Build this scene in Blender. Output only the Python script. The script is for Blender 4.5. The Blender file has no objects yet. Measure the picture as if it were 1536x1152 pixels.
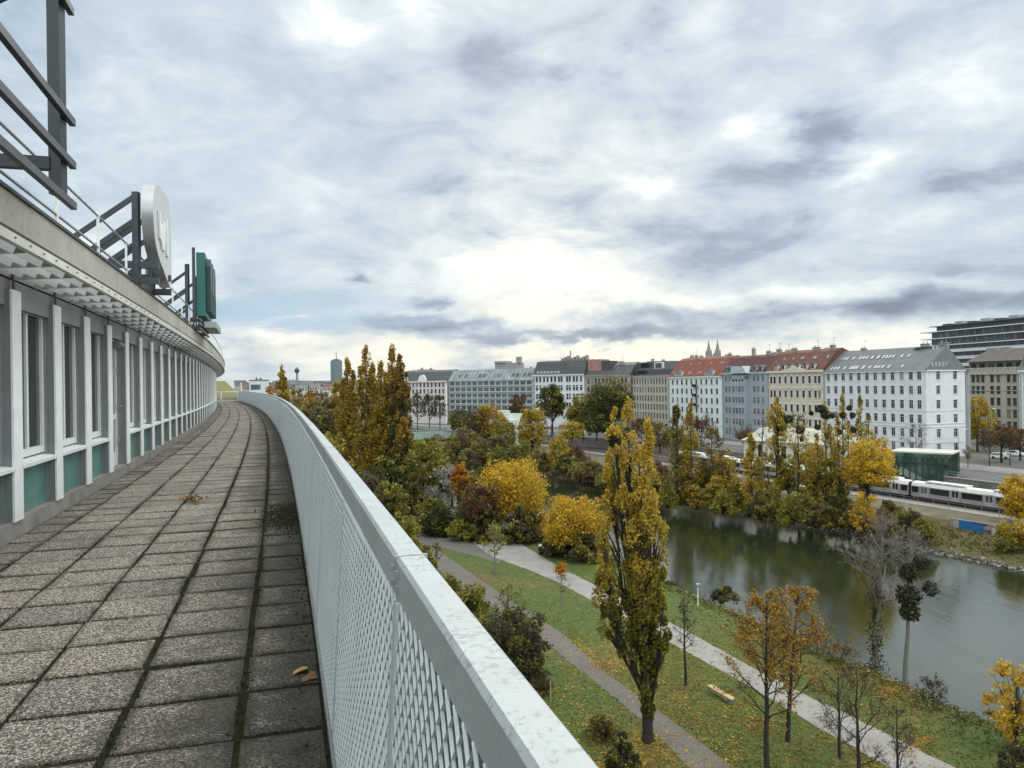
import bpy, math, random
import numpy as np
from mathutils import Matrix, Vector
R = math.radians
rnd = random.Random(7)
nr = np.random.default_rng(11)
sc = bpy.context.scene
COL = sc.collection

# ---------------------------------------------------------------- camera model
F, ROLL, CAMZ = 1150.0, 0.014, 1.45
def W(px, py, y):
    """point at depth y on the ray of a photo pixel"""
    u = (px-768)/F; v = (576-py)/F
    c, s = math.cos(ROLL), math.sin(ROLL)
    return Vector(((u*c+v*s)*y, y, CAMZ+(-u*s+v*c)*y))
def G(px, py, z):
    """point where the ray of a photo pixel meets the level z"""
    p = W(px, py, 1.0); t = (z-CAMZ)/(p.z-CAMZ)
    return Vector((p.x*t, t, z))
cd = bpy.data.cameras.new('camera'); cam = bpy.data.objects.new('camera', cd); COL.objects.link(cam)
cd.sensor_width = 36; cd.lens = F/1536*36; cd.clip_start = .05; cd.clip_end = 12000
cam.matrix_world = Matrix.Translation((0, 0, CAMZ)) @ Matrix.Rotation(R(90), 4, 'X') @ Matrix.Rotation(-ROLL, 4, 'Z')
sc.camera = cam
STREET, PARK, TRACK, WATER = -18.4, -22.7, -21.5, -24.3

# ---------------------------------------------------------------- objects
def tag(o, label=None, cat=None, group=None, kind=None):
    if label: o['label'] = label
    if cat: o['category'] = cat
    if group: o['group'] = group
    if kind: o['kind'] = kind
    return o
def thing(name, label, cat, loc=(0, 0, 0), rz=0, group=None):
    o = bpy.data.objects.new(name, None); COL.objects.link(o)
    o.location = loc; o.rotation_euler = (0, 0, rz); o.empty_display_size = .3
    return tag(o, label, cat, group)
def link(name, me, parent=None, loc=(0, 0, 0), rot=(0, 0, 0)):
    o = bpy.data.objects.new(name, me); COL.objects.link(o)
    if parent: o.parent = parent
    o.location = loc; o.rotation_euler = rot
    return o
def dup(o, parent=None, loc=None, rot=None):
    c = o.copy(); COL.objects.link(c); c.parent = parent
    if loc is not None: c.location = loc
    if rot is not None: c.rotation_euler = rot
    for ch in list(o.children): dup(ch, c)
    return c

class MB:
    def __init__(s): s.v = []; s.f = []; s.m = []
    def vert(s, *p): s.v += [tuple(q) for q in p]; return len(s.v)-len(p)
    def face(s, pts, m=0):
        i = s.vert(*pts); s.f.append(tuple(range(i, i+len(pts)))); s.m.append(m)
    def hexa(s, p, m=0):
        i = s.vert(*p)
        for q in ((3, 2, 1, 0), (4, 5, 6, 7), (0, 1, 5, 4), (1, 2, 6, 5), (2, 3, 7, 6), (3, 0, 4, 7)):
            s.f.append(tuple(i+k for k in q)); s.m.append(m)
    def box(s, x0, x1, y0, y1, z0, z1, m=0):
        s.hexa([(x0, y0, z0), (x1, y0, z0), (x1, y1, z0), (x0, y1, z0), (x0, y0, z1), (x1, y0, z1), (x1, y1, z1), (x0, y1, z1)], m)
    def beam(s, a, b, w, h, m=0, up=(0, 0, 1)):
        a = Vector(a); b = Vector(b); d = (b-a).normalized(); u = Vector(up)
        if abs(d.dot(u)) > .98: u = Vector((1, 0, 0))
        r = d.cross(u).normalized(); u = r.cross(d)
        r *= w/2; u *= h/2
        s.hexa([a-r-u, a+r-u, b+r-u, b-r-u, a-r+u, a+r+u, b+r+u, b-r+u], m)
    def tube(s, pts, rad, n=6, m=0, cap=True):
        pts = [Vector(p) for p in pts]; base = len(s.v); k = len(pts)
        for i, p in enumerate(pts):
            d = (pts[min(i+1, k-1)]-pts[max(i-1, 0)])
            if d.length < 1e-9: d = Vector((0, 0, 1))
            d.normalize(); u = Vector((1, 0, 0)) if abs(d.x) < .8 else Vector((0, 1, 0))
            r = d.cross(u).normalized(); u = r.cross(d)
            q = rad[i] if hasattr(rad, '__len__') else rad
            for j in range(n):
                a = 2*math.pi*j/n
                s.v.append(tuple(p+r*(q*math.cos(a))+u*(q*math.sin(a))))
        for i in range(k-1):
            for j in range(n):
                a = base+i*n+j; b = base+i*n+(j+1) % n
                s.f.append((a, b, b+n, a+n)); s.m.append(m)
        if cap:
            s.f.append(tuple(base+j for j in range(n))[::-1]); s.m.append(m)
            s.f.append(tuple(base+(k-1)*n+j for j in range(n))); s.m.append(m)
    def prism(s, poly, axis, a, b, m=0):
        """polygon of 2-D points extruded along axis 'x','y' or 'z'"""
        mk = {'z': lambda p, t: (p[0], p[1], t), 'y': lambda p, t: (p[0], t, p[1]), 'x': lambda p, t: (t, p[0], p[1])}[axis]
        n = len(poly); i = s.vert(*[mk(p, a) for p in poly]); j = s.vert(*[mk(p, b) for p in poly])
        s.f.append(tuple(range(i, i+n))[::-1]); s.m.append(m)
        s.f.append(tuple(range(j, j+n))); s.m.append(m)
        for k in range(n):
            l = (k+1) % n; s.f.append((i+k, i+l, j+l, j+k)); s.m.append(m)
    def build(s, name, mats, parent=None, origin=None, loc=(0, 0, 0), smooth=False):
        me = bpy.data.meshes.new(name)
        v = s.v
        if origin is not None:
            ox, oy, oz = origin; v = [(p[0]-ox, p[1]-oy, p[2]-oz) for p in v]
        me.from_pydata(v, [], s.f)
        if not isinstance(mats, (list, tuple)): mats = [mats]
        for m in mats: me.materials.append(m)
        if len(mats) > 1: me.polygons.foreach_set('material_index', s.m)
        if smooth: me.polygons.foreach_set('use_smooth', [True]*len(s.f))
        me.update()
        return link(name, me, parent, loc)
def recalc(o):
    import bmesh
    bm = bmesh.new(); bm.from_mesh(o.data); bmesh.ops.recalc_face_normals(bm, faces=bm.faces); bm.to_mesh(o.data); bm.free()
    return o
def np_mesh(name, V, Fq, mats):
    """numpy vertices (n,3) and quads (m,4)"""
    me = bpy.data.meshes.new(name)
    me.vertices.add(len(V)); me.vertices.foreach_set('co', V.astype(np.float32).ravel())
    k = Fq.shape[1]
    me.loops.add(len(Fq)*k); me.loops.foreach_set('vertex_index', Fq.astype(np.int32).ravel())
    me.polygons.add(len(Fq)); me.polygons.foreach_set('loop_start', np.arange(0, len(Fq)*k, k, dtype=np.int32))
    me.polygons.foreach_set('loop_total', np.full(len(Fq), k, dtype=np.int32))
    for m in (mats if isinstance(mats, (list, tuple)) else [mats]): me.materials.append(m)
    me.update(calc_edges=True); me.validate()
    return me

# ---------------------------------------------------------------- materials
class NT:
    def __init__(s, tree): s.t = tree; s.n = tree.nodes; s.l = tree.links
    def new(s, typ, **kw):
        n = s.n.new(typ)
        for k, v in kw.items(): setattr(n, k, v)
        return n
    def put(s, sock, v):
        if hasattr(v, 'is_output'): s.l.new(v, sock)
        elif v is not None:
            if sock.type == 'RGBA' and len(v) == 3: v = (*v, 1)
            sock.default_value = v
    def math(s, op, a, b=None, c=None, clamp=False):
        n = s.new('ShaderNodeMath', operation=op, use_clamp=clamp)
        s.put(n.inputs[0], a)
        if b is not None: s.put(n.inputs[1], b)
        if c is not None: s.put(n.inputs[2], c)
        return n.outputs[0]
    def mix(s, f, a, b, blend='MIX'):
        n = s.new('ShaderNodeMix', data_type='RGBA', blend_type=blend)
        s.put(n.inputs[0], f); s.put(n.inputs[6], a); s.put(n.inputs[7], b)
        return n.outputs[2]
    def noise(s, vec, scale, detail=3, rough=.55, dist=0):
        n = s.new('ShaderNodeTexNoise'); s.put(n.inputs['Vector'], vec)
        n.inputs['Scale'].default_value = scale; n.inputs['Detail'].default_value = detail
        n.inputs['Roughness'].default_value = rough; n.inputs['Distortion'].default_value = dist
        return n.outputs[0]
    def ramp(s, f, stops, interp='LINEAR'):
        n = s.new('ShaderNodeValToRGB'); e = n.color_ramp.elements; n.color_ramp.interpolation = interp
        while len(e) < len(stops): e.new(.5)
        for el, (p, c) in zip(e, stops): el.position = p; el.color = (*c, 1) if len(c) == 3 else c
        s.put(n.inputs[0], f); return n.outputs[0]
    def step(s, v, lo, hi):
        n = s.new('ShaderNodeMapRange', interpolation_type='SMOOTHSTEP'); s.put(n.inputs[0], v)
        n.inputs[1].default_value = lo; n.inputs[2].default_value = hi
        return n.outputs[0]
    def bump(s, h, strength=.3, dist=.02):
        n = s.new('ShaderNodeBump'); s.put(n.inputs['Height'], h)
        n.inputs['Strength'].default_value = strength; n.inputs['Distance'].default_value = dist
        return n.outputs[0]
    def mapping(s, vec, scale=(1, 1, 1), rot=(0, 0, 0)):
        n = s.new('ShaderNodeMapping'); s.put(n.inputs[0], vec); n.inputs['Scale'].default_value = scale; n.inputs['Rotation'].default_value = rot
        return n.outputs[0]
def new_mat(name):
    m = bpy.data.materials.new(name); m.use_nodes = True
    t = NT(m.node_tree); b = m.node_tree.nodes['Principled BSDF']
    return m, t, b
def coords(t, world=False):
    return t.new('ShaderNodeNewGeometry').outputs['Position'] if world else t.new('ShaderNodeTexCoord').outputs['Object']
MATS = {}
def pm(name, c, var=.18, scale=3, rough=.7, metal=0, bump=0, world=False, spec=.5, fine=0, streak=0):
    """plain material with real wear: tone varies by noise around the base colour"""
    if name in MATS: return MATS[name]
    m, t, b = new_mat(name); p = coords(t, world)
    n = t.noise(p, scale, 5, .6)
    lo = tuple(x*(1-var) for x in c); hi = tuple(min(1, x*(1+var)) for x in c)
    col = t.ramp(n, [(.3, lo), (.7, hi)])
    if fine:
        col = t.mix(t.step(t.noise(p, scale*fine, 3, .7), .55, .75), col, tuple(x*.6 for x in c))
    if streak:   # rain streaks: noise drawn out downwards, and blots of dirt
        q = t.mapping(p, (7, 7, .55)); w = t.math('ADD', t.math('MULTIPLY', t.noise(q, 1.6, 4, .7), .6), t.math('MULTIPLY', t.noise(p, 1.1, 4, .65), .4))
        col = t.mix(t.math('MULTIPLY', t.step(w, .50, .66), streak), col, tuple(x*.42 for x in c))
    t.put(b.inputs['Base Color'], col)
    b.inputs['Roughness'].default_value = rough; b.inputs['Metallic'].default_value = metal
    b.inputs['Specular IOR Level'].default_value = spec
    if bump: t.put(b.inputs['Normal'], t.bump(t.noise(p, scale*6, 4), bump, .02))
    MATS[name] = m
    return m
def leafmat(name, cols, top=None, trans=.35, z0=0, z1=1):
    if name in MATS: return MATS[name]
    m, t, b = new_mat(name)
    g = t.new('ShaderNodeNewGeometry'); p = t.new('ShaderNodeTexCoord')
    r = g.outputs['Random Per Island']
    n = t.noise(p.outputs['Object'], .55, 2, .5)
    f = t.math('ADD', t.math('MULTIPLY', r, .55), t.math('MULTIPLY', t.math('SUBTRACT', n, .25), .9))
    if len(cols) == 2: cols = [cols[0], tuple((a+b)/2 for a, b in zip(*cols)), cols[1]]
    col = t.ramp(f, [(.15, cols[0]), (.5, cols[1]), (.85, cols[2])])
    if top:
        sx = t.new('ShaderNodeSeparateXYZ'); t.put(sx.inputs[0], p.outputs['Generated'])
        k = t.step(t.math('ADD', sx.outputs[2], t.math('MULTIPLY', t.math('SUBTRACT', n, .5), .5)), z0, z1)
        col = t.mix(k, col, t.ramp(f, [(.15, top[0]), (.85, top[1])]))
    t.put(b.inputs['Base Color'], col); b.inputs['Roughness'].default_value = .6
    b.inputs['Specular IOR Level'].default_value = .25
    tr = t.new('ShaderNodeBsdfTranslucent'); t.put(tr.inputs[0], col)
    mx = t.new('ShaderNodeMixShader'); mx.inputs[0].default_value = min(.6, trans*1.2)
    t.l.new(b.outputs[0], mx.inputs[1]); t.l.new(tr.outputs[0], mx.inputs[2])
    t.l.new(mx.outputs[0], m.node_tree.nodes['Material Output'].inputs[0])
    MATS[name] = m
    return m
def glassmat(name, c, rough=.06, var=.5, scale=.6, panes=False):
    if name in MATS: return MATS[name]
    m, t, b = new_mat(name); p = coords(t, True)
    n = t.noise(p, scale, 2)
    col = t.ramp(n, [(.35, tuple(x*(1-var) for x in c)), (.65, tuple(x*(1+var) for x in c))])
    if panes:    # each window shows something else behind the glass: dark room, grey blind, pale curtain
        r = t.new('ShaderNodeObjectInfo').outputs['Random']
        col = t.mix(1, col, t.ramp(r, [(0, (.02, .022, .025)), (.38, (.03, .033, .036)), (.52, (.06, .065, .07)), (.68, (.11, .112, .11)), (.8, (.045, .05, .055)), (.93, (.24, .235, .22))], 'CONSTANT'))
    t.put(b.inputs['Base Color'], col)
    b.inputs['Roughness'].default_value = rough; b.inputs['IOR'].default_value = 1.5
    t.put(b.inputs['Normal'], t.bump(t.noise(p, 1.2, 2), .04, .05))
    MATS[name] = m
    return m
white_metal = pm('white_painted_metal', (.78, .80, .80), .1, 4, .45, streak=.35)
grey_metal = pm('grey_metal', (.30, .32, .33), .15, 4, .5)
dark_steel = pm('dark_grey_steel', (.034, .044, .056), .3, 3, .5, fine=4)
black_metal = pm('black_metal', (.02, .021, .023), .3, 3, .5)
dark_glass = glassmat('window_glass', (.022, .026, .03), .08, panes=True)
bark = pm('bark', (.06, .048, .038), .4, 6, .9, bump=.5)
bark_dark = pm('dark_bark', (.028, .023, .02), .4, 6, .9, bump=.5)
bark_grey = pm('grey_bark', (.17, .155, .14), .3, 6, .9, bump=.4)
# ---------------------------------------------------------------- sky and light
SUN_AZ, SUN_EL = R(6.0), R(36.0)
def make_world():
    w = bpy.data.worlds.new('World'); sc.world = w; w.use_nodes = True
    t = NT(w.node_tree); bg = w.node_tree.nodes['Background']; bg.inputs['Strength'].default_value = .1
    sky = t.new('ShaderNodeTexSky', sky_type='NISHITA', sun_disc=False)
    sky.sun_elevation = SUN_EL; sky.sun_rotation = SUN_AZ; sky.altitude = 200; sky.air_density = 1.2; sky.dust_density = 2.0
    d = t.new('ShaderNodeTexCoord').outputs['Generated']
    s = t.new('ShaderNodeSeparateXYZ'); t.put(s.inputs[0], d)
    x, y, z = s.outputs
    zc = t.math('MAXIMUM', z, 0.0)
    inv = t.math('DIVIDE', 1.0, t.math('ADD', zc, .26))
    cb = t.new('ShaderNodeCombineXYZ'); t.put(cb.inputs[0], t.math('MULTIPLY', x, inv)); t.put(cb.inputs[1], t.math('MULTIPLY', y, inv))
    p = cb.outputs[0]
    az = t.math('ARCTAN2', x, y); el = t.math('ARCSINE', z)
    # warped direction for soft lobes
    ca = t.new('ShaderNodeCombineXYZ'); t.put(ca.inputs[0], az); t.put(ca.inputs[1], t.math('MULTIPLY', el, 2.2))
    wn = t.new('ShaderNodeTexNoise'); t.put(wn.inputs[0], ca.outputs[0]); wn.inputs['Scale'].default_value = 7; wn.inputs['Detail'].default_value = 8; wn.inputs['Roughness'].default_value = .6
    ws = t.new('ShaderNodeSeparateColor'); t.put(ws.inputs[0], wn.outputs['Color'])
    azw = t.math('ADD', az, t.math('MULTIPLY', t.math('SUBTRACT', ws.outputs[0], .5), .22))
    elw = t.math('ADD', el, t.math('MULTIPLY', t.math('SUBTRACT', ws.outputs[1], .5), .085))
    def lobe(a, e, wa, we):
        da = t.math('DIVIDE', t.math('SUBTRACT', azw, R(a)), R(wa)); de = t.math('DIVIDE', t.math('SUBTRACT', elw, R(e)), R(we))
        r2 = t.math('ADD', t.math('MULTIPLY', da, da), t.math('MULTIPLY', de, de))
        return t.math('POWER', 2.718, t.math('MULTIPLY', r2, -1.0))
    n1 = t.noise(p, 1.6, 9, .56, .35)
    n2 = t.noise(t.mapping(p, (1, 1.0, 1)), 6.2, 9, .66, .35)
    n = t.math('ADD', t.math('MULTIPLY', n1, .76), t.math('MULTIPLY', n2, .24))
    n3 = t.noise(ca.outputs[0], 6.5, 10, .6, .7); n = t.math('ADD', t.math('ADD', t.math('MULTIPLY', n, .75), .125), t.math('MULTIPLY', t.math('SUBTRACT', n3, .5), .42))
    # brighter and darker masses of cloud
    for a, e, wa, we, k in SKY_LOBES:
        n = t.math('ADD', n, t.math('MULTIPLY', lobe(a, e, wa, we), k))
    cloud = t.ramp(n, [(.20, (.17, .23, .33)), (.36, (.33, .41, .515)), (.44, (.48, .58, .675)), (.53, (.60, .695, .765)), (.60, (.72, .815, .86)), (.67, (.92, .965, .965)), (.76, (1.12, 1.11, 1.05))])
    # thin breaks with blue sky, only well above or left of the glow
    # glow round the veiled sun
    sd = (math.sin(R(3))*math.cos(R(8.5)), math.cos(R(3))*math.cos(R(8.5)), math.sin(R(8.5)))
    dn = t.new('ShaderNodeVectorMath', operation='DOT_PRODUCT'); t.put(dn.inputs[0], d); dn.inputs[1].default_value = sd
    dp = t.math('MAXIMUM', dn.outputs['Value'], 0)
    glow = t.math('MULTIPLY', t.math('POWER', dp, 85), t.step(n, .38, .62))
    col = t.mix(t.math('MULTIPLY', glow, .8, clamp=True), cloud, (1.16, 1.11, .95))
    # warm low band under the cloud deck
    warm = t.math('MULTIPLY', t.math('POWER', 2.718, t.math('MULTIPLY', t.math('POWER', t.math('DIVIDE', t.math('SUBTRACT', el, R(2.2)), R(3.2)), 2.0), -1.0)),
                  t.math('POWER', dp, 8))
    col = t.mix(t.math('MULTIPLY', t.math('MULTIPLY', warm, t.step(n, .42, .60)), .6), col, (1.08, .99, .76))
    # clear blue gaps low at the left
    gap = t.math('MULTIPLY', lobe(-17, 4.5, 12, 3.2), t.step(t.noise(t.mapping(p, (.5, 1.6, 1)), 1.6, 6, .6), .46, .58))
    col = t.mix(t.math('MULTIPLY', gap, .8), col, (.40, .56, .72))
    # added brightness in the unseen sky overhead, behind and right, to light the facades
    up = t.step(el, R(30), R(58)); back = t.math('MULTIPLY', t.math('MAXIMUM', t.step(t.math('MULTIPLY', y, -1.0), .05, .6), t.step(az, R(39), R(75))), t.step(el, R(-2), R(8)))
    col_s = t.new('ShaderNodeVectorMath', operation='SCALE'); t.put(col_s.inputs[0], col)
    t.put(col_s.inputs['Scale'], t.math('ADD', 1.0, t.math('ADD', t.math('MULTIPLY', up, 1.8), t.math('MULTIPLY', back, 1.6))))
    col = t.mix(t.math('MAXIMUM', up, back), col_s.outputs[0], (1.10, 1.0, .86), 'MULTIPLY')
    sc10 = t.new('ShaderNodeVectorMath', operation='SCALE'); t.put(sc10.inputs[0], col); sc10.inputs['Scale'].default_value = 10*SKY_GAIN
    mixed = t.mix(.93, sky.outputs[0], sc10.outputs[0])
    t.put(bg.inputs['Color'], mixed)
    w.cycles.sampling_method = 'MANUAL'; w.cycles.sample_map_resolution = 512
SKY_GAIN = 1.0
# azimuth, elevation, widths (degrees), how much brighter (+) or darker (-)
SKY_LOBES = [(-13.6, 24.3, 3.0, 2.0, .12), (-6.4, 26, 3, 1.6, .12), (2.6, 22.7, 2, 1, .13), (14.2, 25, 3.2, 2, .15), (18.2, 17.6, 2.8, 1.8, .20), (24.5, 14.4, 4.2, 1.0, .20), (10.3, 14.6, 2.6, .8, .16), (32, 18.5, 4, 2, .05),
             (23.2, 16.8, 2.6, 1.5, -.19), (20.2, 15.0, 3.0, .9, -.16), (31.5, 12.3, 4, .8, -.16), (17.9, 10.6, 6.5, 2.2, -.17), (27, 9, 5, 1.2, -.06), (3.8, 23.2, 6, 2.6, -.09), (0, 14.2, 8, 3.4, -.05), (-8, 18, 8, 4, -.03),
             (1.5, 8.2, 6.5, 1.9, .17), (8, 7.2, 3, 1.4, .10), (25.8, 4.6, 9, .65, -.23), (5.6, 3.3, 7, .40, -.20), (-5.4, 4.2, 6, .7, -.22), (-11.2, 8.2, 1.1, .45, -.24), (-6.5, 6.0, 1.5, .45, -.20), (10, 5, 3, .9, -.12),
             (-11.5, 5.1, 4, .5, .17), (-17, 3.6, 4, .4, .15), (13, 6.0, 6, .5, .12), (27, 6.1, 6, .5, .14), (2, 2.2, 16, .9, .10), (24, 2.3, 12, .9, .12)]
make_world()
sd_ = bpy.data.lights.new('sun', 'SUN'); sd_.energy = .9; sd_.angle = R(28); sd_.color = (1, .94, .84)
sun = bpy.data.objects.new('sun', sd_); COL.objects.link(sun)
sv = Vector((math.sin(SUN_AZ)*math.cos(SUN_EL), math.cos(SUN_AZ)*math.cos(SUN_EL), math.sin(SUN_EL)))
sun.rotation_euler = sv.to_track_quat('Z', 'Y').to_euler()
sc.view_settings.view_transform = 'Standard'; sc.view_settings.look = 'None'; sc.view_settings.exposure = .1; sc.view_settings.gamma = 1
sc.cycles.max_bounces = 6; sc.cycles.diffuse_bounces = 3; sc.cycles.glossy_bounces = 3; sc.cycles.transparent_max_bounces = 8; sc.cycles.transmission_bounces = 4

# ---------------------------------------------------------------- ground, water, far bank
FARW = [(-190, 470), (-95, 350), (-50, 292), (-15, 247), (10, 212), (32, 168), (46, 144), (54, 127), (61, 114), (67, 101), (78, 76), (92, 40), (104, 0), (114, -50)]
NEARW = [(-260, 440), (-150, 322), (-95, 270), (-53, 222), (-27, 187), (-7, 150), (7, 128), (14, 113), (19, 99), (24, 86), (31, 67.5), (37, 53), (46, 28), (54, -5), (60, -50)]
def resample(pl, n):
    P = np.array(pl, float); L = np.r_[0, np.cumsum(np.linalg.norm(np.diff(P, axis=0), axis=1))]
    s = np.linspace(0, L[-1], n); return np.c_[np.interp(s, L, P[:, 0]), np.interp(s, L, P[:, 1])]
def smooth(P, k=4):
    P = P.copy()
    for _ in range(k): P[1:-1] = (P[:-2]+2*P[1:-1]+P[2:])/4
    return P
NS = 150
FWp, NWp = smooth(resample(FARW, NS), 8), smooth(resample(NEARW, NS), 8)
def normals(P, side):
    T = np.gradient(P, axis=0); T /= np.linalg.norm(T, axis=1)[:, None]
    return np.c_[-T[:, 1], T[:, 0]]*side
FN, NN = normals(FWp, 1), normals(NWp, -1)     # pointing away from the water
if FN[60][0] < 0: FN = -FN
if NN[60][0] > 0: NN = -NN
def strips(name, rows, mat, jitter=0, sub=None, label=None):
    """rows: list of (n,3) arrays, joined to one sheet"""
    V = np.concatenate(rows); n = len(rows[0]); k = len(rows)
    i, j = np.meshgrid(np.arange(k-1), np.arange(n-1), indexing='ij'); a = (i*n+j).ravel()
    Fq = np.c_[a, a+1, a+n+1, a+n]
    if jitter: V[:, 2] += nr.normal(0, jitter, len(V))
    me = np_mesh(name, V, Fq, mat); o = link(name, me); tag(o, kind='structure')
    me.polygons.foreach_set('use_smooth', [True]*len(Fq))
    return o
def off(P, N, d, z): return np.c_[P+N*d, np.full(len(P), z)]

# grass with leaf litter
def grassmat(name, g1, g2, dry, amount):
    m, t, b = new_mat(name); p = coords(t, True)
    n = t.noise(p, .09, 5, .65); f = t.noise(p, 9, 3, .7); f2 = t.noise(p, 1.3, 4, .7)
    col = t.ramp(f, [(.3, g1), (.7, g2)])
    k = t.step(t.math('ADD', t.math('MULTIPLY', n, .6), t.math('MULTIPLY', f2, .4)), .62-amount, .72-amount*.6)
    col = t.mix(t.math('MULTIPLY', k, .85), col, t.ramp(f2, [(.35, tuple(c*.6 for c in dry)), (.65, dry)]))
    t.put(b.inputs['Base Color'], col); b.inputs['Roughness'].default_value = .9; b.inputs['Specular IOR Level'].default_value = .15
    t.put(b.inputs['Normal'], t.bump(f, .7, .06)); return m
grass = grassmat('park_grass', (.044, .068, .018), (.090, .128, .034), (.17, .13, .05), .16)
bankgrass = grassmat('bank_grass', (.04, .05, .018), (.085, .09, .03), (.14, .11, .055), .26)
soil = pm('soil', (.085, .07, .05), .4, .8, .95, bump=.6, world=True, fine=5)
# one sheet under everything, to the horizon (it is the river bed inside the channel)
mb = MB(); mb.face([(-6000, -800, -27), (6000, -800, -27), (6000, 9000, -27), (-6000, 9000, -27)])
tag(mb.build('ground', soil), kind='structure')
# park between the building and the canal
strips('park_ground', [np.c_[NWp+NN*0+(-NN)*3.0, np.full(NS, -26.5)], off(NWp, NN, 0, WATER-.25), off(NWp, NN, 1.0, WATER+.35), off(NWp, NN, 2.6, PARK-.55), off(NWp, NN, 5, PARK-.08), off(NWp, NN, 8, PARK),
                       off(NWp, NN, 16, PARK), off(NWp, NN, 30, PARK), off(NWp, NN, 70, PARK), off(NWp, NN, 160, PARK+.2)], grass)
# far bank: stones, planted slope, track bed
strips('far_bank', [off(FWp, FN, -3, -26.5), off(FWp, FN, 0, WATER-.25), off(FWp, FN, 1.0, WATER+.3), off(FWp, FN, 3.0, WATER+1.0), off(FWp, FN, 6.5, WATER+1.4), off(FWp, FN, 12.2, WATER+1.8), off(FWp, FN, 12.9, TRACK-.25), off(FWp, FN, 14, TRACK-.06)], bankgrass)
strips('trackside_ground', [off(FWp, FN, 14, TRACK-.06), off(FWp, FN, 22, TRACK-.05), off(FWp, FN, 40, TRACK-.06), off(FWp, FN, 72, TRACK-.06)], pm('trackside_scrub', (.105, .09, .055), .45, .35, .95, bump=.6, world=True, fine=7))
# water
def watermat():
    m, t, b = new_mat('canal_water'); p = coords(t, True)
    q = t.mapping(p, (1, .32, 1), (0, 0, R(-26)))
    a = t.noise(q, .9, 5, .6, .6); c = t.noise(q, .14, 3, .5, 1.2); e = t.noise(p, 3.5, 3, .6)
    b.inputs['Base Color'].default_value = (.016, .024, .011, 1)
    t.put(b.inputs['Roughness'], t.ramp(c, [(.35, (.05, .05, .05)), (.65, (.13, .13, .13))]))
    b.inputs['IOR'].default_value = 1.85
    h = t.math('ADD', t.math('ADD', t.math('MULTIPLY', a, .8), t.math('MULTIPLY', c, 1.6)), t.math('MULTIPLY', e, .25))
    t.put(b.inputs['Normal'], t.bump(h, .13, .18)); return m
W_far = np.c_[FWp+FN*1.5, np.full(NS, WATER)]; W_near = np.c_[NWp+NN*1.5, np.full(NS, WATER)]
strips('water', [W_near+(W_far-W_near)*k for k in np.linspace(0, 1, 12)], watermat())

# paths in the park
PATHS = []
def on_path(x, y):
    for P in PATHS:
        a, b = P, np.roll(P, -1, 0); c = (a[:, 1] > y) != (b[:, 1] > y)
        if (x < (b[c, 0]-a[c, 0])*(y-a[c, 1])/(b[c, 1]-a[c, 1])+a[c, 0]).sum() % 2: return True
    return False
def path(name, up, lo, mat, z, n=170):
    A = resample([G(*p, PARK)[:2] for p in up], n); B = resample([G(*p, PARK)[:2] for p in lo], n)
    A, B = smooth(A, 20), smooth(B, 20)
    PATHS.append(np.r_[A, B[::-1]]); A = A+nr.normal(0, .05, A.shape); B = B+nr.normal(0, .05, B.shape)     # worn edges
    rows = [np.c_[A+(B-A)*k, np.full(n, z)] for k in np.linspace(0, 1, 5)]
    return strips(name, rows, mat)
def pathmat(name, c, litter, crack=.5):
    m, t, b = new_mat(name); p = coords(t, True)
    n = t.noise(p, .5, 5, .65); f = t.noise(p, 14, 3, .7); l = t.noise(p, 5, 4, .75)
    col = t.ramp(n, [(.3, tuple(x*.72 for x in c)), (.7, tuple(x*1.15 for x in c))])
    col = t.mix(t.math('MULTIPLY', f, .35), col, tuple(x*.6 for x in c))
    col = t.mix(t.step(l, .64, .70), col, litter)
    t.put(b.inputs['Base Color'], col); b.inputs['Roughness'].default_value = .85
    t.put(b.inputs['Normal'], t.bump(f, .3, .02)); return m
pale_path = pathmat('worn_concrete', (.27, .26, .245), (.20, .15, .07))
asphalt = pathmat('asphalt', (.125, .113, .10), (.15, .11, .05))
path('footpath', [(560, 712), (620, 738), (680, 764), (729, 788), (765, 805), (796, 825), (835, 849), (883, 873), (955, 910), (1024, 943), (1102, 987), (1189, 1034), (1292, 1082), (1357, 1113), (1431, 1152), (1540, 1205)],
     [(545, 716), (600, 743), (640, 765), (690, 800), (742, 838), (804, 858), (843, 877), (886, 900), (950, 935), (1020, 971), (1080, 1006), (1127, 1030), (1205, 1080), (1292, 1127), (1345, 1158), (1450, 1222)], pale_path, PARK+.024)
path('plaza', [(560, 765), (640, 790), (700, 806), (725, 818), (752, 838)], [(570, 790), (632, 815), (680, 826), (720, 836), (750, 846)], asphalt, PARK+.016)
path('asphalt_path', [(610, 795), (651, 822), (718, 868), (780, 910), (851, 955), (898, 1002), (940, 1032), (992, 1069), (1080, 1135), (1160, 1200)],
     [(590, 800), (630, 832), (695, 885), (760, 925), (826, 968), (851, 992), (897, 1026), (940, 1062), (992, 1108), (1070, 1190)], asphalt, PARK+.020)

# street level across the canal (and the city plain behind it)
BL0, BD = Vector((102.6, 190, 0)), Vector((-.35, .937, 0)).normalized()      # facade line of the near row
BL1, BD1 = Vector((52, 325, 0)), Vector((-.79, .61, 0)).normalized()         # and of the row beyond the bend
def on_line(px, P, D):
    u = W(px, 576, 1).x
    L = (P.x-u*P.y)/(u*D.y-D.x); return P+D*L
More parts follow.
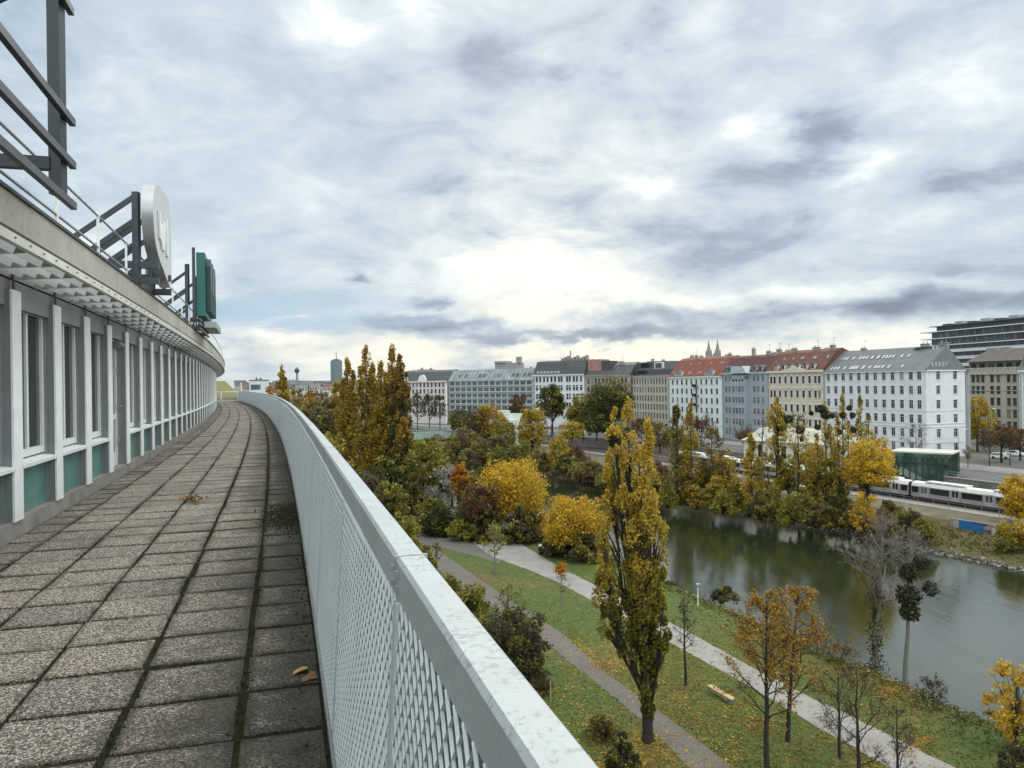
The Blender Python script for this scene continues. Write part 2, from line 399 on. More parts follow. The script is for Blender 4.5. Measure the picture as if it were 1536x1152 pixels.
# edge of the street: parallel to the tracks
TR0, TRD = Vector((82.5, 132, 0)), Vector((-.397, .918, 0)).normalized()
TRN = Vector((.918, .397, 0))
EDGE = [(128, 40), (98, 118), (91.5, 137), (84, 156), (77, 176), (66, 200), (52, 234), (36, 262), (10, 297), (-40, 345), (-150, 460)]
edge = resample(EDGE, 80)
road = pathmat('road_asphalt', (.10, .098, .095), (.13, .11, .08))
city_ground = pm('city_ground', (.12, .115, .105), .3, .02, .95, world=True)
rows = [np.c_[edge, np.full(80, -27.0)], np.c_[edge, np.full(80, STREET)]]
EN = normals(edge, 1)
if EN[40][0] < 0: EN = -EN
rows += [np.c_[edge+EN*d, np.full(80, STREET)] for d in (3, 14, 26)]
strips('road', rows, [road])
far_out = np.c_[edge[:, 0]*1.0+3500, edge[:, 1]*1+2500]
mb = MB()
ring = [tuple(p) for p in (edge+EN*25)]
poly = [(x, y, STREET-.02) for x, y in ring]+[(-1500, 1500, STREET-.02), (-5000, 8500, STREET-.02), (6000, 8500, STREET-.02), (6000, -300, STREET-.02), (200, -300, STREET-.02)]
mb.face(poly); tag(recalc(mb.build('city_ground', city_ground)), kind='structure')
# plain on the near side beyond the park
mb = MB(); q = [tuple(p) for p in (NWp+NN*60)[:70]]
mb.face([(x, y, -19.5) for x, y in q]+[(-60, -200, -19.5), (-3000, -200, -19.5), (-5000, 8500, -19.5), (-1500, 1500, -19.5)])
tag(recalc(mb.build('land', city_ground)), kind='structure')
# pavement along the facades with a real kerb
A = smooth(edge+EN*16, 2); B = edge+EN*25.5
strips('pavement', [np.c_[A, np.full(80, STREET)], np.c_[A, np.full(80, STREET+.13)], np.c_[B, np.full(80, STREET+.13)]], pm('pavement_stone', (.22, .21, .2), .2, .8, .9, world=True))
# ---------------------------------------------------------------- the terrace we stand on
def rx(y): return -.69-.297*(y-2.91)-.0008*(y-2.91)**2
_ys = np.linspace(-14, 96, 4401); _xs = np.array([rx(y) for y in _ys])
_ss = np.r_[0, np.cumsum(np.hypot(np.diff(_xs), np.diff(_ys)))]; _ss -= np.interp(0, _ys, _ss)
def s_of(y): return float(np.interp(y, _ys, _ss))
def S(s, o, z=0.0):
    """s metres along the railing line, o metres towards the building, height z"""
    y = float(np.interp(s, _ss, _ys)); k = -.297-.0016*(y-2.91); n = math.hypot(k, 1); tx, ty = k/n, 1/n
    return Vector((rx(y)-ty*o, y+tx*o, z))
def ang(s):
    y = float(np.interp(s, _ss, _ys)); return math.atan2(1, -.297-.0016*(y-2.91))   # direction of travel
def s_px(px, o, py=450):
    """distance along the line where offset o is seen at a photo column"""
    lo, hi = 3.0, 60.0
    for _ in range(60):
        m = (lo+hi)/2; p = S(m, o); u = W(px, py, 1).x
        if p.x/p.y < u: lo = m
        else: hi = m
    return lo
def z_px(s, o, py):
    p = S(s, o); 
    u = p.x/p.y; px = 768+F*u
    return W(px, py, p.y).z
S0, S1 = -9.0, s_of(84)
def sweep(mb, prof, s0, s1, step=1.5, m=0, closed=True):
    """profile [(o,z)] swept along the curve"""
    n = max(2, int((s1-s0)/step)+1); ss = np.linspace(s0, s1, n); k = len(prof); b = len(mb.v)
    for s in ss:
        for o, z in prof: mb.v.append(tuple(S(s, o, z)))
    for i in range(n-1):
        for j in range(k if closed else k-1):
            a = b+i*k+j; c = b+i*k+(j+1) % k
            mb.f.append((a, c, c+k, a+k)); mb.m.append(m)
    if closed:
        mb.f.append(tuple(b+j for j in range(k))); mb.m.append(m); mb.f.append(tuple(b+(n-1)*k+j for j in range(k))[::-1]); mb.m.append(m)
def rect(o0, o1, z0, z1): return [(o0, z0), (o1, z0), (o1, z1), (o0, z1)]

# --- paving
def slabmat():
    m, t, b = new_mat('exposed_aggregate'); p = coords(t, True)
    v = t.new('ShaderNodeTexVoronoi'); t.put(v.inputs['Vector'], p); v.inputs['Scale'].default_value = 130
    hs = t.new('ShaderNodeSeparateColor'); t.put(hs.inputs[0], v.outputs['Color'])
    st = t.ramp(hs.outputs[0], [(.0, (.030, .028, .025)), (.35, (.105, .097, .086)), (.7, (.255, .238, .212)), (1, (.60, .575, .53))])
    st = t.mix(t.math('MULTIPLY', t.step(hs.outputs[1], .8, .95), .5), st, (.30, .19, .14))
    isl = t.new('ShaderNodeNewGeometry').outputs['Random Per Island']
    st = t.mix(1, st, t.ramp(isl, [(0, (.80, .79, .77)), (.5, (.98, .96, .93)), (1, (1.12, 1.06, .98))]), 'MULTIPLY')
    # algae and dirt: more of it in the gutter at the railing
    at = t.new('ShaderNodeAttribute', attribute_name='gutter'); n = t.noise(p, 1.1, 6, .68); n2 = t.noise(p, 5, 5, .7)
    rm = t.math('POWER', t.new('ShaderNodeAttribute', attribute_name='rim').outputs['Fac'], 2.5)
    d = t.math('ADD', t.math('ADD', t.math('MULTIPLY', rm, .13), t.math('MULTIPLY', at.outputs['Fac'], .33)), t.math('ADD', t.math('MULTIPLY', n, .6), t.math('MULTIPLY', n2, .4)))
    st = t.mix(t.math('MULTIPLY', t.step(d, .46, .80), .88), st, t.mix(t.step(n2, .4, .6), (.022, .021, .018), (.05, .046, .038)))
    t.put(b.inputs['Base Color'], st); b.inputs['Roughness'].default_value = .9; b.inputs['Specular IOR Level'].default_value = .2
    t.put(b.inputs['Normal'], t.bump(v.outputs['Distance'], .5, .004)); return m
COLS = [.015, .37, .87, 1.37, 1.87, 2.37, 2.70]
mb = MB(); gut = []; rim = []
row0 = s_of(3.27); k0 = int((row0-S0)/.5); s_start = row0-k0*.5
ROWS = []
s = s_start
while s < S1+1: ROWS.append(s); s += .5
def jit(a): return rnd.uniform(-a, a)
for i in range(len(ROWS)-1):
    for c in range(6):
        g0 = .017+jit(.006); g1 = .017+jit(.006)
        w0 = .016+jit(.005) if c in (1, 2) else .012+jit(.005); w1 = .016+jit(.005) if c in (0, 1) else .012+jit(.005)
        a, b_ = ROWS[i]+g0, ROWS[i+1]-g1; o0, o1 = COLS[c]+w0+jit(.006), COLS[c+1]-w1+jit(.006)
        sk = jit(.006); zz = [jit(.004) for _ in range(4)]; zb = jit(.003)
        top = [S(a+sk, o0, zz[0]+zb), S(b_+sk, o0, zz[1]+zb), S(b_-sk, o1, zz[2]+zb), S(a-sk, o1, zz[3]+zb)]
        e = .012
        inn = [S(a+sk+e, o0+e, zz[0]+zb+.004), S(b_+sk-e, o0+e, zz[1]+zb+.004), S(b_-sk-e, o1-e, zz[2]+zb+.004), S(a-sk+e, o1-e, zz[3]+zb+.004)]
        bot = [p-Vector((0, 0, .03)) for p in top]
        cen = (inn[0]+inn[1]+inn[2]+inn[3])/4; core = [p+(cen-p)*.36 for p in inn]
        i0 = mb.vert(*inn); i1 = mb.vert(*top); i2 = mb.vert(*bot); i3 = mb.vert(*core); rim += [1]*12+[0]*4
        mb.f.append((i3+3, i3+2, i3+1, i3)); mb.m.append(0)
        for q in range(4): r = (q+1) % 4; mb.f.append((i0+q, i3+q, i3+r, i0+r)); mb.m.append(0)
        for q in range(4):
            r = (q+1) % 4
            mb.f += [(i1+q, i0+q, i0+r, i1+r), (i2+q, i1+q, i1+r, i2+r)]; mb.m += [0, 0]
        w = [1, 1, .55, .55] if c == 0 else ([.5, .5, .12, .12] if c == 1 else [.1, .1, 0, 0] if c == 2 else [.3]*4 if c == 5 else [0]*4)
        gut += w*4
floor = recalc(mb.build('terrace_floor', slabmat())); tag(floor, kind='structure')
at = floor.data.attributes.new('gutter', 'FLOAT', 'POINT'); at.data.foreach_set('value', gut)
at = floor.data.attributes.new('rim', 'FLOAT', 'POINT'); at.data.foreach_set('value', rim)
mossmat = pm('moss', (.028, .030, .014), .6, 14, .95, bump=.8, world=True, spec=.1)
mb = MB(); sweep(mb, rect(-.1, 2.72, -.35, -.012), S0, S1, 1.5)
tag(recalc(mb.build('joint_bed', pm('joint_earth', (.022, .021, .015), .5, 9, .95, world=True, spec=.1))), kind='structure')
# moss cushions along the joints
V, Q = [], []
def tuft(x, y, z, r):
    a = nr.uniform(0, 6.28); b = len(V)
    for k in range(4): V.append((x+math.cos(a+k*1.57)*r*nr.uniform(.6, 1.2), y+math.sin(a+k*1.57)*r*nr.uniform(.6, 1.2), z-.014))
    V.append((x+nr.normal(0, r*.2), y+nr.normal(0, r*.2), z+r*nr.uniform(.25, .6)))
    for k in range(4): Q.append((b+k, b+(k+1) % 4, b+4))
for c, dens, r in ((1, 420, .019), (2, 330, .016), (3, 120, .011), (0, 60, .012), (4, 70, .011)):
    s = 2.6
    while s < 26:
        if nr.random() < .5+.5*math.sin(s*3.1+c*2)*math.sin(s*1.3+c):
            o = COLS[c]+nr.normal(0, .013+.006*math.sin(s*2.3)); p = S(s, o); tuft(p.x, p.y, 0, r*nr.uniform(.5, 1.3))
        s += nr.exponential(1/dens)*(1+s/14)
for s in [r for r in ROWS if 2.6 < r < 22]:
    for _ in range(int(300/(1+s/9))):
        o = 2.65*nr.random()**1.7; p = S(s+nr.normal(0, .006), o+.02); tuft(p.x, p.y, -.003, .0105*nr.uniform(.5, 1.6)*(1.4 if o < .9 else 1))
for _ in range(1500):     # the thick dark patch by the railing and smaller cushions
    s = s_of(8.6)+nr.normal(0, .45); o = abs(nr.normal(.1, .14)); p = S(s, o+.02); tuft(p.x, p.y, .008, .018*nr.uniform(.5, 1.7))
for _ in range(420):
    s = nr.uniform(2.6, 16); o = abs(nr.normal(0, .05))+.02; p = S(s, o); tuft(p.x, p.y, .005, .014*nr.uniform(.5, 1.8))
me = np_mesh('moss', np.array(V), np.array(Q), mossmat); tag(link('moss', me), kind='stuff', label='dark green moss in the joints of the terrace paving', cat='moss')

# --- fallen leaves on the terrace
def dry_leaf(name, label, s, o, size, mat, group=None, curl=.3):
    mb = MB(); n = 10; pts = []
    for k in range(n):
        a = 2*math.pi*k/n; r = size*(.55+.45*abs(math.cos(a*1.5)))*rnd.uniform(.8, 1.1)
        pts.append((r*math.cos(a), r*.75*math.sin(a), .006+curl*size*abs(math.sin(a))*rnd.uniform(.5, 1.2)))
    for k in range(n): mb.face([(0, 0, .008), pts[k], pts[(k+1) % n]])
    o_ = mb.build(name, mat); o_.location = S(s, o, .006); o_.rotation_euler = (jit(.2), jit(.2), jit(3)); return tag(o_, label, 'leaf', group)
tan_leaf = pm('dry_tan_leaf', (.40, .26, .11), .3, 30, .8); brown_leaf = pm('dry_brown_leaf', (.17, .095, .045), .35, 30, .8)
sA = s_of(3.9)
dry_leaf('fallen_leaf', 'pale tan curled leaf lying against the foot of the railing', sA, .10, .055, tan_leaf)
dry_leaf('fallen_leaf', 'darker brown curled leaf beside the tan one at the foot of the railing', sA-.10, .06, .05, brown_leaf)
for k in range(26):
    p = G(290+rnd.gauss(0, 9), 753+rnd.gauss(0, 2), 0)
    l = dry_leaf('fallen_leaf', 'brown leaf in the dry heap lying in the middle of the terrace', 0, 0, rnd.uniform(.03, .055), brown_leaf if k % 3 else tan_leaf, 'heap of brown leaves on the paving', .6)
    l.location = (p.x, p.y, .01+rnd.random()*.05)
for k in range(16):
    s, o = rnd.uniform(3, 12), rnd.uniform(.6, 2.6)
    dry_leaf('fallen_leaf', 'small single pale leaf scrap lying loose on the terrace slabs', s, o, rnd.uniform(.012, .025), tan_leaf if k % 2 else brown_leaf, 'leaf scraps on the paving')

# --- railing
rail = thing('railing', 'long curved pale grey metal railing with mesh panels along the terrace edge', 'railing', S(s_of(1.6), 0, 0))
RO = rail.location
def zinc(name, c, spots):
    m, t, b = new_mat(name); p = coords(t, True)
    n = t.noise(p, 3, 5, .6); sp = t.noise(p, 75, 3, .7); big = t.noise(p, 7, 4, .7)
    col = t.ramp(n, [(.3, tuple(x*.9 for x in c)), (.7, tuple(x*1.06 for x in c))])
    k = t.step(t.math('ADD', t.math('MULTIPLY', sp, .66), t.math('MULTIPLY', big, .34)), .525, .60)
    col = t.mix(t.math('MULTIPLY', k, spots), col, (.22, .24, .25))
    t.put(b.inputs['Base Color'], col); b.inputs['Roughness'].default_value = .5
    t.put(b.inputs['Normal'], t.bump(sp, .06, .004)); return m
cap_m = zinc('weathered_white_paint', (.36, .395, .405), .8)
face_m = zinc('rail_side_paint', (.42, .46, .49), .25)
mesh_m = zinc('mesh_paint', (.60, .66, .69), .2)
sheet_m = pm('backing_sheet_paint', (.46, .50, .52), .22, 3, .6, world=True)
mb = MB(); prof = [(-.120, 1.005), (-.055, 1.005), (-.055, 1.082), (-.062, 1.09), (-.113, 1.09), (-.120, 1.082)]
sweep(mb, prof, S0+6.5, S1, .75)
# top faces keep the cap paint, the rest is the duller side paint
o = mb.build('handrail', [cap_m, face_m], rail, RO); recalc(o)
for f in o.data.polygons: f.material_index = 0 if f.normal.z > .3 else 1
PL = 1.51
def panel_mesh(name, nx, nz):
    """expanded metal: slanted flat strands round diamond holes, 1.49 m long, sheared so the foot stands 6 cm inwards"""
    mb = MB(); L, H = PL-.03, .955; dx, dz = L/nx, H/nz
    def P(x, z, d): return (x, d, z)
    wdt = dx*.42
    for i in range(nx):
        for j in range(nz):
            for k in (0, 1):
                x0, z0 = i*dx, j*dz
                for (ax, az, bx, bz) in (((x0, z0+dz/2, x0+dx/2, z0+dz)), (x0+dx/2, z0+dz, x0+dx, z0+dz/2)) if k else ((x0, z0+dz/2, x0+dx/2, z0), (x0+dx/2, z0, x0+dx, z0+dz/2)):
                    t = .010
                    n = Vector((bz-az, 0, -(bx-ax))).normalized()*wdt/2
                    if n.x < 0: n = -n
                    a = Vector((ax, 0, az)); b = Vector((bx, 0, bz))
                    # strand leans: one long edge stands proud
                    q = [a-n+Vector((0, t, 0)), b-n+Vector((0, t, 0)), b+n+Vector((0, -.004, 0)), a+n+Vector((0, -.004, 0))]
                    mb.face(q); r = [v-Vector((0, .006, 0)) for v in q]; 
                    mb.face([q[0], r[0], r[1], q[1]]); mb.face([q[3], q[2], r[2], r[3]])
    for v in (0, 1):   # edge bars
        x = v*L; mb.box(x-.008, x+.008, -.006, .012, 0, H)
    mb.v = [(x, y+.055*(1-z/H), z) for x, y, z in mb.v]
    return mb
near = panel_mesh('mesh_panel', 26, 15).build('mesh_panel', mesh_m, rail, None)
fard = panel_mesh('mesh_panel', 11, 7).build('mesh_panel', mesh_m, rail, None)
shm = MB(); shm.hexa([(0, -.015, 0), (PL-.03, -.015, 0), (PL-.03, -.025, 0), (0, -.025, 0), (0, -.07, .955), (PL-.03, -.07, .955), (PL-.03, -.08, .955), (0, -.08, .955)])
sheet = recalc(shm.build('backing_sheet', sheet_m, rail))
pst = MB(); pst.box(-.02, .02, -.035, 0, .0, 1.0)
post = pst.build('post', dark_steel, rail)
s = s_of(1.6)-2*PL; first = [True, True, True]; k = 0
while s < S1-PL*.5:
    p = S(s, -.062, .045)-RO; q = S(s+PL, -.062, .045)-RO; a = math.atan2(q.y-p.y, q.x-p.x)
    for idx, (src, name) in enumerate(((near if k < 9 else fard, 'mesh_panel'), (sheet, 'backing_sheet'), (post, 'post'))):
        c = src.copy(); COL.objects.link(c); c.parent = rail
        c.location = S(s, -.062+(.010 if idx == 1 else 0), .045)-RO if idx < 2 else S(s-.012, -.085, 0.0)-RO; c.rotation_euler = (0, 0, a)
    s += PL; k += 1
for o in (near, fard, sheet, post): bpy.data.objects.remove(o)
mb = MB()
for j in range(0, 28):
    s = s_of(1.6)+(j*2-2)*PL
    for prof in (rect(-.1215, -.0535, 1.0035, 1.0915),): sweep(mb, prof, s-.004, s+.004, .008)
    for o_, z_ in ((-.0545, 1.03), (-.0545, 1.06)):
        for ds in (-.03, .03): p = S(s+ds, o_, z_); mb.box(p.x-.006, p.x+.006, p.y-.006, p.y+.006, p.z-.006, p.z+.006)
recalc(mb.build('rail_joint', grey_metal, rail, RO))
# dirt line / kerb under the railing
mb = MB(); sweep(mb, rect(-.12, .012, -.4, .03), S0+6, S1, 1.5); recalc(mb.build('base_rail', pm('base_rail_paint', (.25, .265, .27), .3, 5, .7, world=True), rail, RO))

# --- the building: curb, wall, posts, windows, sunshade, fascia, roof
BW = 2.72
bld = thing('terrace_building', 'long curved grey top storey with white posts and tall windows beside the terrace', 'building', S(s_of(7), BW, 0))
BO = bld.location
conc = pm('kerb_concrete', (.22, .205, .19), .3, 2.5, .85, world=True, fine=6)
mb = MB(); sweep(mb, rect(BW-.02, BW+.5, -.3, .165), S0, S1, 1.5); recalc(mb.build('kerb', conc, bld, BO))
facade_grey = pm('facade_grey_panel', (.215, .23, .24), .12, 1.5, .55, world=True, streak=.4)
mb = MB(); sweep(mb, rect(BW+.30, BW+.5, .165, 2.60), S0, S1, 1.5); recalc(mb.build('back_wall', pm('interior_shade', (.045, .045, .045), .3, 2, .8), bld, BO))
mb = MB(); sweep(mb, rect(BW+.02, BW+.34, 2.29, 2.555), S0, S1, 1.5); recalc(mb.build('header', facade_grey, bld, BO))
fascia_m = pm('fascia_beige', (.42, .385, .34), .14, 1.4, .75, world=True, fine=9, streak=.35)
FO = 2.13
mb = MB(); sweep(mb, rect(FO, FO+.14, 2.69, 2.955), S0, S1, .75); recalc(mb.build('fascia', fascia_m, bld, BO))
mb = MB(); sweep(mb, rect(FO-.02, FO+.17, 2.957, 2.985), S0, S1, .75); recalc(mb.build('coping', black_metal, bld, BO))
mb = MB(); sweep(mb, rect(BW+.02, 16, 2.58, 2.95), S0, S1, 1.5); recalc(mb.build('roof', pm('roof_felt', (.10, .10, .10), .2, 1, .9), bld, BO))
mb = MB(); sweep(mb, rect(FO+.0, FO+.05, 2.59, 2.665), S0, S1, .75)
for s in np.arange(3, 40, .38):   # rivet heads on the edge strip
    p = S(s, FO-.004, 2.63); mb.box(p.x-.006, p.x+.006, p.y-.006, p.y+.006, p.z-.006, p.z+.006, 1)
recalc(mb.build('sunshade_edge', [pm('cream_metal', (.62, .60, .54), .12, 3, .5, world=True), black_metal], bld, BO))
mb = MB(); sweep(mb, rect(16, 16.3, -22.7, 2.7), S0, S1, 3); sweep(mb, rect(-.1, 16.2, -22.7, -.4), S0, S1, 3)
recalc(mb.build('lower_storeys', pm('render_grey', (.36, .36, .35), .12, .5, .85, world=True), bld, BO))
BP = 1.515; SP0 = s_of(7.6+.3*BW-.02)
K0, K1 = -6, int((S1-SP0)/BP)
# prototypes in bay coordinates: x along the terrace, y towards the railing, z up; origin at the post
teal = pm('teal_panel', (.10, .22, .20), .2, 2.5, .6, world=True, fine=5, streak=.5)
sill_m = pm('sill_white', (.66, .68, .68), .1, 6, .5)
frame_m = pm('window_frame_white', (.70, .72, .72), .08, 4, .4)
def proto(name, fn, mats, parent=None):
    mb = MB(); fn(mb); mb.v = [(x, -y, z) for x, y, z in mb.v]; return recalc(mb.build(name, mats, parent))
def f_post(mb): mb.box(-.14, .14, .0, .02, 0, 2.28); mb.box(-.137, -.12, -.075, 0, 0, 2.28, 1); mb.box(.12, .137, -.075, 0, 0, 2.28, 1)
def f_jamb(mb): mb.box(-.16, .16, -.13, -.075, 0, 2.28)
x0, x1 = .16, BP-.16
def f_frame(mb):
    for a in ((x0, x0+.06, .58, 2.2), (x1-.06, x1, .58, 2.2), (x0+.06, x1-.06, .58, .66), (x0+.06, x1-.06, 2.12, 2.2)): mb.box(a[0], a[1], -.155, -.10, a[2], a[3])
    mb.box(.74, .80, -.15, -.105, .66, 2.12)
    mb.box(x0, x1, -.17, -.12, 2.2, 2.29)
def f_pane(mb): mb.box(x0+.05, x1-.05, -.14, -.13, .65, 2.13)
def f_cur(mb):
    n = 14
    for k in range(n): mb.box(.62+k*.035, .65+k*.035, -.27-.012*(k % 2), -.255-.012*(k % 2), .60, 2.2)
def f_sill(mb): mb.hexa([(.125, -.16, .525), (BP-.125, -.16, .525), (BP-.125, .03, .50), (.125, .03, .50), (.125, -.16, .565), (BP-.125, -.16, .565), (BP-.125, .03, .535), (.125, .03, .535)])
def f_teal(mb): mb.box(.13, BP-.13, -.13, -.09, .0, .50)
def f_joint(mb): mb.box(-.03, .03, -.01, .0, 2.29, 2.55)
def f_door(mb):
    for a in ((x0, x0+.09, .0, 2.2), (x1-.09, x1, .0, 2.2), (x0+.09, x1-.09, .0, .22), (x0+.09, x1-.09, 2.1, 2.2), (x0+.09, x1-.09, .78, .86)): mb.box(a[0], a[1], -.19, -.13, a[2], a[3])
def f_dpane(mb): mb.box(x0+.08, x1-.08, -.175, -.165, .2, 2.11)
def f_hand(mb):
    for z in (.42, 1.0, 1.62): mb.box(x1-.07, x1-.02, -.13, -.10, z-.05, z+.05)
    mb.tube([(x1-.045, -.10, 1.0), (x1-.045, -.05, 1.0), (x1-.17, -.05, 1.0)], .011, 6)
def f_lamp(mb): mb.box(x1-.12, x1-.02, -.14, -.06, 1.98, 2.12); mb.tube([(x1-.07, -.06, 2.05), (x1-.07, .0, 2.02)], [.05, .035], 8)
pane_m = glassmat('terrace_glass', (.03, .036, .034), .035, .6, .5)
_t = NT(pane_m.node_tree); _b = pane_m.node_tree.nodes['Principled BSDF']; _p = coords(_t)
_sx = _t.new('ShaderNodeSeparateXYZ'); _t.put(_sx.inputs[0], _p); _r = _t.new('ShaderNodeObjectInfo').outputs['Random']
_w = _t.math('SINE', _t.math('ADD', _t.math('MULTIPLY', _sx.outputs[0], 46.0), _t.math('MULTIPLY', _t.noise(_p, 3, 2), 5.0)))
_cur = _t.mix(_t.step(_w, -1, 1), (.03, .031, .03), (.10, .10, .096))
_k = _t.math('GREATER_THAN', _sx.outputs[0], _t.math('ADD', .75, _t.math('MULTIPLY', _r, 1.3)))   # curtain drawn across part of the pane
_t.put(_b.inputs['Base Color'], _t.mix(_k, _t.mix(_r, (.012, .016, .015), (.045, .05, .042)), _cur))
cur_m = pm('curtain_grey', (.30, .31, .31), .1, 2, .9)
Pp = proto('post', f_post, [white_metal, pm('post_side_grey', (.20, .215, .225), .12, 2, .5, streak=.4)]); Pj = proto('jamb_panel', f_jamb, facade_grey)  # own grey of the side panels plus painted shade beside the bright front
Pf = proto('window', f_frame, frame_m); proto('pane', f_pane, pane_m, Pf); proto('sill', f_sill, sill_m, Pf)
Pt = proto('spandrel_panel', f_teal, teal); Po = proto('header_joint', f_joint, black_metal)
Pd = proto('door', f_door, frame_m); proto('pane', f_dpane, pane_m, Pd); proto('handle', f_hand, grey_metal, Pd); proto('lamp', f_lamp, grey_metal, Pd)
for k in range(K0, K1):
    s = SP0+k*BP; p = S(s, BW-.02, .165); q = S(s+BP, BW-.02, .165)
    # bay frame: x along the terrace, y towards the railing
    rz = math.atan2(q.y-p.y, q.x-p.x)
    M = Matrix.Translation(p-BO) @ Matrix.Rotation(rz, 4, 'Z')
    def put(src):
        c = dup(src, bld); c.matrix_local = M
    for src in (Pp, Pj, Po): put(src)
    if k == 3: put(Pd)
    else: put(Pf); put(Pt)
def kill(o):
    for c in list(o.children): kill(c)
    bpy.data.objects.remove(o)
for o in (Pp, Pj, Pf, Pt, Po, Pd): kill(o)
# louvred sunshade: crossbars at every post, four tilted slats between fascia and wall
mb = MB()
for k in range(K0*2, K1*2):
    s = SP0+k*BP/2
    if k % 2 == 0 or True:
        a, b = S(s, FO+.05, 2.61), S(s, BW+.0, 2.575); mb.beam(a, b, .012 if k % 2 else .022, .05, 1)
slat, _t, _b = new_mat('louvre_opal'); _b.inputs['Base Color'].default_value = (.86, .87, .86, 1)
_tr = _t.new('ShaderNodeBsdfTranslucent'); _tr.inputs[0].default_value = (.92, .93, .92, 1); _mx = _t.new('ShaderNodeMixShader'); _mx.inputs[0].default_value = .72
_t.l.new(_b.outputs[0], _mx.inputs[1]); _t.l.new(_tr.outputs[0], _mx.inputs[2]); _t.l.new(_mx.outputs[0], slat.node_tree.nodes['Material Output'].inputs[0])
for j, oo in enumerate((FO+.10, FO+.22, FO+.34, FO+.46, FO+.56)):
    sweep(mb, [(oo, 2.675), (oo+.006, 2.678), (oo+.046, 2.573), (oo+.040, 2.57)], S0, S1, .75, 0)
recalc(mb.build('sunshade', [slat, grey_metal], bld, BO))

# --- roof guard rail
gr = thing('roof_guard_rail', 'thin roof-edge guard rail of white posts and two grey bars above the fascia', 'guard rail', S(s_of(8.9), FO+.12, 2.98))
GO = gr.location
for z in (3.54, 3.16):
    mb = MB(); n = 90; mb.tube([S(s, FO+.12, z) for s in np.linspace(S0, S1-4, n)], .014, 6); mb.build('bar', grey_metal, gr, GO)
sg = s_px(147, FO+.12, 340); k = -7
gp = MB(); gp.box(-.025, .025, -.012, .012, 0, .60); gpo = gp.build('post', white_metal, gr)
for k in range(-7, 40):
    s = sg+k*1.83
    if s > S1-5 or s < S0: continue
    c = dup(gpo, gr, S(s, FO+.12, 2.985)-GO, (0, 0, ang(s)))
kill(gpo)

# --- sign frames on the roof edge
def frame_bits(t, O, s_list, o, z0, z1, bars, bar_ext, brace=True):
    for s in s_list:
        mb = MB(); p = S(s, o, 0); mb.box(p.x-.05, p.x+.05, p.y-.045, p.y+.045, z0, z1); mb.build('post', dark_steel, t, O)
        mb = MB(); mb.beam(S(s, o+.05, z0+.25), S(s, o+2.6, z0+.25), .09, .10); mb.build('support_beam', dark_steel, t, O)
        mb = MB(); mb.beam(S(s, o+2.6, z0+.22), S(s, o+2.6, 2.95), .09, .09); mb.build('support_leg', dark_steel, t, O)
        if brace: mb = MB(); mb.beam(S(s, o+.05, z1*.5+z0*.5+.55), S(s, o+2.9, 3.0), .08, .12); mb.build('brace', dark_steel, t, O)
    for z in bars:
        mb = MB(); mb.beam(S(s_list[0]-.2, o-.075, z), S(s_list[-1]+bar_ext, o-.075, z), .045, .06); mb.build('bar', dark_steel, t, O)
o1 = 1.90
sF = s_px(86, o1, 200)
t = thing('sign_frame', 'bare dark steel sign frame with long horizontal bars on the near roof edge', 'sign frame', S(sF, o1, 2.98))
frame_bits(t, t.location, [sF-3.6, sF-1.8, sF], o1, 3.04, 5.6, (2.99, 3.33, 3.69, 4.62, 5.2), .17)

# rounded white sign, outline fitted in its own plane (metres along the terrace, height)
OUT = [(11.95, 4.57), (11.55, 4.54), (11.25, 4.40), (11.12, 4.12), (11.16, 3.85), (11.30, 3.60), (11.62, 3.45), (12.10, 3.33), (12.55, 3.22), (12.97, 3.13), (13.10, 3.22), (13.12, 3.9), (13.0, 4.62), (12.5, 4.62)]
so = lambda y: s_of(y+.3*o1)
t = thing('roof_sign', 'rounded pale grey sign board on steel struts at the roof edge', 'sign', S(so(12.1), o1, 2.98)); O = t.location
def plate(name, out, oa, ob, mats, t, O):
    mb = MB(); n = len(out); a = mb.vert(*[S(so(y), oa, z) for y, z in out]); b = mb.vert(*[S(so(y), ob, z) for y, z in out])
    mb.f.append(tuple(range(a, a+n))); mb.m.append(0); mb.f.append(tuple(range(b, b+n))[::-1]); mb.m.append(1)
    for k in range(n): l = (k+1) % n; mb.f.append((a+k, b+k, b+l, a+l)); mb.m.append(1)
    return recalc(mb.build(name, mats, t, O))
def refine(out, k=3):
    for _ in range(k):
        out = [q for i in range(len(out)) for q in ((out[i][0]*.75+out[(i+1) % len(out)][0]*.25, out[i][1]*.75+out[(i+1) % len(out)][1]*.25), (out[i][0]*.25+out[(i+1) % len(out)][0]*.75, out[i][1]*.25+out[(i+1) % len(out)][1]*.75))]
    return out
rim_m = pm('sign_rim_metal', (.42, .44, .46), .15, 2, .35, .5, world=True)
plate('board', refine(OUT), o1-.0, o1+.16, [pm('sign_face', (.55, .56, .60), .06, 2, .5, world=True), rim_m], t, O)
for k, pts in enumerate(([(11.55, 4.15), (11.68, 4.15), (11.75, 3.72), (11.62, 3.74)], [(11.78, 3.72), (11.90, 4.02), (12.02, 4.02), (11.86, 3.60)], [(12.0, 3.62), (12.12, 3.62), (12.25, 4.1), (12.12, 4.1)], [(12.35, 4.2), (12.5, 4.2), (12.55, 3.6), (12.4, 3.6)])):
    plate('letter_stroke', pts, o1-.03, o1-.004, [pm('sign_letter_white', (.78, .80, .82), .04, 3, .5)]*2, t, O)
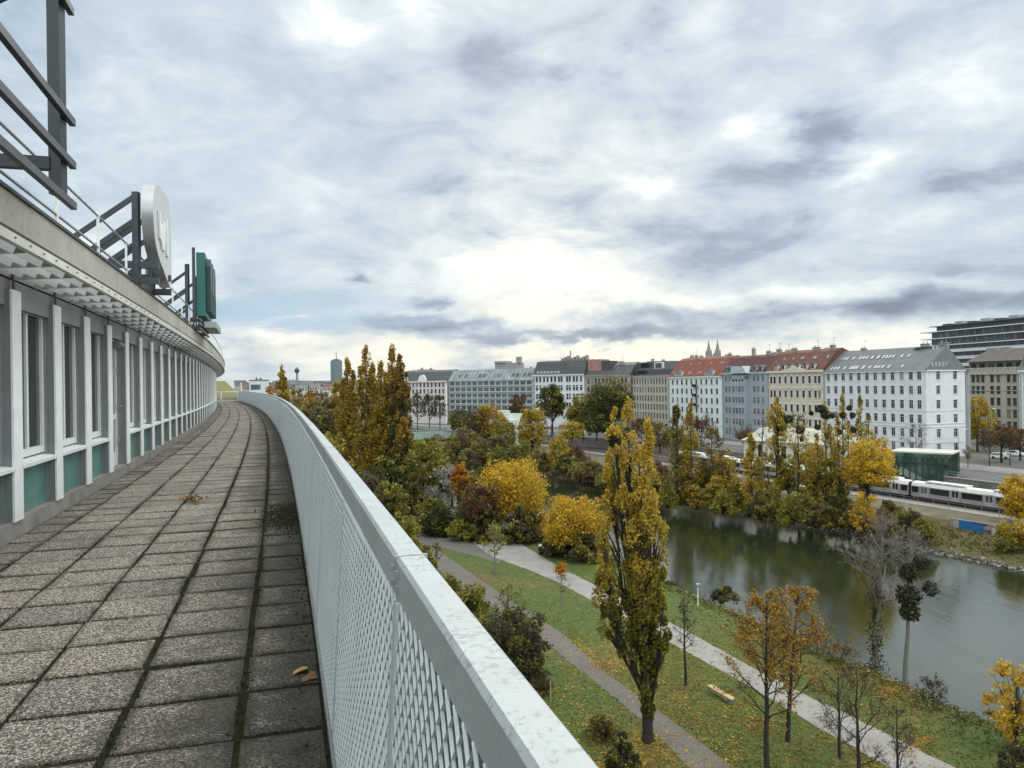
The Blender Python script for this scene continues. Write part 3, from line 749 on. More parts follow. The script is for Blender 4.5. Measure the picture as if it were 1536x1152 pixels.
def struts(t, O, y0, y1, zt, n, oo, zs):
    for y in (y0, y1):
        mb = MB(); p = S(so(y), oo, 0); mb.box(p.x-.045, p.x+.045, p.y-.045, p.y+.045, 3.0, zt); mb.build('post', dark_steel, t, O)
        for z in zs: mb = MB(); mb.beam(S(so(y), oo, z), S(so(y), oo+(z-2.95)*1.25, 2.97), .045, .07); mb.build('strut', dark_steel, t, O)
        for z in (3.05, 3.28): mb = MB(); mb.beam(S(so(y), oo-.3, z), S(so(y), oo+1.2, z), .08, .10); mb.build('support_beam', dark_steel, t, O)
    mb = MB(); mb.beam(S(so(y0), oo, 3.05), S(so(y1), oo, 3.05), .08, .10); mb.build('support_beam', dark_steel, t, O)
struts(t, O, 11.35, 12.7, 4.35, 3, o1+.26, (4.3, 3.95, 3.6))

sg0 = s_px(308, o1, 420); pg = S(sg0, o1); yg = pg.y
zt, zb = z_px(sg0, o1, 379), z_px(sg0, o1, 474)
so_save = so
t = thing('roof_sign', 'teal green box sign with raised letters on the far roof edge', 'sign', S(sg0, o1, 2.98)); O = t.location
teal_d = pm('sign_teal', (.010, .115, .105), .15, 2, .45, world=True)
LG = 2.6
plate('board', [(yg, zb), (yg+LG, zb), (yg+LG, zt), (yg, zt)], o1, o1+.22, [teal_d, teal_d], t, O)
plate('backing_plate', [(yg-.05, zb-.1), (yg-.02, zb-.1), (yg-.02, zt+.12), (yg-.05, zt+.12)], o1+.24, o1+.32, [dark_steel]*2, t, O)
dk = pm('sign_dark_letter', (.012, .05, .055), .2, 3, .45)
zm = (zt+zb)/2; h = (zt-zb)
for k, (a, b) in enumerate(((.15, .75), (.95, 1.6), (1.8, 2.45))):
    plate('letter', [(yg+a, zm-h*.42), (yg+a+.18, zm-h*.42), (yg+a+.18, zm-h*.08), (yg+b-.18, zm-h*.08), (yg+b-.18, zm-h*.42), (yg+b, zm-h*.42), (yg+b, zm+h*.3), (yg+b-.25, zm+h*.42), (yg+a+.1, zm+h*.42), (yg+a, zm+h*.3)], o1-.13, o1-.01, [dk, dk], t, O)
mb = MB(); mb.beam(S(so(yg+.1), o1-.1, zb-.22), S(so(yg+LG), o1-.1, zb-.22), .30, .16); mb.build('tray', grey_metal, t, O)
struts(t, O, yg+.15, yg+2.4, zt-.3, 3, o1+.46, (zt-.5, zt-1.0, zt-1.5))
for z in (2.99, 3.10, 3.22): mb = MB(); mb.beam(S(so(yg-1), o1+.1, z), S(so(yg+LG), o1+.1, z), .05, .05); mb.build('bar', dark_steel, t, O)

# --- far end of the terrace: cross rail and roof housing
sE = S1-.3
t = thing('end_railing', 'white cross railing with thin posts closing the far end of the terrace', 'railing', S(sE, 1.3, 0)); O = t.location
for z in (1.05, .08): mb = MB(); mb.beam(S(sE, .0, z), S(sE, 2.7, z), .06, .07); mb.build('bar', white_metal, t, O)
for o in (.02, 1.75): mb = MB(); p = S(sE, o, 0); mb.box(p.x-.06, p.x+.06, p.y-.06, p.y+.06, 0, 1.08); mb.build('post', white_metal, t, O)
for k in range(1, 16): pass
mb = MB(); mb.beam(S(sE, .05, .25), S(sE, 2.7, .25), .03, .3); mb.build('kick_panel', grey_metal, t, O)
E2 = S1+4
t = thing('roof_housing', 'olive yellow roof housing with sloping end beyond the terrace railing', 'roof housing', S(E2, 2, 0)); O = t.location
mb = MB(); prof = [(-.25, .9), (1.15, 2.25), (6, 2.25), (6, -.3), (-.25, -.3)]
a = mb.vert(*[S(E2, o, z) for o, z in prof]); b = mb.vert(*[S(E2+6, o, z) for o, z in prof]); n = 5
mb.f += [tuple(range(a, a+n)), tuple(range(b, b+n))[::-1]]+[(a+k, b+k, b+(k+1) % n, a+(k+1) % n) for k in range(n)]; mb.m += [0]*7
recalc(mb.build('shell', pm('olive_sheet', (.36, .33, .16), .12, .6, .7, world=True), t, O))
mb = MB(); mb.beam(S(E2-.06, -.3, -.05), S(E2-.06, 6, -.05), .12, .5); mb.build('plinth', grey_metal, t, O)
p = S(S1, -.35, 0)
t = thing('pole', 'short white pole standing at the far end of the mesh railing', 'pole', p)
mb = MB(); mb.tube([(p.x, p.y, -.3), (p.x, p.y, 1.95)], .06, 8); mb.tube([(p.x, p.y, 1.95), (p.x, p.y, 2.0)], .08, 8); mb.build('shaft', white_metal, t, p)
# ---------------------------------------------------------------- buildings across the canal
def wallmat(name, c): 
    return pm(name, c, .10, .35, .85, fine=6, streak=.22)
frame_dark = pm('window_frame_dark', (.10, .10, .10), .2, 3, .5); frame_white = pm('window_frame_pale', (.55, .56, .56), .1, 3, .5)
trim_white = pm('trim_white', (.62, .63, .64), .08, 1, .7)
zinc_roof = pm('zinc_roof', (.115, .124, .132), .16, .5, .7, streak=.2); dark_roof = pm('dark_slate_roof', (.045, .05, .058), .3, .5, .6)
def tilemat(name, c):
    if name in MATS: return MATS[name]
    m, t, b = new_mat(name); p = coords(t); n = t.noise(p, .5, 5, .7)
    w = t.new('ShaderNodeTexWave', wave_type='BANDS', bands_direction='Z'); t.put(w.inputs[0], p); w.inputs['Scale'].default_value = 1.5; w.inputs['Distortion'].default_value = .5
    col = t.ramp(n, [(.3, tuple(x*.65 for x in c)), (.7, tuple(x*1.2 for x in c))]); col = t.mix(t.math('MULTIPLY', w.outputs[0], .25), col, tuple(x*.5 for x in c))
    t.put(b.inputs['Base Color'], col); b.inputs['Roughness'].default_value = .8; MATS[name] = m; return m
def facade(mb, Wd, H, cols, rows, ww, depth=.22, y=0.0, x_off=0.0, m=0):
    """wall in the plane y with holes; cols = centres, rows = (sill, head)"""
    xs = [0.0]; 
    for c in cols: xs += [c-ww/2, c+ww/2]
    xs.append(Wd); zs = [0.0]
    for a, b in rows: zs += [a, b]
    zs.append(H)
    for i in range(len(xs)-1):
        for j in range(len(zs)-1):
            a, b, c, d = xs[i]+x_off, xs[i+1]+x_off, zs[j], zs[j+1]
            if i % 2 == 1 and j % 2 == 1:
                for q in (((a, y, c), (b, y, c), (b, y+depth, c), (a, y+depth, c)), ((a, y, d), (a, y+depth, d), (b, y+depth, d), (b, y, d)), ((a, y, c), (a, y+depth, c), (a, y+depth, d), (a, y, d)), ((b, y, c), (b, y, d), (b, y+depth, d), (b, y+depth, c))): mb.face(q, m)
            else: mb.face([(a, y, c), (b, y, c), (b, y, d), (a, y, d)], m)
def window_proto(ww, wh, style, fm, pane, surround=None):
    """origin at the middle of the sill line in the wall plane"""
    mb = MB(); d = .17; f = .07
    mb.box(-ww/2, -ww/2+f, d-.06, d, 0, wh); mb.box(ww/2-f, ww/2, d-.06, d, 0, wh); mb.box(-ww/2+f, ww/2-f, d-.06, d, 0, f); mb.box(-ww/2+f, ww/2-f, d-.06, d, wh-f, wh)
    if style != 'plain': mb.box(-.03, .03, d-.055, d-.005, f, wh-f)
    if style in ('cross', 'pediment'): mb.box(-ww/2+f, ww/2-f, d-.05, d-.01, wh*.68, wh*.68+.06)
    if surround:
        mb.box(-ww/2-.12, ww/2+.12, -.10, -.002, -.14, 0, 1); mb.box(-ww/2-.14, -ww/2, -.05, -.002, 0, wh, 1); mb.box(ww/2, ww/2+.14, -.05, -.002, 0, wh, 1)
        mb.box(-ww/2-.2, ww/2+.2, -.13 if style == 'pediment' else -.06, -.002, wh, wh+.16, 1)
        if style == 'pediment': mb.prism([(-ww/2-.3, wh+.16), (ww/2+.3, wh+.16), (0, wh+.55)], 'y', -.16, -.002, 1)
    o = mb.build('window', [fm, surround or fm]); recalc(o)
    g = MB(); g.box(-ww/2+f, ww/2-f, d-.03, d-.02, f, wh-f); recalc(g.build('pane', pane, o))
    return o
class Bld:
    def __init__(s, name, label, P, Q, depth, base=STREET, cat='building', group=None):
        s.W = (Q-P).length; s.D = depth; a = math.atan2(Q.y-P.y, Q.x-P.x)
        s.t = thing(name, label, cat, (P.x, P.y, base), a, group); s.base = base
    def part(s, mb, name, mats, fix=True):
        o = mb.build(name, mats, s.t); return recalc(o) if fix else o
    def body(s, H, cols, rows, ww, wall, y=0, back=True, extra=None):
        mb = MB(); facade(mb, s.W, H, cols, rows, ww, y=y)
        D = s.D
        if extra is None: mb.face([(s.W, y, 0), (s.W, D, 0), (s.W, D, H), (s.W, y, H)])
        mb.face([(0, y, 0), (0, y, H), (0, D, H), (0, D, 0)])
        if back: mb.face([(0, D, 0), (0, D, H), (s.W, D, H), (s.W, D, 0)]); mb.face([(0, y, H), (s.W, y, H), (s.W, D, H), (0, D, H)])
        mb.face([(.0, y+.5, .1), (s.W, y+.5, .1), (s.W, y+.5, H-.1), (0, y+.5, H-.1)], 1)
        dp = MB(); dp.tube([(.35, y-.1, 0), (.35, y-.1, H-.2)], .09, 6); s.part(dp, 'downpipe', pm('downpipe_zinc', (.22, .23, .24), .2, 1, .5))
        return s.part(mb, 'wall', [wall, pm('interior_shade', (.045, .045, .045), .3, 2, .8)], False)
    def windows(s, cols, rows, proto, y=0, skip=()):
        for j, (a, b) in enumerate(rows):
            for i, c in enumerate(cols):
                if (i, j) in skip: continue
                dup(proto, s.t, (c, y, a))
    def bands(s, zs, mat, x0=-.05, x1=None, y=0, name='cornice', big=None):
        mb = MB()
        for z, h, d in zs: mb.box(x0, (s.W+.05) if x1 is None else x1, y-d, y-.003, z, z+h)
        return s.part(mb, name, mat)
    def mansard(s, H, h1, in1, mat, h2=0, back=None, side=True, y=0, hipR=0, hipL=0):
        D = s.D; mb = MB(); x1 = s.W
        z0, z1 = H+.02, H+h1
        f = [(-.25, y-.35, z0), (x1+.25, y-.35, z0), (x1+.25-hipR, y+in1, z1), (-.25+hipL, y+in1, z1)]
        b = [(-.25, D+.3, z0), (x1+.25, D+.3, z0), (x1+.25-hipR, D-in1, z1), (-.25+hipL, D-in1, z1)]
        mb.face(f); mb.face([b[1], b[0], b[3], b[2]]); mb.face([f[1], b[1], b[2], f[2]]); mb.face([b[0], f[0], f[3], b[3]])
        if h2:
            mid = (y+D)/2; r0 = (-.25+hipL+hipL*.5, mid, z1+h2); r1 = (x1+.25-hipR-hipR*.5, mid, z1+h2)
            mb.face([f[3], f[2], r1, r0]); mb.face([b[2], b[3], r0, r1]); mb.face([f[2], b[2], r1]); mb.face([b[3], f[3], r0])
        else: mb.face([f[3], f[2], b[2], b[3]])
        mb.face([f[0], b[0], b[1], f[1]])
        o = s.part(mb, 'roof', mat); s.roof = o; s.rp = (z0, h1, y-.35, y+in1); return o
    def on_roof(s, x, t, w, h, mat, name, dark=None):
        """a window lying in the front roof slope"""
        z0, h1, ya, yb = s.rp; d = Vector((0, yb-ya, h1)).normalized(); nrm = Vector((0, -d.z, d.y))
        c = Vector((x, ya, z0))+d*(t*math.hypot(yb-ya, h1))+nrm*.05
        r = Vector((1, 0, 0)); mb = MB(); u = d*h/2; w2 = r*w/2; n = nrm*.05
        mb.hexa([c-w2-u-n, c+w2-u-n, c+w2+u-n, c-w2+u-n, c-w2-u+n, c+w2-u+n, c+w2+u+n, c-w2+u+n])
        o = recalc(mb.build(name, mat, s.roof)); return o
    def dormer(s, x, t, w, h, wall, roofm, winm):
        z0, h1, ya, yb = s.rp; y = ya+(yb-ya)*t; z = z0+h1*t; d = h*(yb-ya)/h1+.3
        mb = MB(); mb.box(x-w/2, x+w/2, y-.05, y+d, z, z+h, 0); mb.prism([(x-w/2-.15, z+h), (x+w/2+.15, z+h), (x, z+h+.45)], 'y', y-.2, y+d+.4, 1)
        mb.box(x-w/2+.18, x+w/2-.18, y-.08, y-.052, z+.2, z+h-.15, 2)
        recalc(mb.build('dormer', [wall, roofm, winm], s.roof))
    def chimney(s, x, y, z, w=1.2, h=1.8, mat=None):
        mb = MB(); mb.box(x-w/2, x+w/2, y-.4, y+.4, z-1.5, z+h); mb.box(x-w/2-.1, x+w/2+.1, y-.5, y+.5, z+h, z+h+.15)
        for k in range(2): mb.tube([(x-w/4+k*w/2, y, z+h+.15), (x-w/4+k*w/2, y, z+h+.7)], .13, 6)
        if rnd.random() < .6: mb.tube([(x+w*.3, y, z+h), (x+w*.3, y, z+h+2.6)], .05, 4); mb.box(x+w*.3-.6, x+w*.3+.6, y-.03, y+.03, z+h+2.2, z+h+2.28)
        recalc(mb.build('chimney', mat or pm('chimney_render', (.28, .25, .23), .25, 1, .9), s.roof))
def even(Wd, n, m=1.2): 
    st = (Wd-2*m)/n; return [m+st*(i+.5) for i in range(n)]
def floors(g, fh, n, sill, wh): return [(g+fh*i+sill, g+fh*i+sill+wh) for i in range(n)]
ZE = lambda px, py, P: W(px, py, P.y).z     # height seen at a pixel for a point at P's depth
skyl = glassmat('skylight_glass', (.20, .23, .26), .25, .2); pane_day = glassmat('pane_grey', (.05, .058, .066), .1, panes=True)

# A: white corner house
Pa, Qa = on_line(1236, BL0, BD), on_line(1389, BL0, BD)
A = Bld('corner_house', 'big white corner house with grey metal hip roof full of skylights', Pa, Qa, 15)
H = 21.9; wl = wallmat('white_render', (.63, .645, .675)); fl = floors(.2, 3.62, 6, 1.15, 2.15)
cols = [1.5+i*2.5 for i in range(11)]; cols = [c*(A.W-4.5)/(cols[-1]) for c in cols]+[A.W-2.0]
wp = window_proto(1.25, 2.15, 'cross', frame_white, dark_glass, wl)
# the side wing turns the corner
side_dir = Vector((.95, .312, 0)).normalized(); Ra = Qa+side_dir*12.6
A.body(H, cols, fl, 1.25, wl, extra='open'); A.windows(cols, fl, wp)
inv = Matrix.Rotation(-A.t.rotation_euler.z, 4, 'Z')
sd = inv @ side_dir; sa = math.atan2(sd.y, sd.x); SL = 12.6
mb = MB(); sc_ = [3.9, 9.4]; facade(mb, SL, H, sc_, fl, 1.25); mb.face([(0, .5, .1), (SL, .5, .1), (SL, .5, H-.1), (0, .5, H-.1)], 1)
mb.face([(SL, 0, 0), (SL, 16, 0), (SL, 16, H), (SL, 0, H)]); mb.face([(0, 0, H), (SL, 0, H), (SL, 16, H), (0, 16, H)])
o = mb.build('side_wall', [wl, MATS['interior_shade']], A.t); o.location = (A.W, 0, 0); o.rotation_euler = (0, 0, sa)
for a, b in fl:
    for c in sc_: dup(wp, A.t, (A.W+math.cos(sa)*c, math.sin(sa)*c, a), (0, 0, sa))
bandz = [(3.7, .12, .10), (7.55, .14, .14), (8.35, .14, .14), (11.6, .12, .10), (21.55, .35, .35)]
A.bands(bandz, trim_white, x1=A.W+.02)
mb = MB()
for z, h, d in bandz: mb.box(-.02, SL+.05, -d, -.003, z, z+h)
o = recalc(mb.build('side_cornice', trim_white, A.t)); o.location = (A.W, 0, 0); o.rotation_euler = (0, 0, sa)
# hip roof over both wings
ux, uy = math.cos(sa), math.sin(sa); nx_, ny_ = -uy, ux
e = .45; c0 = (A.W+.2, -e); s1 = (A.W+ux*SL-nx_*e, uy*SL-ny_*e); s2 = (s1[0]+nx_*15, s1[1]+ny_*15); b0 = (A.W-4, 15.5)
RH = H+6.2
mb = MB(); z = H+.02
r0 = (-.2, 7.5, RH); r1 = (A.W-.5, 7.6, RH); r2 = (A.W+ux*SL*.45+nx_*8, uy*SL*.45+ny_*8, RH-.2)
mb.face([(-.2, -e, z), (*c0, z), r1, r0]); mb.face([(*c0, z), (*s1, z), r2, r1]); mb.face([(*s1, z), (*s2, z), r2]); mb.face([(*s2, z), (*b0, z), (-.2, 15.5, z), r0, r1, r2]); mb.face([(-.2, -e, z), r0, (-.2, 15.5, z)])
A.roof = recalc(mb.build('roof', zinc_roof, A.t)); A.rp = (z, 6.2, -e, 7.5)
for x in [2, 3, 4, 6.2, 8.4, 9.4, 10.4, 15.6, 16.6, 17.6, 18.6, 21, 23]: A.on_roof(x*A.W/31, .62, .62, 1.3, skyl, 'skylight')
for x in [2, 3.1, 4.2, 6.4, 14.4, 16.2, 17.2, 18.3, 20.2, 24]: A.on_roof(x*A.W/31, .18, .66, 1.2, skyl, 'skylight')
for x, t_ in ((12.2, .62), (14, .62), (8.6, .18), (9.5, .18), (10.4, .18), (12.4, .18)): A.on_roof(x*A.W/31, t_, .8, 1.4, dark_glass, 'skylight')
# skylights in the side slope
pz = Vector((c0[0], c0[1], z)); sdir = Vector((ux, uy, 0)); up = (Vector(r1)-pz); up = (up-sdir*up.dot(sdir)).normalized(); nn = sdir.cross(up).normalized()
for x, t_ in [(2.5+i*1.15, 1.4) for i in range(6)]+[(3.6, 5.6), (4.8, 5.6)]:
    c = pz+sdir*x+up*t_+nn*.05; w2 = sdir*.35; u = up*.62; n = nn*.05; mb = MB()
    mb.hexa([c-w2-u-n, c+w2-u-n, c+w2+u-n, c-w2+u-n, c-w2-u+n, c+w2-u+n, c+w2+u+n, c-w2+u+n]); recalc(mb.build('skylight', skyl, A.roof))
A.chimney(A.W-1.5, 8, RH-.2, 2.4, .8); A.chimney(A.W-7, 8, RH-.2, 2.4, .8); A.chimney(7, 8, RH-.3, 1.6, .7)
mb = MB(); mb.box(A.W-7.8, A.W-6.4, -.06, -.01, 1.4, 2.4); recalc(mb.build('notice_board', pm('notice_grey', (.4, .45, .45), .1, 2, .6), A.t))
# door in the side wing
mb = MB(); mb.box(8.8, 10.0, -.06, .0, 0.0, 2.4); o = recalc(mb.build('door', pm('door_dark', (.05, .05, .055), .2, 2, .5), A.t)); o.location = (A.W, 0, 0); o.rotation_euler = (0, 0, sa)

# B: cream house
Pb, Qb = on_line(1152, BL0, BD), on_line(1235, BL0, BD)
B = Bld('cream_house', 'cream old town house with brown red tile roof beside the white corner house', Pb, Qb, 14)
m_ = (Pb+Qb)/2; H = ZE(1194, 556, m_)-STREET; wl = wallmat('cream_render', (.56, .50, .40)); fl = floors(.6, (H-1.2)/5, 5, 1.0, 2.2)
Wd = B.W; cols = [1.6, 3.2]+[5.6+i*(Wd-11.2)/5 for i in range(6)]+[Wd-3.2, Wd-1.6]
wp = window_proto(1.1, 2.2, 'pediment', frame_dark, pane_day, trim_white)
B.body(H, cols, fl, 1.1, wl); B.windows(cols, fl, wp); B.bands([(4.2, .3, .2), (H*.76, .25, .25), (H-.6, .7, .55), (H-1.2, .15, .2)], wallmat('cream_trim', (.62, .57, .48)))
B.mansard(H, 5.6, 4.6, tilemat('brown_red_tiles', (.13, .052, .036)), .9)
for x in even(Wd, 6, 2.5): B.dormer(x, .05, 1.5, 1.5, wallmat('cream_trim', (.62, .57, .48)), dark_roof, dark_glass)
for x in [Wd*.18, Wd*.35, Wd*.5, Wd*.53, Wd*.72, Wd*.75, Wd*.95]: B.on_roof(x, .68, .6, 1.0, skyl, 'skylight')
B.chimney(Wd*.22, 6, H+6, 2.2, 1.0); B.chimney(Wd*.62, 6, H+6, 2.6, .9); B.chimney(Wd*.9, 6, H+6, 1.6, 1.2)
mb = MB(); mb.prism([(Wd*.3, H+.12), (Wd*.72, H+.12), (Wd*.51, H+1.3)], 'y', -.5, .1); B.part(mb, 'pediment', wallmat('cream_trim', (.62, .57, .48)))

# C: blue grey house with a bay
Pc, Qc = on_line(1083.5, BL0, BD), on_line(1151.5, BL0, BD)
C_ = Bld('blue_grey_house', 'blue grey house with projecting bay and dark red roof between white and cream houses', Pc, Qc, 14)
m_ = (Pc+Qc)/2; H = ZE(1117, 559, m_)-STREET; wl = wallmat('blue_grey_render', (.31, .35, .40)); Wd = C_.W; fl = floors(.6, (H-.8)/6, 6, .9, 2.0)
cols = [Wd*f for f in (.09, .17, .72, .80, .90)]
wp = window_proto(1.15, 2.0, 'cross', frame_white, dark_glass, wl)
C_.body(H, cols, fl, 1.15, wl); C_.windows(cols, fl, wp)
bx0, bx1 = Wd*.28, Wd*.62
mb = MB(); bc = [(bx1-bx0)*f for f in (.2, .4, .6, .8)]
facade(mb, bx1-bx0, H-2.2, bc, fl[1:], 1.05, y=-1.6, x_off=bx0)
mb.face([(bx1, -1.6, 0), (bx1, 0, 0), (bx1, 0, H-2.2), (bx1, -1.6, H-2.2)]); mb.face([(bx0, -1.6, 0), (bx0, -1.6, H-2.2), (bx0, 0, H-2.2), (bx0, 0, 0)]); mb.face([(bx0, -1.6, H-2.2), (bx1, -1.6, H-2.2), (bx1, 0, H-2.2), (bx0, 0, H-2.2)])
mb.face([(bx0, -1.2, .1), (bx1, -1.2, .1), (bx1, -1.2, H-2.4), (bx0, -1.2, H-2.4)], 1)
C_.part(mb, 'bay', [wl, MATS['interior_shade']], False)
for a, b in fl[1:-1]:
    for c in bc: dup(wp, C_.t, (bx0+c, -1.6, a))
mb = MB(); mb.prism([(bx0-.5, H-.2), (bx1+.5, H-.2), (bx1-1.5, H+2.2), (bx0+1.5, H+2.2)], 'y', -1.7, 3); C_.part(mb, 'gable', wallmat('gable_grey', (.42, .48, .52)))
C_.bands([(4.2, .25, .15), (H-.4, .45, .4)], wallmat('gable_grey', (.42, .48, .52)))
C_.mansard(H, 5.2, 4.5, tilemat('dark_red_tiles', (.085, .026, .026)), .8)
for x in (Wd*.1, Wd*.18, Wd*.74, Wd*.86): C_.dormer(x, .05, 1.6, 1.6, wl, zinc_roof, dark_glass)
C_.chimney(Wd*.4, 6, H+5.8, 1.2, 2.2); C_.chimney(Wd*.72, 6, H+5.6, 1.6, 1.2); C_.chimney(Wd*.95, 6, H+5.6, 1.4, 1.4)
wpC = wp

# D: mint white house
Pd_, Qd_ = on_line(1003, BL0, BD), on_line(1083, BL0, BD)
Dh = Bld('mint_white_house', 'mint white house with bright orange red tile roof and small dark balconies', Pd_, Qd_, 14)
m_ = (Pd_+Qd_)/2; H = ZE(1043, 565, m_)-STREET; wl = wallmat('mint_white_render', (.62, .68, .67)); Wd = Dh.W; fl = floors(.4, (H-.9)/6, 6, 1.0, 2.0); cols = even(Wd, 10, 1.4)
wp = window_proto(1.2, 2.0, 'cross', frame_dark, pane_day, wl)
Dh.body(H, cols, fl, 1.2, wl); Dh.windows(cols, fl, wp); Dh.bands([(4.1, .2, .15), (H-.35, .4, .4)], wl)
for j in (3, 4, 5):
    mb = MB(); x = cols[5]; z = fl[j][0]-.9; mb.box(x-1.5, x+1.5, -1.2, -.0, z, z+.15)
    for k in range(12): mb.box(x-1.5+k*.26, x-1.45+k*.26, -1.2, -1.15, z+.15, z+1.1)
    mb.box(x-1.5, x+1.5, -1.22, -1.14, z+1.1, z+1.18); mb.box(x-1.3, x+1.3, -1.1, -.85, z+.15, z+.9); Dh.part(mb, 'balcony', black_metal)
Dh.mansard(H, 6.4, 5.2, tilemat('orange_red_tiles', (.20, .055, .032)), .9)
for x in (Wd*.2, Wd*.78): Dh.dormer(x, .06, 5.0, 1.5, wl, zinc_roof, skyl)
for x, t_ in ((.3, .75), (.45, .75), (.66, .75), (.84, .75), (.88, .75), (.38, .22), (.41, .22), (.56, .22), (.6, .22), (.05, .3)): Dh.on_roof(x*Wd, t_, .8, 1.1, skyl, 'skylight')
Dh.chimney(Wd*.3, 6, H+7, 1.4, 1.0); Dh.chimney(Wd*.9, 6, H+6.6, 1.4, 1.2)

# E: sandy grey office house with set-back roof storeys
Pe, Qe = on_line(945, BL0, BD), on_line(1002.5, BL0, BD)
E_ = Bld('sandy_house', 'plain sandy grey house with many narrow windows and set back grey roof storey', Pe, Qe, 15)
m_ = (Pe+Qe)/2; H = ZE(974, 564, m_)-STREET; wl = wallmat('sandy_render', (.42, .39, .34)); Wd = E_.W; fl = floors(4.2, (H-5)/5, 5, 1.0, 2.3); cols = even(Wd, 13, .8)
wpE = window_proto(1.05, 2.3, 'bar', frame_dark, pane_day, wl)
E_.body(H, cols, fl, 1.05, wl); E_.windows(cols, fl, wpE); E_.bands([(H-.3, .35, .3), (4.2, .2, .12)], wl)
mb = MB()
for k in range(7): x = 2+k*(Wd-4)/6; mb.box(x-1.0, x+1.0, -.05, -.004, .1, 3.4)
E_.part(mb, 'shop_front', dark_glass)
mb = MB(); mb.box(1, Wd-.5, 2.5, 13, H+.05, H+3); mb.box(Wd*.05, Wd*.72, 4, 12, H+3, H+6); E_.roof = E_.part(mb, 'roof_storey', zinc_roof)
mb = MB(); mb.box(Wd*.48, Wd*.70, 3.3, 4.1, H+2.4, H+5.6); recalc(mb.build('roof_bay', wall_w := wallmat('white_render', (.63, .645, .675)), E_.roof)); mb = MB(); mb.box(Wd*.51, Wd*.67, 3.25, 3.29, H+3.2, H+5.2); recalc(mb.build('window', dark_glass, E_.roof))
mb = MB(); mb.box(Wd*.08, Wd*.46, 3.95, 3.99, H+3.6, H+5.4); recalc(mb.build('window', dark_glass, E_.roof))
mb = MB(); mb.box(2, Wd*.98, 2.45, 2.49, H+.8, H+2.5); recalc(mb.build('window', dark_glass, E_.roof))

# F: brownish house mostly behind trees
Pf_, Qf_ = on_line(877, BL1, BD1), on_line(945, BL1, BD1)
F_ = Bld('brown_house', 'dull brown grey house half hidden by the broad dark green tree', Pf_, Qf_, 15)
m_ = (Pf_+Qf_)/2; H = ZE(910, 563, m_)-STREET; wl = wallmat('brown_render', (.33, .29, .25)); Wd = F_.W; fl = floors(4.0, (H-4.6)/5, 5, .9, 2.2); cols = even(Wd, 11, 1)
wpF = window_proto(1.15, 2.2, 'bar', frame_dark, pane_day, wl)
F_.body(H, cols, fl, 1.15, wl); F_.windows(cols, fl, wpF); F_.bands([(H-.3, .35, .4)], wl); F_.mansard(H, 4.5, 4.5, dark_roof, 1.2)
F_.chimney(Wd*.25, 5, H+4.4, 1.8, 1.6); F_.chimney(Wd*.7, 5, H+4.4, 2.4, 1.4)
mb = MB(); mb.box(.5, 7.5, 2, 9, H+2, H+7.2); recalc(mb.build('stair_tower', pm('faded_red_render', (.30, .17, .15), .2, .6, .85), F_.roof)); mb = MB(); mb.box(7.6, 12, 2, 9, H+2, H+6.4); recalc(mb.build('roof_bay', pm('dark_cladding', (.06, .06, .06), .3, 1, .7), F_.roof))

# G: white house with tall dark mansard
Pg, Qg = on_line(801, BL1, BD1), on_line(876.5, BL1, BD1)
G_ = Bld('white_house', 'white house with tall dark grey mansard and lighter right hand wing behind trees', Pg, Qg, 15)
m_ = (Pg+Qg)/2; H = ZE(838, 562, m_)-STREET; wl = wallmat('cool_white_render', (.60, .63, .68)); Wd = G_.W; fl = floors(3.8, (H-4.2)/5, 5, 1.0, 2.5); cols = [Wd*f for f in (.06, .13, .21, .28, .36, .43, .51, .56, .67, .72, .80, .86, .94)]
wpG = window_proto(1.15, 2.5, 'bar', frame_dark, pane_day, wl)
G_.body(H, cols, fl, 1.15, wl); G_.windows(cols, fl, wpG); G_.bands([(H-.4, .5, .5), (H*.76, .2, .2), (H*.58, .2, .2)], trim_white, y=0)
G_.mansard(H, 6.2, 3.2, dark_roof, .6)
for x in even(Wd*.58, 7, 1.2): G_.on_roof(x, .18, 1.4, 1.3, skyl, 'roof_window')
mb = MB(); mb.box(Wd*.60, Wd*.99, 1.5, 12, H+.1, H+6.1); recalc(mb.build('roof_wing', zinc_roof, G_.roof))
for x in (Wd*.66, Wd*.74, Wd*.82, Wd*.90): mb = MB(); mb.box(x-.7, x+.7, 1.42, 1.47, H+.5, H+2.2); recalc(mb.build('roof_window', skyl, G_.roof))
for k in range(9): mb = MB(); x = Wd*(.45+k*.06); mb.box(x-.5, x+.5, 5, 6.5, H+6, H+7.6+.5*(k % 3)); recalc(mb.build('chimney', MATS['chimney_render'], G_.roof))
mb = MB(); mb.tube([(Wd*.6, 6, H+6), (Wd*.6, 6, H+11)], .35, 8); recalc(mb.build('vent', grey_metal, G_.roof))

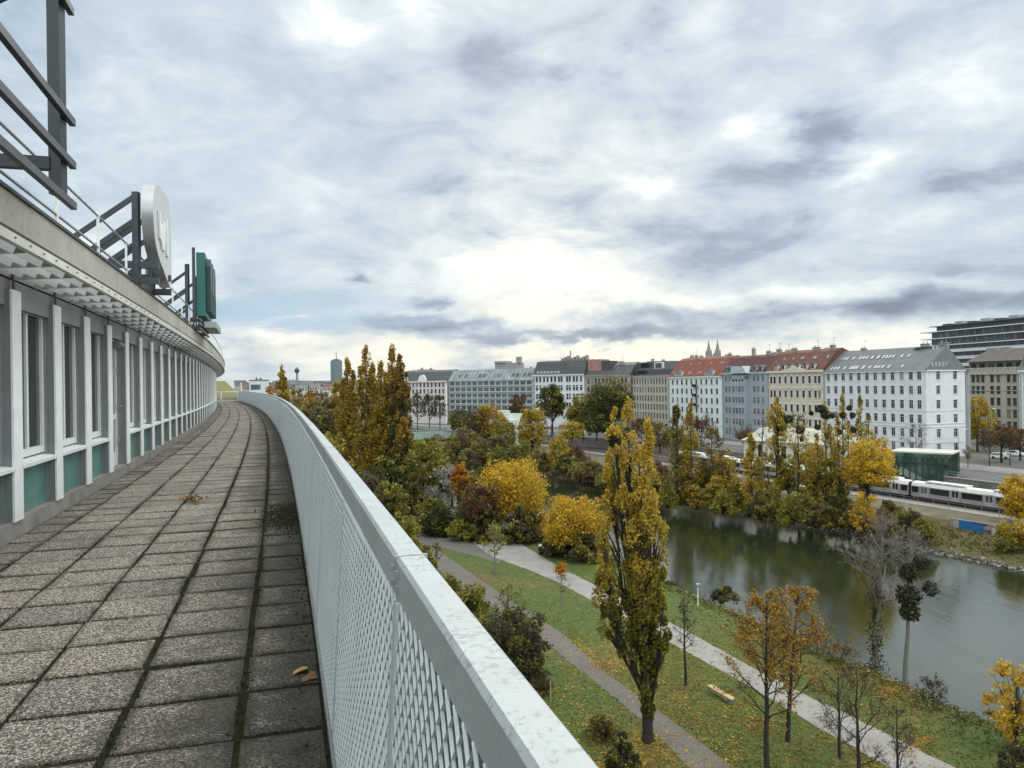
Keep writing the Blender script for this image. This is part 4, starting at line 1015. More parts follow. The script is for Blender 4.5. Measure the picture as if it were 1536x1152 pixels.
# H: glass and steel office
Ph, Qh = on_line(673, BL1, BD1), on_line(800, BL1, BD1)
H_ = Bld('glass_office', 'long grey glass office block with sloping glazed top floors', Ph, Qh, 18)
m_ = (Ph+Qh)/2; H = ZE(737, 571, m_)-STREET; wl = wallmat('office_panel', (.42, .44, .46)); Wd = H_.W; fl = floors(.5, (H-.6)/7, 7, .9, 1.9); cols = even(Wd, 14, .5); ww = (Wd-1)/14-.7
blue_glass = glassmat('office_glass', (.075, .10, .115), .08, .5, .15)
wpH = window_proto(ww, 1.9, 'bar', grey_metal, blue_glass)
H_.body(H, cols, fl, ww, wl); H_.windows(cols, fl, wpH); H_.bands([(z0-.5, .25, .5) for z0, _ in fl], grey_metal, name='ledge')
H_.mansard(H, 5.6, 4.5, glassmat('sloped_glazing', (.16, .20, .22), .15, .3, .2), 0)
for k in range(24):
    z0, h1, ya, yb = H_.rp; x = k*Wd/23
    mb = MB(); mb.beam((x, ya-.08, z0+.1), (x, yb-.08, z0+h1+.1), .18, .18); recalc(mb.build('rafter', grey_metal, H_.roof))
for x in (.12, .2, .37, .42, .55, .6, .75, .8, .88, .94): H_.on_roof(x*Wd, .45, 2.0, 2.2, dark_glass, 'roof_window')
mb = MB(); mb.box(Wd*.45, Wd*.72, 8, 13, H+5.4, H+8.6); mb.box(Wd*.70, Wd*.74, 8, 10, H+8.6, H+11.5); mb.box(Wd*.45, Wd*.58, 7.5, 13, H+8.6, H+9.6); recalc(mb.build('plant_room', pm('plant_room_grey', (.25, .26, .27), .15, .8, .7), H_.roof))
mb = MB(); mb.tube([(-.6, -1.2, 0), (-.6, -1.2, H-1)], .35, 8); H_.part(mb, 'corner_mast', white_metal)

# I: ornate pale house at the left end
Pi, Qi = on_line(598, BL1, BD1), on_line(671, BL1, BD1)
I_ = Bld('ornate_house', 'ornate pale pinkish house with dark roof at the left end of the row', Pi, Qi, 15)
m_ = (Pi+Qi)/2; H = ZE(640, 572, m_)-STREET; wl = wallmat('pinkish_render', (.56, .51, .50)); Wd = I_.W; fl = floors(4.4, (H-5)/5, 5, .9, 2.4); cols = even(Wd, 12, 1.5)
wpI = window_proto(1.3, 2.4, 'pediment', frame_dark, dark_glass, trim_white)
I_.body(H, cols, fl, 1.3, wl); I_.windows(cols, fl, wpI); I_.bands([(4.2, .3, .2), (H-.6, .8, .7), (H*.62, .25, .25)], wl)
I_.mansard(H, 5.0, 4.5, dark_roof, 1)
for x in (.12, .5): mb = MB(); mb.prism([(x*Wd-3, H), (x*Wd+3, H), (x*Wd+2, H+2.2), (x*Wd+.8, H+3.4), (x*Wd-.8, H+3.4), (x*Wd-2, H+2.2)], 'y', -.4, .6); recalc(mb.build('gable', trim_white, I_.t))

# J: beige stone house behind the corner
Pj, Qj = W(1440, 560, 236), W(1533, 560, 214)
J = Bld('stone_house', 'beige grey stone house with balustrade and brown roof right of the white corner house', Vector((Pj.x, Pj.y, 0)), Vector((Qj.x, Qj.y, 0)), 16)
H = ZE(1490, 559, (Pj+Qj)/2)-STREET; wl = wallmat('stone_beige', (.40, .375, .32)); Wd = J.W; fl = floors(4.0, (H-4.4)/5, 5, .9, 2.3); cols = [Wd*f for f in (.07, .15, .23, .31, .39, .54, .64, .80, .89)]
wpJ = window_proto(1.3, 2.3, 'pediment', frame_dark, dark_glass, wl)
J.body(H, cols, fl, 1.3, wl); J.windows(cols, fl, wpJ); J.bands([(4, .3, .2), (H-.5, .6, .6), (H*.75, .2, .2)], wl)
mb = MB(); mb.box(0, Wd, -.1, .15, H+1.3, H+1.5)
for k in range(40): x = .3+k*(Wd-.6)/39; mb.box(x-.12, x+.12, -.05, .1, H+.1, H+1.3)
J.part(mb, 'balustrade', wallmat('pale_stone', (.5, .48, .42)))
mb = MB(); mb.box(.8, Wd-.4, 2.5, 14, H+.05, H+3.4); J.roof = J.part(mb, 'roof_storey', pm('dull_green_cladding', (.10, .115, .10), .2, .8, .7))
for k in range(6): mb = MB(); x = Wd*(.12+k*.145); mb.box(x-1.0, x+1.0, 2.43, 2.47, H+.9, H+2.8); recalc(mb.build('window', dark_glass, J.roof))
mb = MB(); mb.hexa([(.2, 1.8, H+3.42), (Wd, 1.8, H+3.42), (Wd, 15, H+3.42), (.2, 15, H+3.42), (4.5, 6, H+6.9), (Wd-1, 6, H+6.9), (Wd-1, 11, H+6.9), (4.5, 11, H+6.9)]); recalc(mb.build('roof_slope', pm('brown_roof', (.10, .085, .075), .25, .6, .8), J.roof))
for k in range(7): mb = MB(); x = 2+k*1.3; mb.box(x-.4, x+.4, 8, 9, H+6.4, H+7.6); recalc(mb.build('chimney', MATS['chimney_render'], J.roof))
# white sliver at the frame edge
Pk = W(1529, 560, 205); t0 = Vector((Pk.x, Pk.y, 0)); Kh = Bld('white_town_house', 'narrow strip of a white town house at the right edge of the photo', t0, t0+Vector((6.5, -11, 0)), 14)
H = ZE(1532, 556, t0)-STREET; fl = floors(4, (H-4.4)/5, 5, .9, 2.2); cols = even(Kh.W, 5, .6); wl = MATS['white_render']
Kh.body(H, cols, fl, 1.15, wl); Kh.windows(cols, fl, wpC if False else wpF); Kh.bands([(H-.4, .5, .5)], trim_white); Kh.mansard(H, 3.4, 2.5, zinc_roof, 1.5)
mb = MB(); mb.tube([(1.5, 1.5, H), (1.5, 1.5, H+4), (1.5, 1.5, H+5.2)], [1.3, 1.1, .1], 8); recalc(mb.build('turret', zinc_roof, Kh.roof))

# K: big modern terraced block
Pm, Qm = W(1386, 500, 400), W(1600, 500, 318)
M_ = Bld('modern_office', 'large dark glass office block with projecting white floor slabs behind the corner house', Vector((Pm.x, Pm.y, 0)), Vector((Qm.x, Qm.y, 0)), 40)
zt = ZE(1386, 501, Pm)-STREET; zb = ZE(1600, 478, Qm)-STREET; zt = (zt+zb)/2; Wd = M_.W; FH = 3.55
slabm = pm('slab_white', (.60, .62, .64), .08, .8, .5); dg = glassmat('dark_curtain_glass', (.03, .038, .048), .06, .6, .1)
mb = MB(); mb.box(2.5, Wd, 2.5, 40, 0, zt); M_.part(mb, 'wall', dg)
mb = MB()
for k in range(10): z = zt-k*FH; mb.box(-3+(0 if k < 2 else 2.5), Wd, (0 if k < 4 else .8), 40, z, z+.42)
M_.part(mb, 'floor_slab', slabm)
mb = MB()
for k in range(1, 9):
    z = zt-k*FH+.42
    if k >= 3: mb.box(0, Wd, .9, 1.0, z, z+1.1)
M_.part(mb, 'parapet', pm('parapet_white', (.52, .56, .60), .08, .8, .4))
mb = MB()
for k in range(10):
    z = zt-k*FH-FH+.44
    for i in range(int(Wd/1.4)):
        if (i*7+k*3) % 5: mb.box(2.5+i*1.4, 2.58+i*1.4, 2.3, 2.5, z, z+FH-.46)
        if (i*5+k*11) % 4 == 0: mb.box(2.6+i*1.4, 3.85+i*1.4, 2.44, 2.49, z, z+FH-.46, 1)
M_.part(mb, 'mullions', [grey_metal, blue_glass])
mb = MB(); mb.box(3, Wd, 5, 36, zt+.42, zt+3.0); M_.roof = M_.part(mb, 'roof_storey', pm('dark_cladding', (.06, .06, .06), .3, 1, .7))
mb = MB(); mb.box(0, Wd, 3, 38, zt+3.0, zt+3.3); recalc(mb.build('roof_slab', pm('roof_slab_dark', (.12, .13, .14), .2, 1, .7), M_.roof))
for k in range(10): mb = MB(); x = 8+k*Wd/10; mb.box(x-2, x+3, 6, 12, zt+3.3, zt+4.2+.7*(k % 2)); recalc(mb.build('plant_unit', grey_metal if k % 2 else black_metal, M_.roof))
for o in (wp, wpC, wpE, wpF, wpG, wpH, wpI, wpJ): pass
def free_protos():
    for o in [o for o in COL.objects if o.parent is None and o.name.split('.')[0] == 'window']: kill(o)
free_protos()

# ---------------------------------------------------------------- background roofs, church, towers, far houses
def back_house(label, px0, px1, ytop, dist, wall, roofm, rh=3, nwin=6, name='background_house'):
    P, Q = W(px0, ytop, dist), W(px1, ytop, dist); P = Vector((P.x, P.y, 0)); Q = Vector((Q.x, Q.y, 0)); b = Bld(name, label, P, Q, 14)
    H = ZE((px0+px1)/2, ytop, P)-STREET-rh; mb = MB(); mb.box(0, b.W, 0, 14, 0, H); b.part(mb, 'wall', wall)
    mb = MB(); mb.hexa([(-.2, -.3, H), (b.W+.2, -.3, H), (b.W+.2, 14.3, H), (-.2, 14.3, H), (rh*.4, 5, H+rh), (b.W-rh*.4, 5, H+rh), (b.W-rh*.4, 9, H+rh), (rh*.4, 9, H+rh)]); b.roof = b.part(mb, 'roof', roofm)
    for j in range(2):
        for i in range(nwin): mb = MB(); x = b.W*(i+.5)/nwin; mb.box(x-b.W/nwin*.22, x+b.W/nwin*.22, -.06, -.01, H-3.2*(j+1), H-3.2*(j+1)+1.9); b.part(mb, 'window', dark_glass)
    b.chimney(b.W*.3, 7, H+rh-.5, 1.6, 1.4); b.chimney(b.W*.75, 7, H+rh-.5, 1.6, 1.1); return b
grey_w = wallmat('far_grey_wall', (.33, .33, .33)); pale_w = wallmat('far_pale_wall', (.52, .51, .50)); red_t = tilemat('far_red_tiles', (.16, .06, .045))
back_house('low dark roof behind the brown house above the dark green tree', 898, 948, 545, 400, grey_w, dark_roof)
back_house('grey roof behind the sandy house just left of the orange roof', 972, 1008, 541, 390, grey_w, zinc_roof)
back_house('grey stone block with attic rising behind the orange red roof', 1034, 1066, 536, 340, wallmat('far_stone', (.30, .28, .25)), dark_roof)
back_house('brown stone attic behind the twin church spires', 1066, 1108, 534, 330, wallmat('far_stone', (.30, .28, .25)), pm('brown_roof2', (.11, .10, .085), .25, .6, .8))
back_house('flat grey penthouse behind the brown red roof of the cream house', 1168, 1200, 527, 290, grey_w, zinc_roof, 1.5)
back_house('grey penthouse behind the left end of the zinc hip roof', 1226, 1262, 524, 275, grey_w, zinc_roof, 1.5)
back_house('dark roof with vents behind the ornate pale house', 622, 652, 554, 500, pale_w, dark_roof)
back_house('long dark roof behind the left half of the ornate pale house', 590, 628, 557, 520, grey_w, dark_roof)
back_house('grey roof strip behind the right end of the glass office', 770, 806, 552, 470, grey_w, zinc_roof)
# twin spired church
p = W(1070, 540, 620); t = thing('church', 'distant twin spired gothic church behind the orange red roof', 'church', (p.x, p.y, STREET)); O = t.location
stone = pm('church_stone', (.24, .235, .23), .2, .3, .9); zc = W(1070, 533, 620).z; zs = W(1070, 509, 620).z
for dx in (-3.6, 3.6):
    mb = MB(); mb.box(p.x+dx-2.0, p.x+dx+2.0, p.y-2, p.y+2, STREET, zc); mb.box(p.x+dx-1.6, p.x+dx+1.6, p.y-1.6, p.y+1.6, zc, zc+3.5)
    tw = recalc(mb.build('tower', stone, t, O)); mb = MB(); mb.tube([(p.x+dx, p.y, zc+3.4), (p.x+dx, p.y, zs)], [1.7, .1], 8)
    for a in range(4): x = p.x+dx+(1.8 if a % 2 else -1.8); y = p.y+(1.8 if a < 2 else -1.8); mb.tube([(x, y, zc), (x, y, zc+5.5)], [.5, .05], 5)
    recalc(mb.build('spire', stone, t, O))
mb = MB(); mb.box(p.x-9, p.x+9, p.y, p.y+40, STREET, zc-9); mb.prism([(p.x-9, zc-9), (p.x+9, zc-9), (p.x, zc-.5)], 'y', p.y, p.y+40); recalc(mb.build('nave', stone, t, O))
# round-topped glass tower on the left
p = W(504.5, 545, 1500); t = thing('office_tower', 'tall grey blue glass tower with antenna on the left skyline', 'tower', (p.x, p.y, STREET)); O = t.location
zt = W(504, 541, 1500).z; r = 11.3; mb = MB()
m, tt, b = new_mat('tower_glass'); q = coords(tt); w = tt.new('ShaderNodeTexWave', wave_type='BANDS', bands_direction='Z'); tt.put(w.inputs[0], q); w.inputs['Scale'].default_value = .25
tt.put(b.inputs['Base Color'], tt.mix(w.outputs[0], (.10, .135, .16), (.16, .20, .225))); b.inputs['Roughness'].default_value = .2
mb.tube([(p.x, p.y, STREET), (p.x, p.y, zt)], r, 20); recalc(mb.build('shaft', m, t, O)); mb = MB(); mb.tube([(p.x, p.y, zt), (p.x, p.y, zt+3)], [r*.8, r*.5], 16); recalc(mb.build('crown', dark_steel, t, O))
mb = MB(); mb.tube([(p.x, p.y, zt), (p.x, p.y, W(504, 527, 1500).z)], [.9, .4], 6); recalc(mb.build('antenna', dark_steel, t, O))
p = W(445.5, 560, 1500); t = thing('mast_tower', 'slim chimney tower with a round platform head on the left skyline', 'tower', (p.x, p.y, STREET)); O = t.location
z1, z2 = W(445, 558, 1500).z, W(445, 551, 1500).z; mb = MB(); mb.tube([(p.x, p.y, STREET), (p.x, p.y, z2)], [2.6, 1.8], 10); recalc(mb.build('shaft', pm('tower_concrete', (.22, .23, .24), .1, .2, .8), t, O)); mb = MB(); mb.tube([(p.x, p.y, z1-2), (p.x, p.y, z1), (p.x, p.y, z1+5), (p.x, p.y, z1+6.5)], [2, 4.6, 4.6, 2.4], 14); recalc(mb.build('head', dark_steel, t, O))
for px, tx in ((385, 'left'), (391, 'right')):
    p = W(px, 570, 1600); t = thing('church_tower', 'thin dark %s one of two church towers on the far left skyline' % tx, 'tower', (p.x, p.y, STREET)); O = t.location; z = W(px, 567, 1600).z
    mb = MB(); mb.box(p.x-3, p.x+3, p.y-3, p.y+3, STREET, z-4); recalc(mb.build('shaft', stone, t, O)); mb = MB(); mb.tube([(p.x, p.y, z-4), (p.x, p.y, z+2)], [3.6, .2], 8); recalc(mb.build('spire', pm('copper_dark', (.06, .09, .09), .2, .3, .7), t, O))
# houses of the far left quarter
fr = random.Random(3); ORD = ['first', 'second', 'third', 'fourth', 'fifth', 'sixth', 'seventh', 'eighth', 'ninth', 'tenth', 'eleventh', 'twelfth', 'thirteenth', 'fourteenth']
far_walls = [wallmat('far_pale_wall', (.52, .51, .50)), wallmat('far_cream_wall', (.48, .44, .38)), grey_w]; far_roofs = [red_t, dark_roof, zinc_roof]
rows_ = [(362, 606, 576, 1100, 12), (352, 612, 573.5, 1500, 13), (350, 620, 571.5, 2000, 14)]
wn = ['pale', 'cream', 'grey']; rn = ['red', 'dark', 'zinc']; en = ['nearest', 'middle', 'farthest']; idx = 0
for r_, (a, b, yy, dist, n) in enumerate(rows_):
    for i in range(n):
        px0 = a+(b-a)*i/n; wpx = (b-a)/n*fr.uniform(.7, 1.0); wi, ri = fr.randrange(3), fr.randrange(3); yt = yy+fr.uniform(-2, 2)
        P, Q = W(px0, yt, dist), W(px0+wpx, yt, dist); bb = Bld('far_house', 'distant %s house with %s roof, %s from left in the %s skyline row' % (wn[wi], rn[ri], ORD[i], en[r_]), Vector((P.x, P.y, 0)), Vector((Q.x, Q.y, 0)), 16, group='houses of the far left quarter')
        H = W(px0, yt, dist).z-STREET; mb = MB(); mb.box(0, bb.W, 0, 16, 0, H-4); bb.part(mb, 'wall', far_walls[wi]); mb = MB()
        mb.prism([(-.5, H-4), (16.5, H-4), (8, H)], 'x', -.3, bb.W+.3); bb.part(mb, 'roof', far_roofs[ri])
        for c in range(4): mb = MB(); x = bb.W*(c+.5)/4; mb.box(x-1.2, x+1.2, -.08, -.01, H-8, H-5.5); bb.part(mb, 'window', dark_glass)
P = W(374, 585, 420); bb = Bld('white_block', 'small white block with pale blue sign panel at the left end of the skyline', Vector((P.x, P.y, 0)), Vector((P.x+7.0, P.y, 0)), 12)
H = W(374, 571, 420).z-STREET; mb = MB(); mb.box(0, bb.W, 0, 12, 0, H); bb.part(mb, 'wall', MATS['cool_white_render']); mb = MB(); mb.box(-.2, bb.W+.2, -.3, 12.2, H, H+.5); bb.part(mb, 'roof', zinc_roof); mb = MB(); mb.box(.8, bb.W-.8, -.1, -.01, H-5, H-2.2); bb.part(mb, 'window', blue_glass)
# ---------------------------------------------------------------- trees and shrubs
Y1, Y2, Y3 = (.36, .21, .02), (.55, .33, .025), (.70, .44, .05)
LM = {
 'yellow': leafmat('leaf_yellow', [(.24, .15, .02), (.56, .36, .032), (.82, .56, .07)]),
 'gold': leafmat('leaf_gold', [(.15, .115, .026), (.40, .285, .04), (.66, .47, .075)]),
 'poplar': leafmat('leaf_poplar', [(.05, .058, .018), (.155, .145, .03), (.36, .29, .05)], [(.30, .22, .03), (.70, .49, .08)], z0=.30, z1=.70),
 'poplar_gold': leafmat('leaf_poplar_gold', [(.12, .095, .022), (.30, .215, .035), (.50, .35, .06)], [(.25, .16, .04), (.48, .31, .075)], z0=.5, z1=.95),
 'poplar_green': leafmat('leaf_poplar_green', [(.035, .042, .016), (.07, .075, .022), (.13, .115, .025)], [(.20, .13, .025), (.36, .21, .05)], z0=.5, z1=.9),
 'orange': leafmat('leaf_orange', [(.22, .085, .015), (.42, .17, .02), (.58, .26, .035)]),
 'rust': leafmat('leaf_rust', [(.07, .038, .024), (.125, .065, .035), (.20, .11, .05)]),
 'brown': leafmat('leaf_brown', [(.065, .05, .028), (.17, .12, .05), (.34, .24, .09)]),
 'olive': leafmat('leaf_olive', [(.07, .07, .02), (.20, .18, .04), (.42, .35, .075)]),
 'lime': leafmat('leaf_lime', [(.12, .115, .025), (.25, .225, .045), (.42, .355, .075)]),
 'green': leafmat('leaf_green', [(.028, .038, .014), (.06, .075, .024), (.115, .125, .04)]),
 'dull': leafmat('leaf_dull', [(.045, .040, .025), (.09, .076, .043), (.16, .13, .07)]),
 'pale': leafmat('leaf_pale', [(.16, .15, .12), (.26, .25, .21), (.38, .37, .32)]),
 'autumn': leafmat('leaf_autumn', [(.14, .08, .02), (.34, .19, .03), (.56, .34, .05)]),
 'mistletoe': leafmat('leaf_mistletoe', [(.018, .022, .010), (.03, .036, .014), (.05, .055, .02)], trans=.15),
}
def leaf_quads(C, size, up=0.0):
    n = len(C); a = nr.normal(size=(n, 3)); a[:, 2] += up; a /= np.linalg.norm(a, axis=1)[:, None]
    b = nr.normal(size=(n, 3)); b -= a*(a*b).sum(1)[:, None]; b /= np.linalg.norm(b, axis=1)[:, None]
    L = (size*(.45+1.1*nr.random(n)**1.6*1.35))[:, None]; a = a*L*.62; b = b*L*.42
    c = np.cross(a, b); c /= np.linalg.norm(c, axis=1)[:, None]+1e-9; c *= L*.12
    V = np.stack([C-a, C+b+c, C+a, C-b+c], 1).reshape(-1, 3); return V, np.arange(4*n).reshape(n, 4)
LAST = [None]
ALT = {'rust': 'brown', 'brown': 'olive', 'dull': 'olive', 'olive': 'lime', 'green': 'olive', 'lime': 'olive', 'gold': 'lime', 'yellow': 'gold', 'autumn': 'gold', 'orange': 'autumn', 'poplar_gold': 'gold', 'poplar_green': 'poplar_gold'}
def clump_points(cent, rad, n, flat=1.0):
    k = len(cent); w = nr.gamma(1.6, 1, k); i = nr.choice(k, n, p=w/w.sum()); LAST[0] = i; r = np.array(rad)[i][:, None] if hasattr(rad, '__len__') else rad
    d = nr.normal(size=(n, 3)); d /= np.linalg.norm(d, axis=1)[:, None]; d *= nr.uniform(.25, 1, n)[:, None]**.6; d[:, 2] *= flat
    return np.array(cent)[i]+d*r
def limbs(mb, base, tops, r0, droop=.25, n=5, seg=4, wig=.1):
    """curved tapered branches from points on the trunk to each top"""
    for b, t_, r in zip(base, tops, r0):
        b = Vector(b); t_ = Vector(t_); L = (t_-b).length; pts = []; rr = []
        for k in range(seg+1):
            f = k/seg; q = b.lerp(t_, f); q.z -= math.sin(f*math.pi)*L*droop*.4
            q += Vector((nr.normal(), nr.normal(), nr.normal()))*wig*L*.12*(f > 0)*(f < 1); pts.append(q); rr.append(max(.012, r*(1-f*.85)))
        mb.tube(pts, rr, n, cap=False)
def branch(mb, p, d, L, r, depth, spread, rmin, upb=.25):
    n = 3; pts = [p]; q = p.copy(); dd = d.copy()
    for k in range(n):
        dd = (dd+Vector((nr.normal(), nr.normal(), nr.normal()))*.16+Vector((0, 0, upb*.25))).normalized(); q = q+dd*L/n; pts.append(q)
    mb.tube(pts, [r*(1-.45*k/n) for k in range(n+1)], 5 if r > .06 else 3, cap=False)
    if depth == 0: return
    for k in range(int(nr.integers(3, 5)) if depth > 1 else int(nr.integers(3, 6))):
        f = nr.uniform(.3, 1); i = min(n-1, int(f*n)); s = pts[i].lerp(pts[i+1], f*n-i)
        ax = Vector((nr.normal(), nr.normal(), nr.normal()*.5)); e = (dd+ax.normalized()*spread).normalized()
        branch(mb, s, e, L*nr.uniform(.45, .72), max(rmin, r*.5*nr.uniform(.7, 1)), depth-1, spread, rmin, upb)
def place(px, py_mid, y, z0): p = W(px, py_mid, y); return Vector((p.x, p.y, z0))
def tree(name, label, cat, px, y, top, wpx, kind, pal, n=3000, z0=PARK, cb=.3, ls=None, group=None, bk=None, base_px=None, leaf_scale=1.0, spires=None, dens=1.0):
    zt = W(px, top, y).z; h = zt-z0; wd = wpx*y/F; bp = place(px, (top+576)/2 if top < 560 else top+40, y, z0)
    if base_px is not None: b2 = G(base_px[0], base_px[1], z0); bp_base = Vector((b2.x, b2.y, z0))
    else: bp_base = bp
    t = thing(name, label, cat, bp_base, 0, group); off_ = bp-bp_base; off_.z = 0
    bk = bk or bark; ls = (ls or max(.16, y*.0026))*leaf_scale; mb = MB(); R_ = wd/2
    if kind == 'poplar':
        cent, rad = [], []
        sp = spires or [(0, 0, .08, 1.0, 1.0)]
        for (dx, dy, zb, ztp, rf) in sp:
            ax = off_+Vector((dx*R_, dy*R_, 0)); b0 = Vector((dx*R_*.15, dy*R_*.15, h*zb*.6)); tp = ax+Vector((0, 0, h*ztp*.97))
            mid = b0.lerp(tp, .45); mid.x = b0.x+(tp.x-b0.x)*.75; mid.y = b0.y+(tp.y-b0.y)*.75
            mb.tube([b0, mid, tp], [max(.06, .018*h*rf), .010*h*rf, .02], 6, cap=False)
            m = int(36+h*3.0*rf)
            for k in range(m):
                f = nr.random(); z = h*(zb+(ztp-zb)*f); pr = (min(1, (f+.03)*4.5))**.6*(1-max(0, (f-.35)/.65)**1.7)*.92+.05
                a = nr.uniform(0, 6.28); q = R_*rf*pr*nr.uniform(.15, 1)**.6; c = Vector((b0.x+(ax.x-b0.x)*min(1, f*2.2)+math.cos(a)*q, b0.y+(ax.y-b0.y)*min(1, f*2.2)+math.sin(a)*q, z))
                cent.append(c); rad.append(R_*rf*(.16+.16*pr)*nr.uniform(.7, 1.3))
                if k % 3 == 0:
                    st = b0.lerp(mid, min(1, f*1.6)) if f < .5 else mid.lerp(tp, (f-.5)*1.8 if f < .95 else .9)
                    if st.z > c.z: st.z = max(.2, c.z-R_*.8)
                    limbs(mb, [st], [c], [.010*h*.35+.02], 0, 3, 2)
        P = clump_points(cent, rad, n, 1.9)
    elif kind == 'round':
        zc = h*(cb+(1-cb)*.42); rz = h-zc; rd = zc-h*cb; cent, rad = [], []; m = int(26+n/60)
        lob = [(nr.uniform(0, 6.28), nr.uniform(-.5, .8), nr.uniform(.80, 1.15)) for _ in range(8)]
        for k in range(m):
            d = nr.normal(size=3); d /= np.linalg.norm(d); s_ = .86
            for la, lz, lr in lob:
                cs = math.cos(la)*math.sqrt(max(0, 1-lz*lz))*d[0]+math.sin(la)*math.sqrt(max(0, 1-lz*lz))*d[1]+lz*d[2]
                if cs > .7: s_ = lr
            q = nr.uniform(.2, 1)**.45*s_*.86; bx = (1/max(.35, math.sqrt(1-min(.98, d[2]*d[2]))))**(.75 if d[2] < 0 else .3)
            c = off_+Vector((d[0]*q*R_*bx, d[1]*q*R_*bx, zc+d[2]*q*(rz if d[2] > 0 else rd))); cent.append(c); rad.append(min(R_, rz)*nr.uniform(.17, .32))
        tz = h*max(.12, cb*.9); fork = Vector((off_.x*.4, off_.y*.4, tz)); r0 = max(.05, .016*h+.01*wd)
        mb.tube([(0, 0, -.2), (off_.x*.2+nr.normal()*.05, off_.y*.2, tz*.5), fork], [r0*1.25, r0, r0*.85], 8, cap=False)
        top_ = off_+Vector((0, 0, zc+rz*.5)); mb.tube([fork, fork.lerp(top_, .5)+Vector((nr.normal()*.1*R_, nr.normal()*.1*R_, 0)), top_], [r0*.8, r0*.45, .02], 6, cap=False)
        sel = nr.permutation(m)[:min(m, 34)]
        limbs(mb, [fork.lerp(top_, nr.uniform(0, .55)) for _ in sel], [cent[i] for i in sel], [r0*.38]*len(sel), .15, 4, 4)
        P = clump_points(cent, rad, n, .85)
    elif kind == 'shrub':
        cent, rad = [], []; m = int(22+n/70); n = int(n*1.6)
        for k in range(m):
            d = nr.normal(size=3); d /= np.linalg.norm(d); q = nr.uniform(.3, 1)**.5*nr.uniform(.75, 1.02)
            cent.append(Vector((d[0]*q*R_*.9, d[1]*q*R_*.9, h*(.12+.76*q*abs(d[2]))))+off_); rad.append(min(R_, h)*nr.uniform(.17, .30))
        limbs(mb, [off_+Vector((nr.normal()*.2, nr.normal()*.2, 0)) for _ in range(m)], [off_+(c-off_)*nr.uniform(1.0, 1.28) for c in cent], [.05]*m, -.2, 3, 3)
        P = clump_points(cent, rad, n, .9)
    elif kind in ('bare', 'sparse'):
        r0 = .014*h+.03; tz = h*(cb if cb else .3); q = Vector((0, 0, -.2)); pts = [q]; N_ = 6
        for k in range(N_): q = off_*((k+1)/N_)+Vector((nr.normal()*.013*h*.3, nr.normal()*.013*h*.3, h*.92*(k+1)/N_)); pts.append(q)
        mb.tube(pts, [r0*(1-.88*k/N_) for k in range(N_+1)], 7, cap=False)
        nb = int(15*dens)
        for k in range(nb):
            f = cb+(1-cb)*(k+.5)/nb*.95; i = min(N_-1, int(f*N_)); s_ = pts[i].lerp(pts[i+1], f*N_-i); a = k*2.4+nr.normal()*.4
            prof = math.sin(min(1, (f-cb)/(1-cb)*.8+.25)*math.pi)*.8+.3
            d = Vector((math.cos(a), math.sin(a), nr.uniform(.5, 1.1))).normalized(); branch(mb, s_, d, R_*prof*nr.uniform(.7, 1.0), r0*.34*(1.15-f*.7), 3 if y < 80 else 2, .75, .009 if y < 90 else .02)
        P = None
        if n:
            vs = np.array(mb.v); vs = vs[vs[:, 2] > tz*.9]; P = vs[nr.integers(0, len(vs), n)]+nr.normal(0, ls*.9, (n, 3))
    o = mb.build('trunk' if kind != 'shrub' else 'stems', bk, t); 
    o.data.polygons.foreach_set('use_smooth', [True]*len(o.data.polygons))
    if P is not None:
        V, Q = leaf_quads(P, np.full(len(P), ls), .0); two = pal in ALT and kind not in ('bare', 'sparse')
        me = np_mesh('crown' if kind != 'shrub' else 'foliage', V, Q, [LM[pal], LM[ALT[pal]]] if two else LM[pal]); link(me.name, me, t)
        if two and len(me.polygons) == len(P): ids = LAST[0]; mi = ((ids*2654435761 >> 7) % 100 < (32 if kind == 'shrub' else 22)).astype(np.int32); me.polygons.foreach_set('material_index', mi)
    return t, off_, h
def ball(t, c, r, n=900):
    r *= .86
    """mistletoe: a dense twiggy ball on a branch, c relative to the tree"""
    d = nr.normal(size=(n, 3)); d /= np.linalg.norm(d, axis=1)[:, None]; d *= (nr.uniform(.35, 1.05, n)**.5)[:, None]*r*(1+.12*np.sin(d[:, :1]*5+d[:, 1:2]*4))
    V, Q = leaf_quads(np.array(c)+d, np.full(n, max(.10, r*.17))); me = np_mesh('mistletoe_ball', V, Q, LM['mistletoe']); link('mistletoe_ball', me, t)
def balls(t, y, lst, sx=1.0):
    for px, py, rp in lst: p = W(px, py, y)-t.location; ball(t, p, rp*y/F)

# near bank -------------------------------------------------------
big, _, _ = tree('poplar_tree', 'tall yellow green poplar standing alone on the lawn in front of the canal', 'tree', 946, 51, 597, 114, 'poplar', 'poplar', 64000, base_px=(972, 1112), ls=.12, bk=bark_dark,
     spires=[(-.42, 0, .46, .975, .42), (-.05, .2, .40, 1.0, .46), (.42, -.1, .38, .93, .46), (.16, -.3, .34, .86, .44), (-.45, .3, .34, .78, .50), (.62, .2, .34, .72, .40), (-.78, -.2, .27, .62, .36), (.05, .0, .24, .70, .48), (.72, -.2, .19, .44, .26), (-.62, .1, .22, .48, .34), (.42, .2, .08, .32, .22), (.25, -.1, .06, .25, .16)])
mb = MB(); bz = big.location; tp = W(938, 640, 51)-bz; mb.tube([(0, 0, -.3), (0, 0, .6), (-.1, 0, 4.5), (tp.x*.6, 0, 11), (tp.x*.9, 0, 17)], [.50, .36, .33, .26, .12], 10); mb.build('trunk', bark_dark, big, None)
balls(big, 51, [(922, 660, 11)], 1)
tree('round_tree', 'bright golden yellow low round tree beside the tall lone poplar', 'tree', 863, 107, 731, 112, 'round', 'yellow', 17000, cb=.12, ls=.21)
